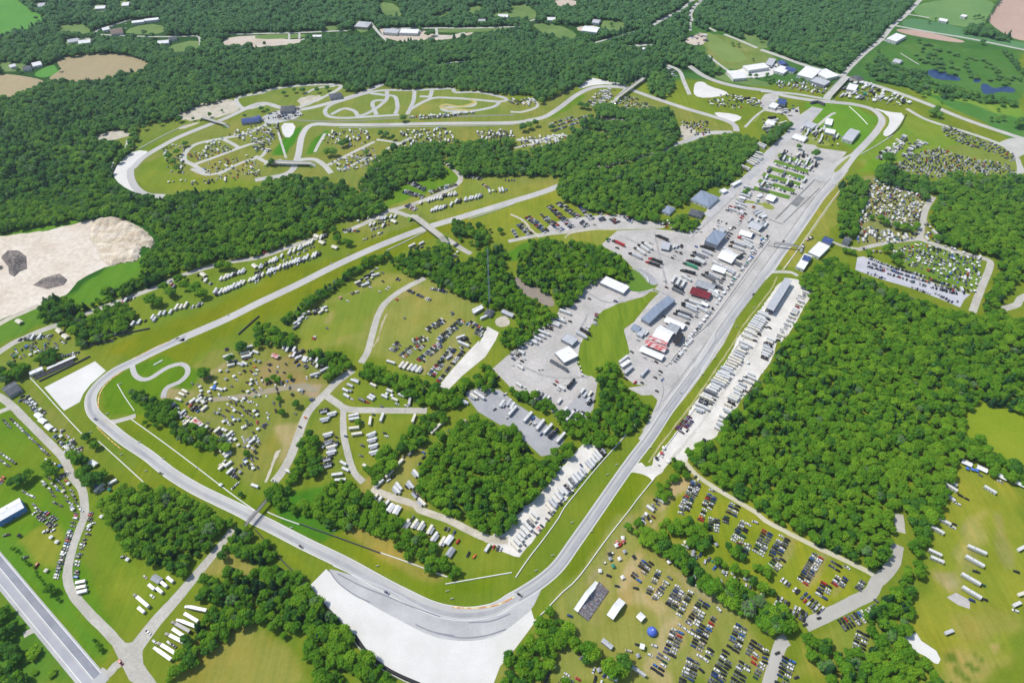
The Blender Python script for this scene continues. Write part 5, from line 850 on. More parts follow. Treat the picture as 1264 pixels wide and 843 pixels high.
HC = 'striped campground'
scatter(HC, T('d2',620,375,760,360,870,390,1060,450,1050,520,1020,570,850,520,700,460,620,410), 210, CAMP, (1110,310,1210,340), 7, 3.2); rows(HC, 'd2', [(880,370,1040,430),(940,580,1020,590),(480,385,560,400)], MIXED, 4, .8)
AL = 'pale asphalt lot beside the campground'
rows(AL, 'd2', [(510,430,640,480),(650,480,800,525),(800,530,1000,590),(505,450,640,495),(640,497,800,545),(820,555,970,598)], CARS, 2.8, .95); rows(AL, 'd2', [(500,468,580,490),(600,502,690,532),(695,535,790,565),(810,568,930,600)], CARS, 2.75, .98, None, .5); rows(AL, 'd2', [(505,500,580,528),(720,570,800,600),(830,600,910,640),(940,640,945,642)], CARS, 2.75, .95, None, .7)
scatter('small farm lot', T('a1',480,140,640,110,660,130,500,165), 14, CARS)
rows('VIP terrace', 'd2', [(185,370,175,400),(205,340,230,330)], {'pop-up canopy': 1}, 3.4, 1); rows('grandstand end', 'd2', [(100,560,20,700),(80,590,20,690)], {'golf cart': .5, 'pop-up canopy': .5}, 4, .8)
# racing cars on the circuit
for t, x, y, c in [('a3',465,382,'dark blue'),('a3',782,645,'black'),('a3',790,652,'red'),('b4',222,178,'black'),('b4',234,186,'white'),('b4',640,402,'dark blue'),('b4',655,408,'black'),('c4',45,412,'black'),('c4',55,415,'red'),('c3',862,437,'black'),('c3',740,190,'blue'),('c2',1183,602,'black'),('d2',93,345,'black')]:
    spots('circuit', t, 'racing car', [x, y], (10,-9) if t in 'c3c2d2' else (10,6), c)
# ================================================================== BUILDINGS, STANDS, BRIDGES, BARRIERS
def bm_(name, c, c2=None, **k): return mat(name, c, c2 or tuple(v*1.1 for v in c), scale=.25, rough=.75, **k)
RW = bm_('white_roof', (.72,.72,.71), (.8,.8,.79)); RG_ = bm_('blue_grey_roof', (.2,.25,.33), (.27,.32,.4), stretch=(0,1,.1)); RB = bm_('dark_shingle_roof', (.08,.09,.105), (.12,.13,.14)); RD = bm_('brown_roof', (.16,.12,.1), (.2,.16,.13)); RL = bm_('light_grey_roof', (.42,.44,.47), (.52,.53,.55)); RBL = bm_('blue_panel_roof', (.04,.07,.2), (.06,.1,.26)); WW = bm_('white_wall', (.6,.6,.58), (.7,.7,.68)); WB = bm_('blue_wall', (.08,.2,.5), (.1,.25,.58)); WG = bm_('grey_wall', (.25,.26,.28), (.32,.33,.35)); WT = bm_('tan_wall', (.4,.35,.27), (.48,.42,.33))
conc = bm_('concrete', (.5,.49,.46), (.62,.61,.58), fine=.1, finescale=.8); concd = bm_('weathered_concrete', (.3,.3,.28), (.42,.41,.39), fine=.1, finescale=.8); steel = bm_('dark_steel', (.06,.065,.07), (.1,.1,.11)); steelb = bm_('blue_grey_steel', (.25,.32,.38), (.3,.38,.44)); rubber = mat('stacked_tyres', (.02,.02,.022), (.05,.05,.05), scale=1.2, detail=2, rough=.9)
def box3(name, x0, y0, z0, x1, y1, z1, m, par): return MB().box(x0, y0, z0, x1, y1, z1).obj(name, m, par)
BLD = []
def frame(t, ax, ay, bx, by, cx, cy, h):
    P3 = [np.array(U(*T(t, x, y)[0], h)[:2]) for x, y in ((ax, ay), (bx, by), (cx, cy))]; u = P3[1]-P3[0]; L = np.linalg.norm(u); u = u/L; n = np.array([-u[1], u[0]]); w = float(np.dot(P3[2]-P3[1], n)); c = P3[0]+u*L/2+n*w/2; BLD.append((c[0], c[1], math.atan2(u[1], u[0]), L/2, abs(w)/2))
    return c, math.atan2(u[1], u[0]), L, abs(w)
def building(t, ax, ay, bx, by, cx, cy, h, roof, wallm, label, style='gable', name='building', cat='building', extras=1, ht=None):
    """surveyed on three corners of the eaves: a-b along the long side, c across"""
    c, rz, L, w = frame(t, ax, ay, bx, by, cx, cy, h); e = empty(name, (c[0], c[1], zat(c[0], c[1])), rz); tag(e, label, cat); a, b = L/2, max(w, 2)/2; hr = ht or min(.22*2*b, 3)
    wl = MB().box(-a+.25, -b+.25, 0, a-.25, b-.25, h).obj('wall', wallm, e)
    r = MB()
    if style == 'gable': r.add([(-a,-b,h),(a,-b,h),(a,b,h),(-a,b,h),(-a,0,h+hr),(a,0,h+hr),(-a,-b,h-.2),(a,-b,h-.2),(a,b,h-.2),(-a,b,h-.2)], [(0,1,5,4),(2,3,4,5),(3,0,4),(1,2,5),(9,8,7,6),(0,6,7,1),(1,7,8,2),(2,8,9,3),(3,9,6,0)])
    elif style == 'hip': q = min(b, a*.8); r.add([(-a,-b,h),(a,-b,h),(a,b,h),(-a,b,h),(-a+q,0,h+hr),(a-q,0,h+hr),(-a,-b,h-.2),(a,-b,h-.2),(a,b,h-.2),(-a,b,h-.2)], [(0,1,5,4),(2,3,4,5),(3,0,4),(1,2,5),(9,8,7,6),(0,6,7,1),(1,7,8,2),(2,8,9,3),(3,9,6,0)])
    else: r.box(-a,-b,h,a,b,h+.35); r.box(-a,-b,h+.35,a,-b+.3,h+.7); r.box(-a,b-.3,h+.35,a,b,h+.7); r.box(-a,-b+.3,h+.35,-a+.3,b-.3,h+.7); r.box(a-.3,-b+.3,h+.35,a,b-.3,h+.7)
    rf = r.obj('roof', roof, e)
    if style == 'gable': box3('ridge_cap', -a, -.18, h+hr-.03, a, .18, h+hr+.1, RL, rf)
    if extras:
        for k in range(max(1, int(L/14))):
            x = -a+L*(k+.5)/max(1, int(L/14)); box3('roof_vent', x-.5, b*.35-.4, h+(.35 if style == 'flat' else hr*.55), x+.5, b*.35+.4, h+(1.0 if style == 'flat' else hr*.65+.9), RL, rf)
    nd = max(1, int(L/7)); s = -b
    for k in range(nd):
        x = -a+L*(k+.5)/nd
        if k % 2 == 0: box3('door', x-1.1, s+.19, 0, x+1.1, s+.27, min(2.6, h-.4), WG, wl)
        else: box3('window', x-1.2, s+.19, 1.1, x+1.2, s+.27, min(2.4, h-.3), glassm, wl)
        box3('window', x-1, b-.27, 1.1, x+1, b-.19, min(2.4, h-.3), glassm, wl)
    return e
building('c2',635,722,675,745,790,625,5.5,RG_,WG,'long garage building with blue-grey roof in the main paddock','gable')
building('c2',435,548,550,600,595,575,5,RW,WG,'low white-roofed building at the top of the asphalt lot','flat')
building('c2',583,772,620,790,640,765,3.5,RG_,WW,'small blue-grey building below the long garage','gable')
building('c2',610,800,640,812,665,778,3.5,RL,WW,'narrow pale shed beside the small blue-grey building','flat')
building('c2',945,345,1005,368,1035,305,9,RG_,WG,'control tower block with blue-grey roof in the upper paddock','flat',cat='tower')
building('c2',1005,300,1030,310,1045,285,7,RL,WW,'pale annex behind the control tower block','flat')
building('c2',875,143,965,180,1010,130,5,RG_,WW,'wide pavilion with blue-grey hipped roof above the paddock','hip')
building('c2',735,200,775,215,810,188,4.5,RG_,WW,'small blue-grey hipped house beside the paddock trees','hip')
building('c2',865,215,930,232,950,205,4,RB,WG,'dark shingled shelter behind the paddock trees','hip')
building('c2',1070,70,1085,78,1105,45,4,RW,WW,'white kiosk beside the paddock avenue near the pavilion','flat')
building('c2',1015,100,1035,112,1050,95,3.5,RW,WW,'white kiosk between pavilion and paddock avenue','flat')
building('c3',215,60,262,110,315,60,5,RW,WG,'white square-roofed building on the upper asphalt lot','flat')
building('c3',245,-5,300,25,330,-5,5,RL,WG,'pale square roof above the white building on the lot','flat')
building('c3',190,100,275,150,280,140,3,RB,WG,'long dark container edging the upper asphalt lot','flat')
building('c3',530,120,545,132,575,95,3.5,RW,WW,'white cabin at the lower paddock corner','flat')
building('a3',-40,840,95,765,140,800,8,RW,WB,'large white-roofed barn with blue wall at the left edge','gable',ht=1.2)
building('a3',5,235,70,198,105,238,5,RB,WG,'dark grey gabled building beside the left service road','gable')
building('a3',140,155,205,128,212,142,4,RW,WW,'white-roofed booth left of the turn three grandstand','flat')
building('c4',590,765,655,812,662,802,4,RL,WW,'long white trailer office near the lower trees','flat')
building('c4',440,640,490,680,495,655,3.5,RL,WG,'grey shed among the trees below the grandstand','gable')
building('b2',1110,700,1145,712,1180,690,4,RB,WG,'dark-roofed hut at the foot of the radio mast','hip')
building('b2',1055,690,1065,698,1105,665,4,RW,WT,'small white roof beside the radio mast','flat')
building('b2',1195,690,1250,715,1261,700,4,RL,WG,'grey shed right of the radio mast','gable')
building('d2',150,470,190,485,230,420,5,RW,WW,'white terrace building at the trackside, nearest the straight','flat')
building('d2',180,435,215,447,228,425,6.5,RBL,WW,'blue-panelled roof on the trackside terrace, lower one','flat')
building('d2',275,345,320,362,332,338,6.5,RBL,WW,'blue-panelled roof on the trackside terrace, upper one','flat')
building('d2',210,400,265,425,300,365,5,RW,WW,'wide white terrace building between the blue roofs','flat')
building('d2',375,350,408,362,415,330,5,RB,WG,'dark blue-roofed house beside the camp lane junction','gable')
building('d1',375,675,425,690,452,635,6,RL,WW,'large grey-roofed garage inside the last corner','gable')
building('d1',290,605,325,612,345,585,4,RW,WW,'white canopy building inside the last corner','flat')
building('d1',180,610,230,628,240,600,4,RL,WW,'long pale garage beside the paddock avenue','flat')
building('d1',290,645,340,655,350,635,4,RW,WW,'white garage in the middle of the upper infield paddock','flat')
building('d1',130,670,190,690,200,665,4,RW,WW,'white garage edging the paddock avenue','gable')
building('d1',590,190,640,205,662,170,7,RW,WW,'lone white warehouse beside the far county road','flat')
building('d1',155,365,230,385,250,335,7,RW,WW,'white factory hall behind the last straight','flat')
building('d1',235,350,300,385,325,350,6,RW,WW,'second white factory hall, right of the first','flat')
building('d1',220,395,290,418,310,395,7,RL,WG,'grey-fronted factory wing below the white halls','flat')
building('d1',40,345,90,360,110,330,5,RW,WW,'white workshop left of the factory','flat')
building('d1',95,340,140,352,155,335,5,RBL,WW,'blue-roofed workshop left of the factory','gable')
building('d1',0,315,35,322,55,290,5,RL,WW,'pale workshop at the far left of the factory row','flat')
building('d1',60,300,80,318,100,300,5,RBL,WG,'small blue-roofed shed above the workshops','gable')
building('d1',395,435,440,445,450,415,5,RW,WW,'white vendor hall by the highway junction','flat')
building('d1',415,375,450,392,460,372,6,RB,WT,'dark-roofed house at the highway junction','hip')
building('d1',620,300,655,310,662,292,5,RL,WW,'farmhouse in the wetland trees','gable')
building('d1',950,80,975,86,982,76,5,RW,WW,'white farm shed in the green crop field','flat')
building('d1',845,100,885,108,892,96,5,RW,WW,'white barn beside the hedged farmstead','gable')
building('d1',15,520,50,530,60,505,4,RW,WW,'white team garage in the west paddock','flat')
building('d1',60,505,100,512,120,488,5,RBL,WW,'blue-roofed team garage in the west paddock','flat')
building('d1',0,600,40,612,55,590,4,RW,WW,'white tented garage near the west paddock','gable')
building('c1',1085,385,1150,380,1145,340,6,RW,WW,'white hall with rounded yard by the river bend','gable')
building('c1',1160,345,1261,330,1250,305,6,RW,WW,'long white hall above the lower paddock','flat')
building('c1',1090,378,1110,384,1120,372,5,RW,WG,'small white annex beside the rounded hall','flat')
building('c1',345,150,420,160,430,135,6,RW,WW,'long pale farm sheds in the far clearing','gable')
building('c1',640,240,655,243,660,235,5,RW,WW,'tiny white cottage in the far wood','gable')
building('b1',620,160,690,165,690,145,6,RL,WW,'pale industrial block, left in the far yard','flat')
building('b1',700,162,790,165,790,145,6,RW,WW,'white industrial block, right in the far yard','flat')
building('b1',480,130,545,135,545,108,6,RL,WT,'square tan building in the far clearing','hip')
building('b1',275,182,320,182,320,172,5,RW,WW,'long white shed beside the far sandy yard','flat')
building('b1',365,480,425,470,410,450,5,RB,WG,'dark-roofed pavilion at the kart circuit entrance','hip')
building('b1',120,545,190,540,160,515,5,RB,WG,'steep dark hipped pavilion above the kart paddock','hip',ht=4)
building('b1',0,590,35,580,20,560,5,RBL,WG,'blue-roofed building left of the kart paddock','gable')
building('b1',110,795,200,800,200,785,4,RL,WW,'low pale building beside the carousel bridge','flat')
building('a1',1175,600,1261,590,1250,568,5,RBL,WG,'blue-roofed garage row inside the carousel','gable')
building('a1',540,170,600,160,590,135,5,RD,WW,'brown-roofed farmhouse in the far left clearing','gable')
building('a1',500,150,535,143,530,130,5,RW,WW,'white farm shed left of the brown farmhouse','gable')
building('a1',640,115,700,108,695,98,5,RW,WW,'white barn at the top of the far left clearing','flat')
building('a1',700,105,770,98,765,88,5,RW,WW,'long white barn right of the clearing barn','flat')
building('a1',765,215,820,210,815,195,5,RW,WW,'white house at the bend of the far farm lane','gable')
building('a1',820,195,860,190,858,178,5,RB,WW,'dark-roofed house beside the far farm lane','gable')
building('a1',110,340,150,335,145,320,5,RB,WW,'dark-roofed farmhouse between the tan fields','gable')
building('a1',160,325,205,315,195,298,5,RW,WW,'white farm barn between the tan fields','gable')
building('a1',50,330,80,322,75,310,5,RW,WW,'small white barn left of the tan field farm','gable')
building('a1',330,210,385,200,380,185,5,RL,WW,'pale roofed house row in the far left wood, upper','gable')
building('a1',380,215,440,208,435,192,5,RW,WW,'white roofed house row in the far left wood, lower','gable')
building('a1',180,35,215,32,212,15,6,RL,WW,'pale house in the trees near the top left field','gable')
building('a1',460,45,510,42,505,28,5,RW,WW,'white house in the trees along the top edge','gable')
building('a1',590,30,625,28,620,12,5,RW,WW,'small pale house at the top edge lane','gable')
building('b1',1180,85,1230,85,1230,70,5,RW,WW,'white farm roofs at the far upper wood edge','gable')
building('b1',1085,105,1120,105,1120,95,5,RL,WW,'grey shed in the far clearing by the wood','gable')
building('c1',180,100,220,100,215,85,5,RW,WW,'white house between far hedges','gable')
building('c1',395,110,430,115,435,98,5,RL,WW,'pale cottage by the far lane','gable')
# curved white-walled ramp building
wall('retaining_wall', T('c2',592,480,630,500,665,525,672,552), 1.2, 2.2, WW, 'curved white retaining wall beside the grey sloping pad', 'wall')
sheet('service_lane', T('c2',605,478,650,485,700,520,722,552,700,562,672,550,640,512), lotdark, smooth=1)
# ---- large hospitality tents
def tent(t, ax, ay, bx, by, cx, cy, m, label, h=4, hr=None, cat='tent'):
    c, rz, L, w = frame(t, ax, ay, bx, by, cx, cy, h); e = empty('marquee', (c[0], c[1], zat(c[0], c[1])), rz); tag(e, label, cat); a, b = L/2, w/2; hr = hr or w*.18; n = max(1, int(L/6))
    r = MB()
    for k in range(n):
        x0, x1 = -a+L*k/n, -a+L*(k+1)/n; r.add([(x0,-b,h),(x1,-b,h),(x1,b,h),(x0,b,h),(x0,0,h+hr),(x1,0,h+hr),((x0+x1)/2,0,h+hr-.25),((x0+x1)/2,-b,h-.12),((x0+x1)/2,b,h-.12)], [(0,7,6,4),(7,1,5,6),(2,8,6,5),(8,3,4,6),(3,0,4),(1,2,5)])
    r.obj('canopy', m, e); MB().box(-a,b-.05,0,a,b,h-.15).obj('side_wall', m, e)
    for k in range(n+1):
        for s in (-b+.1, b-.15): MB().bar((-a+L*k/n+(.1 if k == 0 else -.1), s, 0), (-a+L*k/n+(.1 if k == 0 else -.1), s, h-.1), .15).obj('pole', chrome, e)
tent('c2',745,735,840,775,860,752,canvasw,'long white marquee above the large white one in the paddock')
tent('c2',690,805,765,838,800,785,canvasw,'large white marquee beside the grey one near the paddock foot')
tent('c2',752,778,805,800,825,755,greyc,'grey marquee between two white ones in the paddock')
tent('c2',790,840,820,850,842,795,blackc,'small dark awning beside the white marquee')
tent('c3',625,50,735,98,750,72,canvasw,'white marquee at the very foot of the paddock')
tent('c3',650,20,750,60,765,32,redc,'red striped marquee, nearest the white marquee at the paddock foot')
tent('c3',670,-8,760,25,770,8,redc,'red marquee, second one up from the paddock foot')
tent('c2',870,600,965,630,990,598,maroonc,'maroon awning below the grey awning in the paddock')
tent('c2',895,560,985,590,1008,562,greyc,'grey awning directly above the maroon one')
tent('c2',1005,425,1075,455,1110,412,canvasw,'wide white marquee beside the pit wall, upper paddock')
tent('c2',975,482,1040,505,1062,482,canvasw,'white marquee just below the wide white one')
tent('c2',1150,272,1205,298,1235,268,RL,'pale blue marquee near the pit entry')
tent('c2',1110,312,1170,330,1190,308,canvasw,'long white awning below the pale blue marquee')
tent('c2',725,380,770,390,785,355,RL,'pale blue domed marquee alone in the upper paddock', hr=4)
tent('c4',468,510,500,535,560,450,canvasw,'long white marquee on the grass behind the grandstand')
tent('c4',610,520,636,545,660,520,canvasw,'square white marquee in the fenced lawn')
tent('c4',627,672,650,680,665,658,canvasw,'small white marquee at the lower lawn corner')
tent('d2',0,140,40,155,80,135,canvasw,'white awning beside the grass parking strips')
for k, (x, y) in enumerate([(875,610),(890,618),(790,735)]): pass
# ---- grandstands: stepped rows of benches under or without a roof
def grandstand(t, ax, ay, bx, by, cx, cy, label, roofm=None, rowsn=12, seatm=None, h=5.5, canopy=False):
    c, rz, L, w = frame(t, ax, ay, bx, by, cx, cy, 1.5); e = empty('grandstand', (c[0], c[1], zat(c[0], c[1])), rz); tag(e, label, 'grandstand'); a, b = L/2, w/2; sgn = 1
    st = MB(); 
    for k in range(rowsn): y0 = -b+w*k/rowsn; z = .5+(h-.5)*k/rowsn; st.box(-a, y0, 0, a, y0+w/rowsn, z)
    st.obj('deck', concd, e)
    for k in range(rowsn): y0 = -b+w*(k+.35)/rowsn; z = .5+(h-.5)*k/rowsn; box3('bench', -a+.3, y0, z+.003, a-.3, y0+.45, z+.42, seatm or RL, e)
    # seated spectators as small upright figures merged per stand
    r_ = np.random.default_rng(5); V = MB()
    for k in range(rowsn):
        for x in np.arange(-a+.6, a-.6, .75):
            if r_.random() < .72: y0 = -b+w*(k+.45)/rowsn; z = .92+(h-.5)*k/rowsn; q = int(r_.integers(0, 5)); V.hexa([(x-.24,y0-.15,z),(x+.24,y0-.15,z),(x+.24,y0+.2,z),(x-.24,y0+.2,z)], [(x-.16,y0-.1,z+.6),(x+.16,y0-.1,z+.6),(x+.16,y0+.12,z+.6),(x-.16,y0+.12,z+.6)], q); V.cyl((x,y0,z+.62), .12, .24, 6, m=5)
    if seatm is None: o = V.obj('spectators', [PM['white'], PM['blue'], PM['red'], PM['grey'], PM['black'], mat('skin', (.5,.3,.2), (.55,.34,.24))], None); o.matrix_world = e.matrix_basis.copy(); o['kind'] = 'stuff'; tag(o, 'seated crowd of spectators '+('on the '+label).replace('on the large', 'on the large'), 'crowd') if False else None
    rl = MB(); rl.box(-a, b-.05, h, a, b+.05, h+1.1); rl.box(-a-.05, -b, 0, -a+.05, b, 1.2); rl.box(a-.05, -b, 0, a+.05, b, 1.2); rl.obj('railing', steel, e)
    if roofm: MB().hexa([(-a-.5,-b-.5,h+3.2),(a+.5,-b-.5,h+3.2),(a+.5,b+.6,h+4.2),(-a-.5,b+.6,h+4.2)], [(-a-.5,-b-.5,h+3.45),(a+.5,-b-.5,h+3.45),(a+.5,b+.6,h+4.45),(-a-.5,b+.6,h+4.45)]).obj('roof', roofm, e); [MB().bar((x, b+.2, 0), (x, b+.2, h+4.1), .25).obj('post', steel, e) for x in np.linspace(-a+.5, a-.5, max(2, int(L/9)))]
    return e
grandstand('c4',330,502,432,358,485,385,'large grandstand full of spectators before turn one','' and None, rowsn=14)
tent('c4',308,482,328,498,428,355,canvasw,'narrow white awning along the front of the grandstand')
grandstand('d2',0,690,92,545,130,548,'grey-roofed grandstand beside the main straight', roofm=RL, rowsn=8)
grandstand('a3',170,190,360,105,385,88,'open grandstand behind the turn three gravel trap', rowsn=6, h=3)
tent('a3',230,142,368,82,362,74,canvasw,'long narrow white awning over the turn three stand')
# ---- radio mast, spheres
def mast():
    bx, by = 604, 377; X, Y, _ = U(bx, by, 0); hh = 60.0
    for _ in range(60):
        if PX(X, Y, hh)[1] > 308: hh += 1.5
    e = empty('radio_mast', (X, Y, 0)); tag(e, 'tall slender blue-grey lattice radio mast rising from the infield wood', 'mast'); m = MB(); w = 1.4
    cs = [(w*math.cos(k*2.094), w*math.sin(k*2.094)) for k in range(3)]
    for cx, cy in cs: MB().bar((cx, cy, 0), (cx*.6, cy*.6, hh), .3).obj('leg', steelb, e)
    n = int(hh/3)
    for k in range(n):
        f0, f1 = 1-.4*k/n, 1-.4*(k+1)/n
        for i in range(3): a, b = cs[i], cs[(i+1) % 3]; m.bar((a[0]*f0, a[1]*f0, hh*k/n), (b[0]*f1, b[1]*f1, hh*(k+1)/n), .14); m.bar((a[0]*f1, a[1]*f1, hh*(k+1)/n), (b[0]*f1, b[1]*f1, hh*(k+1)/n), .12)
    m.obj('bracing', steelb, e); MB().cyl((0,0,hh), .12, 4, 6).obj('antenna', chrome, e)
    for z in (.7, .85): MB().cyl((0, .9, hh*z), .9, .5, 12, 'y').obj('dish', RW, e)
mast()
def balloon():
    X, Y, _ = U(*T('c4',690,590)[0], 3); e = empty('inflatable_dome', (X, Y, 0)); tag(e, 'round blue inflatable dome on the lawn behind the grandstand', 'inflatable'); m = MB(); n = 20; R = 4.6; vs = []; fs = []
    for j in range(9):
        t = math.pi*(.62*j/8)
        for i in range(n): vs.append((R*math.sin(t)*math.cos(2*math.pi*i/n)*(1+.03*(i % 2)), R*math.sin(t)*math.sin(2*math.pi*i/n)*(1+.03*(i % 2)), R*.36+R*math.cos(t)))
    fs = [(j*n+i, (j+1)*n+i, (j+1)*n+(i+1) % n, j*n+(i+1) % n) for j in range(8) for i in range(n)]
    mesh_obj('envelope', vs, fs, mat('blue_inflatable', (.07,.13,.5), (.1,.18,.62), scale=.5, rough=.5), None, e, True); MB().cyl((0,0,2*R*.68), .6, .25, 12).obj('top_cap', RW, e); MB().cyl((0,0,0), 3.9, .5, 16).obj('base_ring', WG, e)
balloon()
# ---- bridges
def bridge(pix, w, h, label, deckm=None, ramp=16, name='road_bridge', parap=1.0, along=.5):
    """road carried over the circuit: level deck, parapets, abutments and sloping approach banks"""
    A = np.array(U(*pix[0], h)[:2]); B = np.array(U(*pix[1], h)[:2]); u = B-A; L = np.linalg.norm(u); u /= L; c = (A+B)/2; e = empty(name, (c[0], c[1], 0), math.atan2(u[1], u[0])); tag(e, label, 'bridge'); a = L/2; b = w/2
    MB().box(-a,-b,h-.7,a,b,h).obj('deck', deckm or conc, e)
    for s in (-1, 1): MB().box(-a, s*b-(.3 if s > 0 else 0), h+.002, a, s*b+(.3 if s < 0 else 0), h+parap).obj('parapet', conc, e); MB().box(s*a-(1.2 if s > 0 else 0), -b-.6, 0, s*a+(1.2 if s < 0 else 0), b+.6, h-.71).obj('abutment', concd, e)
    for s in (-1, 1):
        x0, x1 = s*a, s*(a+ramp); k = MB(); k.add([(x0,-b,h-.01),(x0,b,h-.01),(x1,b,.12),(x1,-b,.12)], [(0,1,2,3) if s < 0 else (3,2,1,0)]); k.obj('approach_road', deckm or conc, e)
        g = MB(); g.add([(x0+s*.02,-b,h-.05),(x0+s*.02,b,h-.05),(x1,b,.08),(x1,-b,.08),(x0+s*.02,-b-h*1.2,0),(x0+s*.02,b+h*1.2,0),(x1,b+1,0),(x1,-b-1,0)], [(4,0,3,7),(1,5,6,2)]); g.obj('embankment', lushg, e)
bridge(T('b2',775,225,905,325), 10, 6, 'pale concrete road bridge over the far straight', oldroad, 14)
bridge(T('c1',520,475,650,380), 8, 6, 'narrow concrete bridge over the hilltop corner', oldroad, 12)
bridge(T('b1',60,790,270,795), 9, 5, 'bridge carrying the camp road over the carousel entry', oldroad, 8)
bridge(T('a1',985,572,1095,605), 6, 5, 'slim bridge over the carousel exit', oldroad, 8)
bridge(T('d1',310,465,395,375), 15, 6, 'wide bridge from the highway over the last straight', fr, 8)
e = MB(); X, Y, _ = U(*T('d1',255,512)[0], 2); p1 = U(*T('d1',222,505)[0], 0); p2 = U(*T('d1',288,515)[0], 0)
wall('tunnel_portal', T('d1',222,508,255,502,288,516), 5, 5, steel, 'dark tunnel mouth where the paddock avenue passes under the circuit', 'tunnel')
def footbridge(pa, pb, h, label, w=2.6, m=None):
    A = np.array(U(*pa, 0)[:2]); B = np.array(U(*pb, 0)[:2]); u = B-A; L = np.linalg.norm(u); u /= L; c = (A+B)/2; e = empty('footbridge', (c[0], c[1], 0), math.atan2(u[1], u[0])); tag(e, label, 'footbridge'); a, b = L/2, w/2
    MB().box(-a,-b+.3,h-.35,a,b-.3,h).obj('deck', m or concd, e)
    for s in (-1, 1):
        k = MB(); y = s*b; k.bar((-a,y,h-.3),(a,y,h-.3),.35); k.bar((-a,y,h+1.8),(a,y,h+1.8),.3); n = int(L/3)
        for i in range(n+1): x = -a+L*i/n; k.bar((x,y,h-.3),(x,y,h+1.8),.16); (i < n) and k.bar((x,y,h-.3),(x+L/n,y,h+1.8),.12)
        k.obj('truss', steel, e)
    for s in (-1, 1):
        k = MB(); [k.bar((s*(a-1), t*b, 0), (s*(a-1), t*b, h), .35) for t in (-1, 1)]; k.obj('tower', steel, e); st = MB(); [st.box(s*a+s*i*.8-(.8 if s < 0 else 0), -b+.3, h-.4-i*h/10, s*a+s*i*.8+(.8 if s > 0 else 0), b-.3, h-.25-i*h/10) for i in range(10)]; st.obj('stair', concd, e)
footbridge((333,619), (305,652), 6.5, 'dark steel truss footbridge over the straight before turn three')
footbridge(T('d2',40,372)[0], T('d2',160,388)[0], 6.5, 'steel start gantry spanning the main straight', m=RL)
# ---- barriers, fences and tyre walls
wl_ = mat('white_barrier', (.72,.71,.66), (.82,.81,.76), scale=.3); 
BAR = [(T('a3',145,180,215,255,300,350,400,457), 'pale concrete barrier left of the turn three gravel trap'), (T('a3',480,492,600,600,722,712), 'pale concrete barrier outside the straight after turn three'), (T('a3',572,215,610,280,655,345), 'short pale barrier inside turn three'), (T('a3',640,385,800,500,960,620,1130,750,1250,835), 'long pale barrier inside the straight after turn three'), (T('b4',60,12,130,42,215,72), 'short white barrier right of the steel footbridge'), (T('b4',610,210,760,262,935,328), 'white barrier below the thicket inside turn one'), (T('b4',925,362,1080,335,1248,306), 'lone white barrier on the grass inside turn one'),
 (T('c4',25,330,90,235,160,145,235,40)+T('c3',262,815,350,705,420,620,520,508,620,395), 'long thin barrier on the inner verge before turn one'), (T('c4',110,548,160,500,250,405,330,330,470,140,580,0)+T('c3',620,770,700,672), 'long pale barrier on the outer verge before turn one'), (T('c3',712,575,800,460,900,325,1000,180,1100,30)+T('c2',1160,790,1261,650), 'concrete barrier between straight and gravel strip'),
 (T('b2',640,392,740,345,830,300), 'pale barrier beside the far straight near the bridge'), (T('b2',1040,240,1150,205,1261,165), 'pale barrier beyond the bridge on the far straight'), (T('d2',95,480,190,345,290,200,370,95), 'pale barrier right of the main straight near the gantry'), (T('d1',410,520,460,565,500,608), 'pale barrier diagonally across the last corner lawn'), (T('b1',410,625,600,622,900,618,1261,610), 'thin barrier below the long straight of the kart side'), (T('a1',680,725,760,680,840,640,900,610), 'thin pale barrier above the carousel gravel'), (T('d1',470,752,560,700,620,662), 'grey barrier outside the last corner')]
for pts, lb in BAR: wall('concrete_barrier', pts, 1.1, 1.1, wl_, lb, 'barrier')
for pts, lb in [(T('b4',220,72,350,118,480,165,608,212), 'dark guardrail between footbridge and turn one thicket'), (T('a3',192,202,330,135,440,80), 'dark fence behind the turn three gravel trap'), (T('a3',440,10,560,-20)+T('a2',560,830,730,772), 'dark fence left of the far straight'), (T('a2',1160,802,1200,765,1261,712), 'dark curved fence right of the far straight'), (T('b4',0,98,60,165,150,268,262,372,340,462,420,548,485,612), 'dark mesh fence outside the turn one approach'), (T('c1',195,492,260,455,330,410), 'dark wall beside the hilltop corner'), (T('d1',688,558,655,622,600,670), 'dark tyre-lined wall around the last corner gravel')]:
    wall('guardrail_fence', pts, .9, 2.2, steel, lb, 'fence')
for pts, lb in [(T('b4',485,612,540,690,620,760,700,805,800,848), 'long curved black tyre wall outside turn one'), (T('a1',548,843,575,790,610,755,668,718), 'black tyre wall around the carousel gravel'), (T('b1',112,605,118,640,132,672), 'short black tyre wall by the kart side gravel')]:
    wall('tyre_wall', pts, 3.2 if 'turn one' in lb else 2, 1.6, rubber, lb, 'tyre wall')
wall('concrete_barrier', T('b4',470,625,530,700,610,772,690,815,760,850), .9, 1.2, conc, 'thin grey barrier directly behind the turn one tyre wall', 'barrier')
wall('pit_wall', T('c3',765,120,850,20)+T('c2',960,750,1060,620,1160,480,1261,345), .6, 1.2, conc, 'low concrete pit wall between paddock and straight', 'wall')
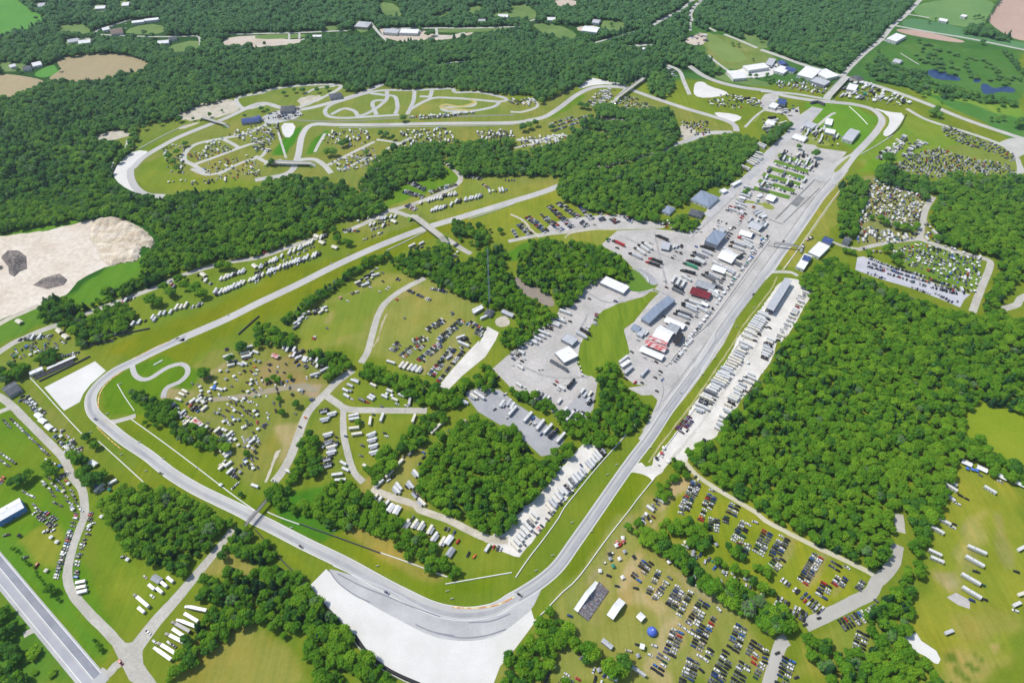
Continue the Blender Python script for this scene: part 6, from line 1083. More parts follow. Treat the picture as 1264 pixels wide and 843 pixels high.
# trackside marker boards
MK = [('a3',440,447),('a3',590,555),('a3',520,357),('a3',678,495),('a3',795,575),('a3',710,635),('a3',960,620),('a3',1075,705),('b4',175,87),('b4',385,100),('b4',595,272),('b4',935,395),('b4',957,432),('c4',300,62),('c4',205,222),('c4',125,295),('c4',395,105),('c3',682,522),('c3',678,368),('c3',830,255),('c3',935,165),('c3',995,85),('c3',518,605),('c3',472,652),('a3',585,212),('a2',905,835),('a2',1110,705),('b2',450,410),('b2',370,455),('c2',1100,760),('c2',1185,670)]
MK.sort(key=lambda q: T(*q)[0][0])
for n, (t, x, y) in enumerate(MK):
    X, Y, _ = U(*T(t, x, y)[0], 1); e = empty('marker_board', (X, Y, 0), .3); tag(e, 'small white trackside marker board, %s from the left along the circuit' % ordn(n+1), 'marker board', 'marker boards beside the track')
    box3('panel', -1.6, -.12, .5, 1.6, .12, 2.0, RW, e); [MB().bar((s*1.3, 0, 0), (s*1.3, 0, .5), .14).obj('leg', steel, e) for s in (-1, 1)]; box3('stripe', -1.61, -.13, 1.1, 1.61, -.1, 1.4, yelc, e)
# white foam block stack inside turn three
wall('foam_barrier', T('a3',748,122,792,98), 1.8, 1.0, wl_, 'short white block barrier on the grass inside the hairpin spur', 'barrier')
# ================================================================== TREES
def leafmat(name, c1, c2, sc=.35):
    m = bpy.data.materials.new(name); m.use_nodes = True; nt = m.node_tree; b = nt.nodes['Principled BSDF']
    b.inputs['Roughness'].default_value = .8; b.inputs['Specular IOR Level'].default_value = .12
    g = _n(nt, 'ShaderNodeNewGeometry'); oi = _n(nt, 'ShaderNodeObjectInfo')
    t = _n(nt, 'ShaderNodeTexNoise'); t.inputs['Scale'].default_value = sc; t.inputs['Detail'].default_value = 4; nt.links.new(g.outputs['Position'], t.inputs['Vector'])
    ad = _n(nt, 'ShaderNodeMath', operation='MULTIPLY_ADD'); ad.inputs[1].default_value = .75; nt.links.new(oi.outputs['Random'], ad.inputs[0])
    s2 = _n(nt, 'ShaderNodeMath', operation='MULTIPLY'); s2.inputs[1].default_value = .6; nt.links.new(t.outputs[0], s2.inputs[0]); nt.links.new(s2.outputs[0], ad.inputs[2])
    r = _n(nt, 'ShaderNodeValToRGB'); r.color_ramp.elements[0].position = .2; r.color_ramp.elements[1].position = 1.1 if False else 1.0
    r.color_ramp.elements[0].color = (*c1, 1); r.color_ramp.elements[1].color = (*c2, 1); t3 = _n(nt, 'ShaderNodeTexNoise'); t3.inputs['Scale'].default_value = .022; t3.inputs['Detail'].default_value = 3; nt.links.new(g.outputs['Position'], t3.inputs['Vector'])
    m3 = _n(nt, 'ShaderNodeMath', operation='MULTIPLY_ADD'); m3.inputs[1].default_value = 1.3; m3.inputs[2].default_value = -.65; nt.links.new(t3.outputs[0], m3.inputs[0])
    a3 = _n(nt, 'ShaderNodeMath', operation='ADD'); nt.links.new(ad.outputs[0], a3.inputs[0]); nt.links.new(m3.outputs[0], a3.inputs[1]); nt.links.new(a3.outputs[0], r.inputs[0])
    # distance haze painted into the leaf colour: bluer green farther up the valley
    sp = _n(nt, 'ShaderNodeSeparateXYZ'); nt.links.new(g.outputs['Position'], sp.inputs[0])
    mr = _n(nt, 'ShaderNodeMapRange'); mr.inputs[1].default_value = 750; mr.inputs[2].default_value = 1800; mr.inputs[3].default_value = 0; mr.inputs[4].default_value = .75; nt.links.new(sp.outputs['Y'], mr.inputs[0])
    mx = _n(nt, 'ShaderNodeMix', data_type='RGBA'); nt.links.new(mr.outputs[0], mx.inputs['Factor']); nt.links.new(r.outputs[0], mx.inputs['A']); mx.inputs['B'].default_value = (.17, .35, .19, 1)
    nt.links.new(mx.outputs['Result'], b.inputs['Base Color'])
    # leaves turn their faces to the light: lean the shading normal upwards
    va = _n(nt, 'ShaderNodeVectorMath', operation='ADD'); va.inputs[1].default_value = (-.25, .1, .9); nt.links.new(g.outputs['Normal'], va.inputs[0])
    vn = _n(nt, 'ShaderNodeVectorMath', operation='NORMALIZE'); nt.links.new(va.outputs[0], vn.inputs[0]); nt.links.new(vn.outputs[0], b.inputs['Normal'])
    tr = _n(nt, 'ShaderNodeBsdfTranslucent'); ms = _n(nt, 'ShaderNodeMixShader'); ms.inputs[0].default_value = .4
    nt.links.new(mx.outputs['Result'], tr.inputs[0]); nt.links.new(b.outputs[0], ms.inputs[1]); nt.links.new(tr.outputs[0], ms.inputs[2]); nt.links.new(ms.outputs[0], nt.nodes['Material Output'].inputs[0])
    MATS[name] = m; return m
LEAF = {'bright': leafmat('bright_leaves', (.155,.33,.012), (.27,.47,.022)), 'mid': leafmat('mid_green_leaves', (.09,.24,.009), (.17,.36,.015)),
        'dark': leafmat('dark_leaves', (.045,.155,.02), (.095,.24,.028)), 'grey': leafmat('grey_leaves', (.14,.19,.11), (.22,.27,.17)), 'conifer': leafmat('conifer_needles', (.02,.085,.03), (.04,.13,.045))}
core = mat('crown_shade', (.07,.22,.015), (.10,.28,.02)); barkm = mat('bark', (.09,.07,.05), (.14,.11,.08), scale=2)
def crown_mesh(name, key, seed, nlobe=15, nleaf=420, leaf=.085, conif=False):
    """unit crown: radius about 1, from z=0.35 up to z=2.2 (scaled per tree); leaf clumps on uneven lobes"""
    r = np.random.default_rng(seed); V = []; Fc = []; M = []
    lobes = []
    if conif:
        for k in range(10): z = .3+k*.21; rr = .62*(1-k/11.)+.05; lobes.append((np.array([0, 0, z]), rr, .22))
    else:
        lobes.append((np.array([0, 0, 1.25]), .62, .62))
        for k in range(nlobe):
            a = k*2.4+r.uniform(-.4, .4); e = math.asin(r.uniform(-.35, .98)); R = r.uniform(.36, .74)
            c = np.array([math.cos(a)*math.cos(e)*R, math.sin(a)*math.cos(e)*R, 1.15+math.sin(e)*R*.75]); lobes.append((c, r.uniform(.2, .4), None))
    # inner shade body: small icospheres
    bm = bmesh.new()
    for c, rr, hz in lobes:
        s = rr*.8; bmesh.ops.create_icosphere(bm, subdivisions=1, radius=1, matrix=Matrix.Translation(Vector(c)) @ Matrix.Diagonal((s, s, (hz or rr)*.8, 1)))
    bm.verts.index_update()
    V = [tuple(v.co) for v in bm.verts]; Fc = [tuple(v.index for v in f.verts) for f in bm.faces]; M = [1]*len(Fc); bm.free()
    w = np.array([l[1]**2 for l in lobes]); w /= w.sum()
    for i in range(nleaf):
        c, rr, hz = lobes[r.choice(len(lobes), p=w)]
        d = r.normal(0, 1, 3); d[2] = abs(d[2])*1.1-.35*abs(d[2])*(r.random() < .3)*3; d /= np.linalg.norm(d)
        p = c+d*np.array([rr, rr, hz or rr])*r.uniform(.82, 1.1)
        n = d+r.normal(0, .45, 3); n /= np.linalg.norm(n); t = np.cross(n, r.normal(0, 1, 3)); t /= np.linalg.norm(t); b = np.cross(n, t)
        s = leaf*r.uniform(.7, 1.6); s2 = s*r.uniform(.6, 1); k = len(V)
        V += [tuple(p-t*s-b*s2*.4), tuple(p+t*s*.2-b*s2), tuple(p+t*s+b*s2*.3), tuple(p-t*s*.3+b*s2)]; Fc.append((k, k+1, k+2, k+3)); M.append(0)
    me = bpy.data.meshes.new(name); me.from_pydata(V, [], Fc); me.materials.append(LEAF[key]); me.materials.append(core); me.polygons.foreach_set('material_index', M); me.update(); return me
def trunk_mesh():
    mb = MB(); mb.cyl((0,0,-.02), .06, .9, 7, r2=.035)
    for k in range(5): a = k*1.26; mb.bar((0,0,.55+.06*k), (.38*math.cos(a), .38*math.sin(a), 1.0+.1*k), .035)
    me = bpy.data.meshes.new('trunk'); me.from_pydata(mb.v, [], mb.f); me.materials.append(barkm); return me
KEYS = ['bright', 'mid', 'dark', 'grey', 'conifer']
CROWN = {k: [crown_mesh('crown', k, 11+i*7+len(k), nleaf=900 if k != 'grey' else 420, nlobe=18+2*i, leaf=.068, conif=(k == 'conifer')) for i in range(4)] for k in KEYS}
TRUNK = trunk_mesh()
TREES = []   # X, Y, radius, height-scale, key, area
def px_to_poly_z(pix, z): return pix
EXCL = []
def poisson(pix, spacing, zc=8.0, jit=.62, excl=(), keep=1.0):
    """points of a jittered hexagonal grid whose crowns are seen inside the surveyed outline"""
    pts = [U(x, y, zc)[:2] for x, y in pix]; a = np.array(pts); lo_, hi = a.min(0), a.max(0)
    xs = np.arange(lo_[0], hi[0]+spacing, spacing); ys = np.arange(lo_[1], hi[1]+spacing, spacing*.87)
    X, Y = np.meshgrid(xs, ys); X = X+(np.arange(len(ys))[:,None] % 2)*spacing/2
    X = (X+rng.normal(0, spacing*jit*.6, X.shape)).ravel(); Y = (Y+rng.normal(0, spacing*jit*.6, Y.shape)).ravel()
    m = in_poly(X, Y, pts)
    for e in excl:
        ep = [U(x, y, 4)[:2] for x, y in e]; m &= ~in_poly(X, Y, ep)
    if keep < 1: m &= rng.random(X.shape) < keep
    # only what the camera side could see
    return X[m], Y[m]
def wood(area, pix, spacing=8.0, mix=(.3,.5,.14,.04,.02), rad=None, excl=(), keep=1.0, hs=1.0, zc=8.0, world_pts=None):
    if world_pts is None: rad = rad or spacing*.72; spacing *= .9
    X, Y = poisson(pix, spacing, zc, excl=excl, keep=keep) if world_pts is None else world_pts
    rad = rad or spacing*.66; cs = np.cumsum(mix)/sum(mix)
    # clumps of the same kind stand together
    f = (np.sin(X*.021+1.3)+np.sin(Y*.027+.4)+np.sin((X+Y)*.043)+np.sin((X-Y)*.061+2))/4*.42
    for x, y, q in zip(X, Y, f):
        u = min(.999, max(0, rng.random()+q)); k = KEYS[int(np.searchsorted(cs, u))]
        r = rad*(rng.uniform(.62, 1.2)+.35*(rng.random() < .12)); TREES.append((x, y, r, hs*rng.uniform(.8, 1.15), k, area))
def line(area, pix, spacing=7.0, rad=5.0, wid=2.0, rows=1, mix=(.25,.5,.2,.03,.02), z=7, hs=1.0):
    c = catmull([U(x, y, z) for x, y in pix], spacing*.9)
    for q in range(rows):
        for i, p in enumerate(c):
            d = c[min(i+1, len(c)-1)]-c[max(i-1, 0)]; d = d/(np.linalg.norm(d)+1e-9); n = np.array([-d[1], d[0]])
            pp = p+n*((q-(rows-1)/2)*spacing*.9)+rng.normal(0, wid*.5, 2); wood(area, None, mix=mix, rad=rad, hs=hs, world_pts=(np.array([pp[0]]), np.array([pp[1]])))
def single(area, *tiles):
    for t, *v in tiles:
        for i in range(0, len(v), 3):
            x, y = T(t, v[i], v[i+1])[0]; X, Y, _ = U(x, y, v[i+2]*.9); k = KEYS[int(rng.choice(3, p=(.3,.4,.3)))]
            TREES.append((X, Y, v[i+2], 1.0, k, area))
BRT = (.42,.44,.09,.04,.01); DRK = (.12,.4,.38,.05,.05); FARM = (.12,.4,.33,.08,.07)
# --- the great wood on the right
wood('big wood on the right', T('c3',850,560,890,500,1010,480,1040,400,1170,250,1230,190,1280,110)+T('d3',0,160,50,100,90,20)+T('d2',130,800,200,690,235,580,180,560,175,500,230,470,300,430,350,440,440,480,500,520,600,560,720,610,850,655,940,690,1010,695,1060,600,1140,640,1180,700,1300,735)+T('d3',1300,380,1140,305,1030,295,975,350,960,470,1050,480,1140,560,1300,640,1300,690,1180,680,1100,630,1050,570,980,570,920,620,900,700)+T('d4',860,40,790,120,770,290,720,480,690,620,700,680,850,780,900,843,940,880,640,880,340,880,320,800,250,740,180,690,110,630,150,570,220,565,300,620,430,680,500,690,560,640,500,560,510,470,570,380,620,330,640,250,620,230,590,290,545,298,470,270,370,215,200,140,0,20)+T('c3',1180,800,1080,735,960,660,870,610),
     7.4, BRT, excl=[T('d4',610,190,600,270,640,290,660,200,680,90,660,20,640,30,650,110,630,180)])
wood('wood beyond the campground', T('d2',800,170,790,240,850,290,900,350,960,385,1080,420,1130,450,1080,560,1060,640,1140,640,1200,560,1300,500,1300,60,1220,20,1100,30,900,10,840,80), 8, (.45,.42,.07,.04,.02))
wood('belt beside the main straight', T('d2',370,60,430,20,510,50,505,130,470,200,450,300,425,330,375,330,362,200), 7.5, BRT)
wood('belt above the campground', T('d2',525,0,560,-15,680,15,780,20,850,60,840,100,790,150,770,110,740,90,660,75,560,50), 7.5, FARM)
# --- centre woods
wood('diamond wood in the infield', T('b3',985,405,1070,370,1140,390,1215,430,1261,470)+T('c3',0,420,60,450,110,560,150,575,230,520,300,490,320,520,240,600,180,690,130,740,60,800,0,843)+T('b4',1261,60,1200,105,1130,100,1040,60,930,10,860,-30)+T('b3',860,770,790,740,780,660,830,570,870,480), 7.2, (.3,.52,.12,.05,.01))
wood('wood above the pit exit', T('c3',425,120,500,110,535,190,570,240,640,275,680,320,650,390,600,430,520,490,450,510,380,500,350,470,300,455,240,420,230,370,190,350,140,320,60,280,0,250,0,225,60,235,180,290,240,330,300,340,340,350,390,330,410,290,430,280,440,210,415,180), 7, (.3,.5,.16,.02,.02),
     excl=[T('c3',350,230,415,200,425,330,350,370,235,330,260,300)])
wood('wood beside the paddock lot', T('c2',35,400,120,345,200,330,280,345,440,370,540,425,585,480,580,530,520,545,440,530,380,550,330,600,290,650,230,650,210,610,130,560,60,535,30,480), 7.2, BRT)
wood('grove below the paddock wood', T('c2',0,520,30,570,90,600,150,660,225,680,220,710,120,790,40,843,0,843)+T('c3',0,20)+T('b2',1200,843,1180,790,1261,760,1261,700,1200,690,1150,670)+T('b2',1261,680), 7, (.25,.45,.22,.06,.02))
wood('wood below the bridge road', T('b2',840,480,880,440,960,450,1040,430,1110,390,1180,355,1230,395,1200,470,1261,500,1261,690,1180,680,1140,650,1060,620,960,580,860,540), 7, (.3,.48,.16,.03,.03))
wood('grove beside the bridge road', T('b2',660,430,760,390,850,370,930,340,960,400,960,450,850,470,835,500,790,515,720,490,670,460), 7.5, DRK)
wood('clump beside the far straight', T('b2',955,250,1000,230,1060,255,1150,280,1150,320,1120,355,1070,350,1060,310,960,300), 7.5, (.2,.4,.38,0,.02))
single('meadow beside the bridge road', ('b2',1190,295,6, 1050,355,4.5, 1075,375,4.5, 1100,345,4, 995,330,4, 1000,340,3.5))
# --- hedges
line('hedge along the far straight', T('b2',640,410,560,440,490,480,430,520,370,560,320,600,260,640,200,690,140,730), 7, 5.2, rows=2, mix=DRK)
wood('hedge end by the camp meadow', T('b2',0,740,80,740,110,780,200,780,220,843,0,843), 7.5, (.25,.5,.25,0,0))
single('camp meadow', ('a3',1175,30,9, 990,160,9, 1120,90,6, 1160,40,6), ('b3',200,310,6, 115,285,4, 130,350,5, 90,185,5, 110,195,5, 60,195,4, 170,180,4, 350,180,6, 370,150,6, 500,400,5), ('a3',1200,550,4.5,1170,750,3.5))
wood('hedge below the service road', T('b3',250,20,330,30,400,60,470,90,470,140,400,180,370,200,345,190,350,130,260,60), 7, (.35,.5,.13,0,.02))
wood('hedge across the infield', T('b3',480,100,570,100,640,150,720,160,830,190,920,230,960,250,1000,290,960,330,900,320,860,300,800,300,700,240,620,200,540,170,490,150), 7, BRT)
wood('hedge beside the grey lot', T('b3',930,250,1000,200,1080,160,1110,105,1160,130,1190,200,1160,235,1090,225,1050,210,1010,260,990,310,950,330), 7, (.35,.45,.18,0,.02))
wood('hedge above the trailer row', T('b3',840,350,900,345,930,370,900,400,860,440,820,490,770,520,700,540,700,480,780,400), 7, DRK)
wood('hedge above the trailer row', T('b3',600,530,660,500,690,560,670,620,610,680,570,710,530,700,530,620,590,600), 7, (.25,.5,.25,0,0))
wood('thicket inside turn one', T('b3',190,440,250,430,300,480,310,560,330,600,300,640,330,690,430,670,500,700,560,740,630,800,680,843,250,843,40,790,20,760,90,720,180,620,210,540), 7, (.4,.42,.15,.03,0), excl=[T('b3',200,690,300,660,340,740,290,790,180,800,120,770)])
wood('thicket inside turn one', T('b4',290,0,640,0,700,40,710,90,800,110,880,170,920,220,1000,290,990,320,900,310,800,260,750,230,640,150,560,110,480,60,460,90,400,85,320,60), 7, (.28,.5,.2,.02,0))
wood('trees beside the hairpin spur', T('a3',620,230,690,240,720,290,700,310,640,270), 6.5, DRK)
wood('trees beside the hairpin spur', T('a3',740,270,790,270,830,310,860,330,850,380,760,410,700,400,690,350), 7, (.2,.4,.4,0,0))
wood('grey scrub below the camp', T('a3',830,400,940,400,1000,440,1090,480,1110,510,1060,545,1000,520,900,490,830,450), 6.5, (.1,.35,.15,.4,0))
wood('wood by the start of turn one', T('a3',470,750,560,730,620,700,720,700,830,720,930,760,1040,800,1100,843)+T('a4',1110,20,1130,80,1060,180,1000,240,960,290,900,340,860,320,820,260,730,250,700,200,680,220,600,200,590,130,520,80,500,20,470,-20), 7, (.35,.42,.18,.04,.01))
wood('wood outside turn one', T('b4',0,120,60,160,120,240,200,320,280,400,360,500,440,580,480,640,560,720,640,790,700,843,300,843,260,760,180,660,120,600,60,540,0,520)+T('a4',1261,480,1180,580,1120,610,1060,640,1000,720,900,770,840,800,850,843,790,860,780,820,830,790,850,700,920,600,960,560,1030,500,950,400,950,340,1060,310,1100,240,1060,210,1140,100,1180,80,1261,130), 7.2, (.33,.45,.18,.03,.01), excl=[T('b4',150,600,220,580,280,660,220,700), T('a4',1080,230,1261,260,1261,310,1100,290)])
wood('corner wood at lower left', T('a4',-60,360,10,370,40,460,90,500,110,560,60,640,30,680,0,700,-60,700), 8, (.1,.4,.5,0,0))
wood('corner wood at lower left', T('a4',20,690,90,680,110,720,50,740,10,730), 8, (.1,.4,.5,0,0))
wood('corner wood at lower left', T('a4',-60,740,60,760,110,800,130,860,-60,860), 8, DRK)
wood('scrub beyond the highway', T('a4',120,600,200,620,280,720,350,843,150,843,100,740), 7, (.75,.2,0,.05,0), keep=.45, hs=.6)
line('hedge beside the highway', T('a4',60,180,170,300,300,450,400,560,480,650,560,710), 6.5, 2.0, mix=(.2,.5,.3,0,0), z=2)
single('highway hedge', ('a4',245,385,6, 320,470,3, 520,665,3.5, 575,720,4, 490,680,3, 620,810,4, 590,780,3))
single('field by the left service road', ('a3',100,680,8, 140,650,7, 250,640,8, 230,610,7, 60,690,6, 380,585,9, 350,560,8, 415,590,6, 400,650,9, 440,680,11, 480,670,9, 430,630,8, 460,510,6, 420,470,6, 500,650,7, 600,715,6), ('a4',630,170,9, 1050,245,4, 1040,240,4))
wood('trees by the turn three stand', T('a3',0,130,60,100,130,110,170,150,110,180,40,200,0,210), 7.5, DRK)
wood('trees by the turn three stand', T('a3',150,60,200,40,260,50,300,80,250,110,190,110), 7.5, DRK)
wood('hedge above the left camp', T('a3',340,-10,440,-10,420,10,360,20)+T('a2',370,840,340,740,400,700,500,640,640,650,650,700,600,770,540,800,440,830), 7.5, (.25,.45,.25,.05,0))
single('left camp', ('a2',730,630,10, 770,640,8, 800,570,8, 830,600,8, 870,530,8, 950,570,10, 980,600,9, 900,560,8, 1080,460,9, 1110,465,8, 1060,470,7, 820,590,7), ('b2',330,280,8, 360,300,8, 400,330,8, 440,350,7, 460,355,6, 300,270,6, 380,290,7, 240,325,4, 260,315,4))
# --- quarry side and left forest
QU = T('a2',-100,330,60,322,340,272,470,232,560,225,640,250,710,285,760,345,735,385,690,380,680,440,590,460,480,490,400,540,330,600,300,625)
wood('wood below the quarry', T('a2',190,640,280,605,400,660,560,560,600,500,720,400,780,340,700,245,620,235,520,205,340,240,100,270,0,300,0,150,400,120,620,100,760,140,900,110,1261,90)+T('b2',60,30,170,15,300,35,420,55,520,105,630,195,560,215,480,225,400,240,300,275,200,320,100,375,0,430)+T('a2',1261,405,1150,425,1020,460,930,500,850,530,760,560,640,590,500,650,420,690,390,720,300,750,180,770,60,850,0,850,0,770), 8, (.3,.45,.2,.03,.02), excl=[QU, T('a2',-20,310,340,235,470,222,470,240,340,285,-20,340), T('a2',330,590,560,480,680,440,700,480,640,560,540,560,420,650), T('a2',0,760,180,665,420,700,400,720,330,760,0,850)])
wood('strip by the quarry road', T('a2',200,640,280,610,320,640,400,690,400,750,310,760,200,720,190,670), 7.5, DRK)
TLF = T('a1',-60,490,0,492,80,470,150,432,235,392,380,402,500,392,600,365,690,345,728,312,700,290,640,262,500,255,400,260,268,288,200,330,140,365,100,368,0,355)
FARX = CLR+[T('a1',-40,-40,80,-5,140,40,220,85,215,110,120,150,0,180,-40,170), T('a1',-60,355,100,368,145,365,260,310,270,288,400,262,500,256,620,260,690,288,730,312,690,347,600,368,500,395,380,405,235,400,160,435,80,473,-60,505),
  T('a1',455,150,560,115,640,90,780,85,820,150,800,165,980,170,985,245,860,270,800,235,700,200,600,200,460,175), T('a1',1075,200,1120,160,1280,150,1280,235,1180,235,1080,240),
  T('b1',-20,150,300,150,470,140,480,95,550,95,600,150,620,130,900,130,1261,120,1261,145,1100,170,1020,190,900,205,640,215,600,180,560,190,450,180,300,180,250,195,220,230,0,240,-20,240), T('b1',600,-10,690,0,720,90,610,80), T('b1',840,85,950,45,960,70,900,100), T('b1',890,305,1090,290,1090,305,900,325),
  T('c1',190,-10,330,-10,330,35,220,40), T('c1',85,105,230,115,330,120,430,120,430,165,320,200,220,190,100,160), T('c1',660,130,760,70,830,30,880,-20,910,-20,830,70,700,140), T('c1',930,-20,970,-20,900,50,900,95,925,110,870,110,860,60,900,10), T('c1',370,215,500,180,630,145,640,155,500,200,390,225), T('c1',560,225,640,210,700,220,690,232,580,238), T('c1',870,105,885,105,880,155,868,155)]
wood('left forest', T('a2',0,290,0,0)+T('a1',-80,843,-80,480)+T('a1',100,440,235,385,280,380,500,380,700,330,735,310,620,255,500,240,420,240,440,180,600,190,800,240,980,250,1060,230,1261,240)+T('b1',100,230,260,190,560,190,640,210,900,200,1100,170,1261,140)+T('c1',100,200,200,200,400,200,600,160,760,130,840,150,850,220,960,270,1020,340,980,360,900,330,870,320,760,310,720,340,680,370,560,410,470,385,400,350,340,400,200,460,160,490,100,450,0,450)+T('b1',1261,450,1080,440,960,425,760,430,600,400,480,440,420,420,370,405,200,405,0,440)+T('a1',1150,450,1000,500,930,515,850,570,760,580,660,610,660,680,600,760,540,800)+T('a2',540,0,550,70,620,105,760,140,640,200,300,240,100,270), 8.6, FARM, excl=FARX+[T('a1',425,675,560,622,650,650,600,740,570,780,540,800,530,780,600,690,520,695)], keep=.96)
wood('carousel infield wood', T('a2',780,140,900,110,1050,100,1261,80,1261,120,760,170), 8, BRT)
wood('far forest', T('a1',-160,490,-160,-120,300,-120,1261,-120)+T('d1',-1200,-120,760,-120,700,60,620,120,570,185,480,255,400,325,370,348,270,318,150,283,60,248,-20,215)+T('c1',1180,200,1000,130,950,140,930,120,860,140,840,150,700,160,400,210,0,240)+T('b1',1000,200,640,220,300,200,0,240)+T('a1',1100,240,900,270,740,310,620,255,400,255,260,290,130,340,0,350), 9.5, FARM, excl=FARX, keep=.93)
wood('wood at the river bend', T('c1',690,370,720,345,760,340,790,370,800,410,780,450,740,465,690,440,665,410), 8, BRT)
wood('wood above the lower paddock', T('c1',870,270,940,290,1010,340,980,362,910,350,870,300), 8, FARM)
wood('north wood beside the straight', T('c2',215,90,240,50,290,15,380,-10)+T('c1',400,835,560,800,700,750,850,695,980,655,1100,645,1215,680,1200,720,1150,760,1110,830)+T('c2',1130,0,1050,60,960,70,860,130,830,170,760,170,710,240,640,240,540,205,440,200,340,165,260,135), 7.6, (.42,.45,.1,.02,.01))
wood('centre wood above the far straight', T('c1',-10,740,100,720,180,700,260,690,320,640,350,590,410,570,440,530,420,510,460,500,560,540,660,540,740,520,800,560,825,640,790,700,700,735,600,770,480,800,400,843,-10,843)+T('b1',1261,843,1000,843,920,780,960,765,930,740,830,740,760,720)+T('b1',860,690,960,690,1080,680,1170,680,1261,670), 8, (.35,.45,.15,.03,.02), excl=[T('c1',420,560,560,580,550,600,430,590), T('c1',330,620,480,640,480,655,340,640)])
wood('centre wood above the far straight', T('b1',530,843,600,750,640,730,700,710,760,710,840,700,900,740,930,760,915,790,960,843)+T('b2',960,-10,900,30,760,35,700,70,640,120,600,130,640,190,600,200,540,200,520,110,500,60), 8, (.3,.45,.2,.03,.02))
single('carousel camps', ('b1',350,740,9, 380,740,9, 440,690,8, 420,700,8, 700,580,9, 720,575,8, 640,655,7, 610,650,7, 670,670,6, 90,800,8, 80,790,7, 540,745,6, 140,455,6, 190,440,6, 230,440,7, 300,440,6, 350,430,6, 60,540,6, 120,510,8, 170,510,8, 30,530,6), ('a1',1020,560,5, 940,580,4, 1080,540,3, 870,580,7, 780,600,5, 700,620,6, 640,640,6, 820,760,8, 860,740,7, 840,790,7, 860,820,7, 900,700,6, 720,600,5, 1190,565,4), ('c1',90,610,9, 60,620,9, 120,600,8, 200,620,7, 340,510,8, 370,515,8, 310,640,7, 300,630,7, 150,490,8, 160,470,6, 350,590,7, 390,570,7))
wood('trees among the lower camps', T('c1',400,510,460,500,560,520,700,540,780,520,800,560,640,570,500,560,420,555), 8, (.35,.45,.2,0,0))
# --- right side farmland and wetland
PND = [T('d1',785,335,960,370,960,410,880,415,800,390), T('d1',1000,370,1110,400,1110,470,1040,465), T('d1',1150,420,1240,430,1220,470,1150,460)]
wood('trees in the far wetland', T('d1',480,300,560,260,640,300,720,330,830,350,900,400,1000,430,1060,450,1200,470,1261,500,1240,520,1100,490,900,470,800,450,700,420,600,400,520,360), 9, FARM, keep=.5, hs=.7, excl=PND)
wood('trees in the far wetland', T('d1',700,210,820,200,1000,260,1100,290,1180,350,1261,370,1261,430,1100,400,900,370,820,340,760,290), 9, (.3,.5,.2,0,0), keep=.16, hs=.5, excl=PND)
wood('hedge by the bare field', T('d1',965,130,1010,120,1090,135,1160,160,1200,175,1190,190,1120,180,1050,160,970,150), 9, DRK)
line('hedge by the bare field', T('d1',1145,-10,1110,50,1080,100), 9, 4, mix=DRK)
line('far lane', T('d1',1160,240,1200,280,1240,330,1261,350), 9, 6, mix=DRK)
single('farmland', ('d1',750,200,6, 1060,205,7, 1020,85,5, 1040,80,6, 1060,90,5, 820,85,5, 800,110,4, 830,95,4, 870,430,12, 890,440,10, 770,460,6, 860,500,3, 1135,535,4, 1130,580,6, 1160,575,6, 1230,600,10, 1250,590,10, 1100,580,5, 530,240,5, 550,245,5, 430,370,4, 450,380,4, 600,770,14, 590,820,12, 620,830,12, 560,835,10, 250,750,9, 165,715,6, 830,540,9, 810,550,8, 850,560,7, 840,530,8, 350,375,4, 330,390,4, 320,400,4, 180,390,6, 20,395,6, 40,390,5), ('c1',1165,370,5, 1195,370,5, 1245,380,6, 1250,365,5, 1180,290,4, 1220,195,6, 1080,215,5, 1110,220,5, 490,120,5, 270,120,5))
wood('belt beside the upper straight', T('d1',20,640,60,600,110,585,130,610,100,650,50,690,10,700,-20,660), 7.5, DRK)
single('farmstead', ('a1',175,90,6, 290,340,5, 700,160,8, 650,180,9, 760,170,8, 740,175,8, 620,185,7, 910,240,5, 845,190,4, 110,330,6, 90,345,6), ('b1',860,160,9, 840,170,9, 800,140,6, 870,145,7, 45,215,6, 460,155,6, 580,150,6))
# --- right camps
single('upper campground', ('d2',565,240,7, 590,255,7, 640,270,7, 670,280,7, 690,275,6, 720,290,7, 740,270,7, 520,230,5, 590,385,7, 610,370,6, 625,430,7, 650,450,7, 640,420,6, 660,410,5, 505,405,6, 840,330,7, 860,335,6, 930,350,7, 900,350,6, 390,390,5, 410,395,5, 800,280,5, 430,400,5))
wood('trees by the VIP terrace', T('d2',165,510,190,490,240,460,280,460,290,500,300,530,260,560,200,540), 6.5, FARM, rad=4)
single('terrace', ('d2',290,410,4.5, 300,420,4, 340,440,6, 300,460,6, 330,470,6, 350,460,6, 370,480,6))
wood('trees by the paddock pavilion', T('c2',770,230,840,210,900,220,940,240,920,270,860,290,800,280,770,260), 6.5, (.25,.45,.1,.2,0))
single('paddock pavilion', ('c2',750,250,4, 820,240,5, 870,255,5, 900,90,7, 920,80,6, 850,150,6, 860,140,5, 1140,110,5, 1155,100,5, 95,350,5))
single('left meadow road', ('c2',470,340,3, 60,390,3, 180,330,3))
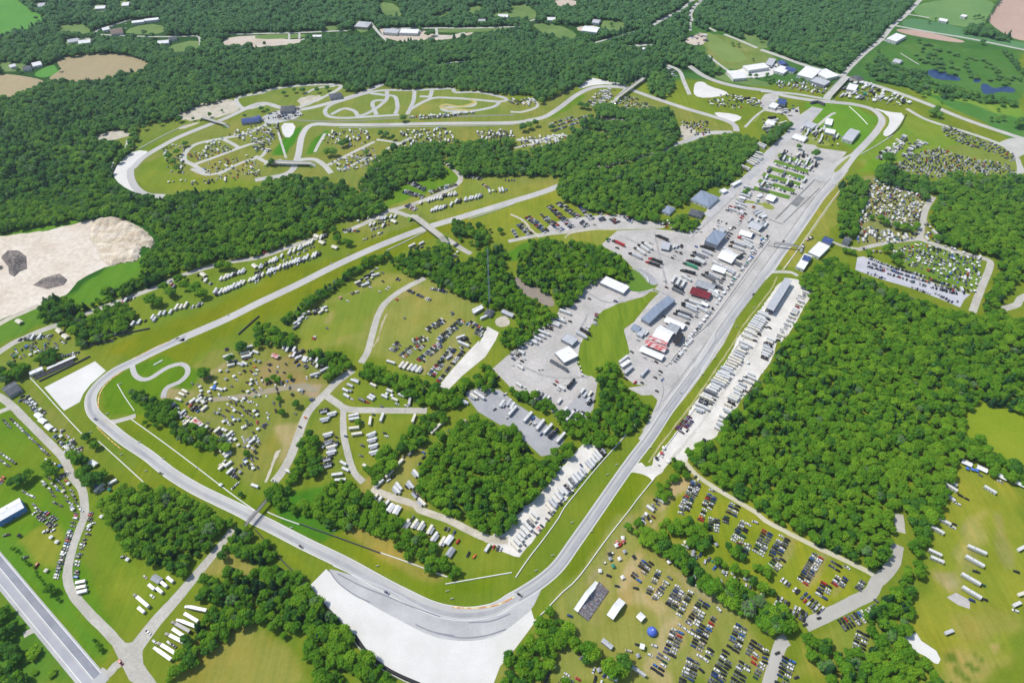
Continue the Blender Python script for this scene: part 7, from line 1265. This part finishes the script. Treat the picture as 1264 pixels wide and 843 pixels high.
# --- bottom-right camp trees
wood('thicket by the start of turn one', T('c4',0,680,60,660,120,620,150,540,170,490,230,480,280,540,300,600,350,620,330,680,300,680,250,660,230,680,210,740,170,790,160,843,-40,880,-40,740), 7, (.35,.5,.15,0,0))
single('field by the grandstand', ('c4',380,680,9, 400,700,8, 370,730,5, 480,760,9, 520,720,9, 550,740,9, 500,790,9, 540,780,8, 650,835,9, 680,843,6, 270,840,5), ('c4',100,640,7))
line('hedge between the parking fields', T('c4',600,70,660,120,720,160,780,200,820,230,870,270,900,320,950,350,990,380), 8, 6.5, wid=3, rows=2, mix=BRT)
line('hedge between the parking fields', T('c4',1050,400,1100,430,1160,450,1220,490,1261,530)+T('d4',40,540,90,580), 8, 7, wid=2, rows=3, mix=BRT)
wood('hedge between the parking fields', T('d4',0,440,60,430,130,480,160,540,150,590,110,610,40,600,0,560), 7.5, BRT)
line('upper hedge of the parking field', T('c4',740,90,820,80,880,90,920,120,960,150), 8, 5.5, rows=2, mix=BRT)
single('parking field', ('c4',880,160,6, 930,190,5, 910,170,5, 1060,180,5, 1090,210,6, 1110,190,5, 1130,230,5, 1010,250,5, 1040,270,4, 1090,285,6, 1140,310,5, 1180,350,6, 1220,380,6, 1190,280,4, 1220,290,5, 1250,290,5, 760,60,5, 850,60,5, 870,50,5, 950,80,4), ('d4',10,290,6, 10,320,5, 0,380,6, 35,400,4))
wood('trees by the camp lane', T('c3',780,570,850,570,870,620,860,670,800,680,780,640), 7, BRT)
wood('trees by the camp lane', T('c3',720,690,780,670,790,740,740,790,700,780), 6.5, (.3,.4,.2,.1,0))
line('hedge of the far right field', T('d3',960,480,1030,490,1110,560,1180,600,1261,640), 8, 6.5, rows=2, mix=DRK)

# ---- the largest three hundred stand as individuals, all others form the woodland
_t = np.array([(t[0], t[1]) for t in TREES]); _ok = _t[:,1] > 60; _fix = np.array(['north wood' not in t[5] and 'centre wood' not in t[5] for t in TREES])
for c_, w_ in ROADS:
    c2 = np.array(c_); lo_, hi = c2.min(0)-20, c2.max(0)+20; m = _ok & (_t[:,0] > lo_[0]) & (_t[:,0] < hi[0]) & (_t[:,1] > lo_[1]) & (_t[:,1] < hi[1]); ii = np.where(m)[0]
    ii = ii[_fix[ii]]
    if len(ii): d = dist_poly(_t[ii,0], _t[ii,1]+3.5, c2.tolist(), False); _ok[ii[d < w_/2+4]] = False
def in_bld(x, y, m):
    k = np.zeros(np.shape(x), bool)
    for cx, cy, rz, a, b in BLD:
        dx, dy = x-cx, y-cy; c, s = math.cos(rz), math.sin(rz); k |= (np.abs(dx*c+dy*s) < a+m) & (np.abs(-dx*s+dy*c) < b+m)
    return k
_ok &= ~in_bld(_t[:,0], _t[:,1], 5) & ~in_bld(_t[:,0], _t[:,1]+7, 5)
TREES = [t for t, k in zip(TREES, _ok) if k]
P = np.array([(t[0], t[1], t[2]) for t in TREES]); PXY = np.array([PX(t[0], t[1], t[2]*2) for t in TREES])
siz = P[:,2]*np.array([scale_at(t[0], t[1], 8) for t in TREES]); vis = (PXY[:,0] > -5) & (PXY[:,0] < 1269) & (PXY[:,1] > -5) & (PXY[:,1] < 850)
order = np.argsort(-np.where(vis, siz, 0)); IND = set(order[:300].tolist())
SHADE = {'bright': 'bright green', 'mid': 'mid green', 'dark': 'dark green', 'grey': 'thin greyish', 'conifer': 'dark pointed conifer'}
byarea = {}
for i in IND: byarea.setdefault(TREES[i][5], []).append(i)
LAB = {}
for area, ids in byarea.items():
    ids.sort(key=lambda i: PXY[i][0])
    for n, i in enumerate(ids):
        k = TREES[i][4]; pl = {'meadow beside the bridge road':'in the', 'camp meadow':'in the', 'left camp':'in the', 'parking field':'in the'}.get(area, 'in the')
        sh = SHADE[k] if 'conifer' in SHADE[k] else ('leafy '+SHADE[k]+' tree')
        LAB[i] = '%s, %s from left %s %s' % (sh.replace('leafy ', ''), ordn(n+1), pl, area)
for i in sorted(IND, key=lambda i: PXY[i][0]):
    X, Y, r, hs, k, area = TREES[i]
    t = empty('pine_tree' if k == 'conifer' else 'broadleaf_tree', (X, Y, 0), rng.uniform(0, 6.28))
    tag(t, LAB[i], 'tree', 'single trees seen closest')
    c = link(bpy.data.objects.new('crown', CROWN[k][i % 4]), t); h = hs*max(.8, 1.15-r*.02); c.scale = (r, r, r*h); c.location = (0, 0, -.1*r)
    q = link(bpy.data.objects.new('trunk', TRUNK), t); q.scale = (r, r, r*h)
def woodland(name, ids, kind='stuff'):
    ids = np.array(sorted(ids)); me = bpy.data.meshes.new(name); me.vertices.add(len(ids))
    me.vertices.foreach_set('co', np.array([(TREES[i][0], TREES[i][1], -.1*TREES[i][2]) for i in ids], np.float32).ravel())
    def attr(n, t, vals):
        a = me.attributes.new(n, t, 'POINT'); a.data.foreach_set('vector' if t == 'FLOAT_VECTOR' else 'value', vals)
    attr('idx', 'INT', np.array([KEYS.index(TREES[i][4])*4+(i % 4) for i in ids], np.int32))
    attr('scl', 'FLOAT_VECTOR', np.array([(TREES[i][2], TREES[i][2], TREES[i][2]*TREES[i][3]*max(.8, 1.15-TREES[i][2]*.02)) for i in ids], np.float32).ravel())
    attr('rot', 'FLOAT_VECTOR', np.array([(0, 0, rng.uniform(0, 6.28)) for i in ids], np.float32).ravel())
    o = bpy.data.objects.new(name, me); COL.objects.link(o)
    src = bpy.data.collections.new('tree_kinds')
    n = 0
    for k in KEYS:
        for j in range(4): so = bpy.data.objects.new('kind_%02d' % n, CROWN[k][j]); src.objects.link(so); n += 1
    ng = bpy.data.node_groups.new('woodland', 'GeometryNodeTree'); ng.interface.new_socket('Geometry', in_out='INPUT', socket_type='NodeSocketGeometry'); ng.interface.new_socket('Geometry', in_out='OUTPUT', socket_type='NodeSocketGeometry')
    a, z = ng.nodes.new('NodeGroupInput'), ng.nodes.new('NodeGroupOutput'); ci = ng.nodes.new('GeometryNodeCollectionInfo'); ci.inputs[0].default_value = src; ci.inputs['Separate Children'].default_value = True; ci.inputs['Reset Children'].default_value = True
    ip = ng.nodes.new('GeometryNodeInstanceOnPoints'); ip.inputs['Pick Instance'].default_value = True
    def na(nm, dt): q = ng.nodes.new('GeometryNodeInputNamedAttribute'); q.data_type = dt; q.inputs[0].default_value = nm; return q.outputs['Attribute']
    e2r = ng.nodes.new('FunctionNodeEulerToRotation'); ng.links.new(na('rot', 'FLOAT_VECTOR'), e2r.inputs[0])
    ng.links.new(a.outputs[0], ip.inputs['Points']); ng.links.new(ci.outputs[0], ip.inputs['Instance']); ng.links.new(na('idx', 'INT'), ip.inputs['Instance Index']); ng.links.new(e2r.outputs[0], ip.inputs['Rotation']); ng.links.new(na('scl', 'FLOAT_VECTOR'), ip.inputs['Scale']); ng.links.new(ip.outputs[0], z.inputs[0])
    md = o.modifiers.new('woodland', 'NODES'); md.node_group = ng; o['kind'] = kind
    tag(o, 'continuous green woodland canopy of mixed broadleaf trees around the circuit', 'woodland'); return o
woodland('woodland', [i for i in range(len(TREES)) if i not in IND])
print('trees', len(TREES))
# ================================================================== PLACE THE VEHICLES
def pmat(key, it):
    if key == 'paint': return PM[it[4]]
    if key == 'cab': return PM[it[7]]
    if key == 'canvas': return CANV.get(it[4], canvasw)
    return key
DATA = {}
def part_data(kind, i, it):
    nm, mb, key = TPL[kind][i]; m = pmat(key, it); k = (kind, i, m.name)
    if k not in DATA:
        me = bpy.data.meshes.new(nm); me.from_pydata(mb.v, [], mb.f); me.materials.append(m); me.update(); DATA[k] = me
    return nm, DATA[k]
def whole_data(kind, it):
    ms = []; k = (kind, it[4], it[7] if kind == 'semi truck' else '')
    if k not in DATA:
        V, Fc, M = [], [], []
        for nm, mb, key in TPL[kind]:
            m = pmat(key, it)
            if m not in ms: ms.append(m)
            o = len(V); V += mb.v; Fc += [tuple(j+o for j in f) for f in mb.f]; M += [ms.index(m)]*len(mb.f)
        me = bpy.data.meshes.new(kind.replace(' ', '_').replace('-', '_')); me.from_pydata(V, [], Fc)
        for m in ms: me.materials.append(m)
        me.polygons.foreach_set('material_index', M); me.update(); DATA[k] = me
    return DATA[k]
# drop overlapping vehicles and anything outside the surveyed picture
grid = {}; keep = []
HALF = {'semi truck': 10.5, 'semi trailer': 7.3, 'long travel trailer': 5, 'motorhome': 5.2, 'travel trailer': 4, 'party tent': 4.5, 'small trailer': 2.6, 'pickup truck': 2.8}
prio = {'racing car': 0, 'semi truck': 1, 'semi trailer': 2, 'motorhome': 3, 'long travel trailer': 3, 'party tent': 4, 'travel trailer': 5}
def corners(it):
    hl = HALF.get(it[0], 2.4 if it[0] in CARK else 1.6); hw = 2.7 if it[0] == 'party tent' else (1.3 if hl > 3 else (.95 if it[0] in CARK else 1.2)); return hl*1.1, hw*1.08
def hit(a, b):
    (la, wa), (lb, wb) = corners(a), corners(b); dx, dy = b[1]-a[1], b[2]-a[2]
    if dx*dx+dy*dy > (la+lb)**2: return False
    for th in (a[3], b[3]):
        for ux, uy in ((math.cos(th), math.sin(th)), (-math.sin(th), math.cos(th))):
            ra = abs(math.cos(a[3])*ux+math.sin(a[3])*uy)*la+abs(-math.sin(a[3])*ux+math.cos(a[3])*uy)*wa
            rb = abs(math.cos(b[3])*ux+math.sin(b[3])*uy)*lb+abs(-math.sin(b[3])*ux+math.cos(b[3])*uy)*wb
            if abs(dx*ux+dy*uy) > ra+rb: return False
    return True
for it in sorted(ITEMS, key=lambda i: prio.get(i[0], 9)):
    g = (int(it[1]//22), int(it[2]//22)); bad = False
    for i in (-1, 0, 1):
        for j in (-1, 0, 1):
            for o in grid.get((g[0]+i, g[1]+j), ()):
                if hit(it, o): bad = True; break
            if bad: break
        if bad: break
    x, y = PX(it[1], it[2], 1)
    if it[0] != 'racing car' and in_bld(np.array([it[1]]), np.array([it[2]]), 1.2)[0]: bad = True
    if bad or x < -4 or x > 1268 or y < -4 or y > 848: continue
    grid.setdefault(g, []).append(it); keep.append(it)
ITEMS = keep
POOL = {}
for k, it in enumerate(ITEMS): POOL.setdefault('car' if it[0] in CARK else CATEG[it[0]], []).append(k)
def size_px(it): return scale_at(it[1], it[2])*corners(it)[0]
# labels: order inside each lot
bylot = {}
for k, it in enumerate(ITEMS): bylot.setdefault((it[5], it[0]), []).append(k)
LABEL = {}; KN = {'sports utility car': 'SUV', 'long travel trailer': 'long travel trailer with side awning'}
for (lot, kind), ids in bylot.items():
    bc = {}
    for k in ids: bc.setdefault(ITEMS[k][4], []).append(k)
    for c, l in bc.items():
        l.sort(key=lambda k: PX(ITEMS[k][1], ITEMS[k][2])[0])
        for n, k in enumerate(l):
            prep = 'on the' if lot.split()[0] in ('circuit','service') or 'strip' in lot or 'lot' in lot.split() or 'terrace' in lot else ('at the' if 'wall' in lot or 'line' in lot else 'in the')
            pos = 'only one' if len(l) == 1 else '%s from left' % ordn(n+1)
            s = '%s %s, %s %s %s' % (c, KN.get(kind, kind), pos, prep, lot)
            if len(s.split()) > 16: s = '%s %s, %s %s %s' % (c, kind, pos, prep, lot)
            if len(s.split()) > 16: s = '%s %s, %s, %s' % (c, kind, pos, lot)
            LABEL[k] = s
nstuff = 0
for cat, ids in POOL.items():
    ids.sort(key=lambda k: -size_px(ITEMS[k])); ind, rest = ids[:300], ids[300:]
    for r, k in enumerate(ind):
        it = ITEMS[k]; kind = it[0]; grp = {'car': 'vehicles parked around the circuit', 'trailer': 'trailers in the camps and paddock', 'motorhome': 'motorhomes in the camps', 'truck': 'transporter trucks', 'canopy': 'pop-up canopies in the camps', 'tent': 'tents', 'racing car': 'racing cars on the track', 'golf cart': 'golf carts', 'timing stand': 'timing stands along the pit wall'}[cat]
        loc = (it[1], it[2], zat(it[1], it[2]))
        if (cat in ('car', 'golf cart', 'timing stand', 'canopy') and r > 110) or size_px(it) < 2.0:
            o = link(bpy.data.objects.new(OBJN[kind], whole_data(kind, it))); o.location = loc; o.rotation_euler = (0, 0, it[3])
        else:
            o = empty(OBJN[kind], loc, it[3])
            for i in range(len(TPL[kind])): nm, me = part_data(kind, i, it); link(bpy.data.objects.new(nm, me), o)
        tag(o, LABEL[k], CATEG[kind], grp)
    if rest:
        V, Fl, Fs, M, ms, off = [], [], [], [], [], 0
        for k in rest:
            it = ITEMS[k]; me = whole_data(it[0], it); v = np.array([x.co for x in me.vertices]) if (me.name, 'v') not in DATA else DATA[(me.name, 'v')]; DATA[(me.name, 'v')] = v
            if (me.name, 'f') not in DATA: DATA[(me.name, 'f')] = ([tuple(p.vertices) for p in me.polygons], [p.material_index for p in me.polygons])
            fs, mi = DATA[(me.name, 'f')]; c, s = math.cos(it[3]), math.sin(it[3])
            V.append(np.stack([v[:,0]*c-v[:,1]*s+it[1], v[:,0]*s+v[:,1]*c+it[2], v[:,2]+zat(it[1], it[2])], 1)); mp = []
            for m in me.materials:
                if m not in ms: ms.append(m)
                mp.append(ms.index(m))
            Fl += [tuple(j+off for j in f) for f in fs]; M += [mp[j] for j in mi]; off += len(v)
        V = np.concatenate(V); me = bpy.data.meshes.new('distant_'+cat.replace(' ', '_')); me.from_pydata(V.tolist(), [], Fl)
        for m in ms: me.materials.append(m)
        me.polygons.foreach_set('material_index', M); me.update()
        o = bpy.data.objects.new({'car': 'distant_cars', 'trailer': 'distant_trailers', 'canopy': 'distant_canopies', 'tent': 'distant_tents', 'golf cart': 'distant_carts', 'timing stand': 'distant_stands', 'motorhome': 'distant_motorhomes', 'truck': 'distant_trucks'}.get(cat, 'distant_vehicles'), me); COL.objects.link(o); o['kind'] = 'stuff'; nstuff += len(rest)
        tag(o, {'car': 'mass of small distant parked cars in the far lots', 'trailer': 'mass of small distant white trailers', 'canopy': 'mass of small distant canopies'}.get(cat, 'mass of small distant %ss' % cat), cat)
print('items', len(ITEMS), {c: len(v) for c, v in POOL.items()})
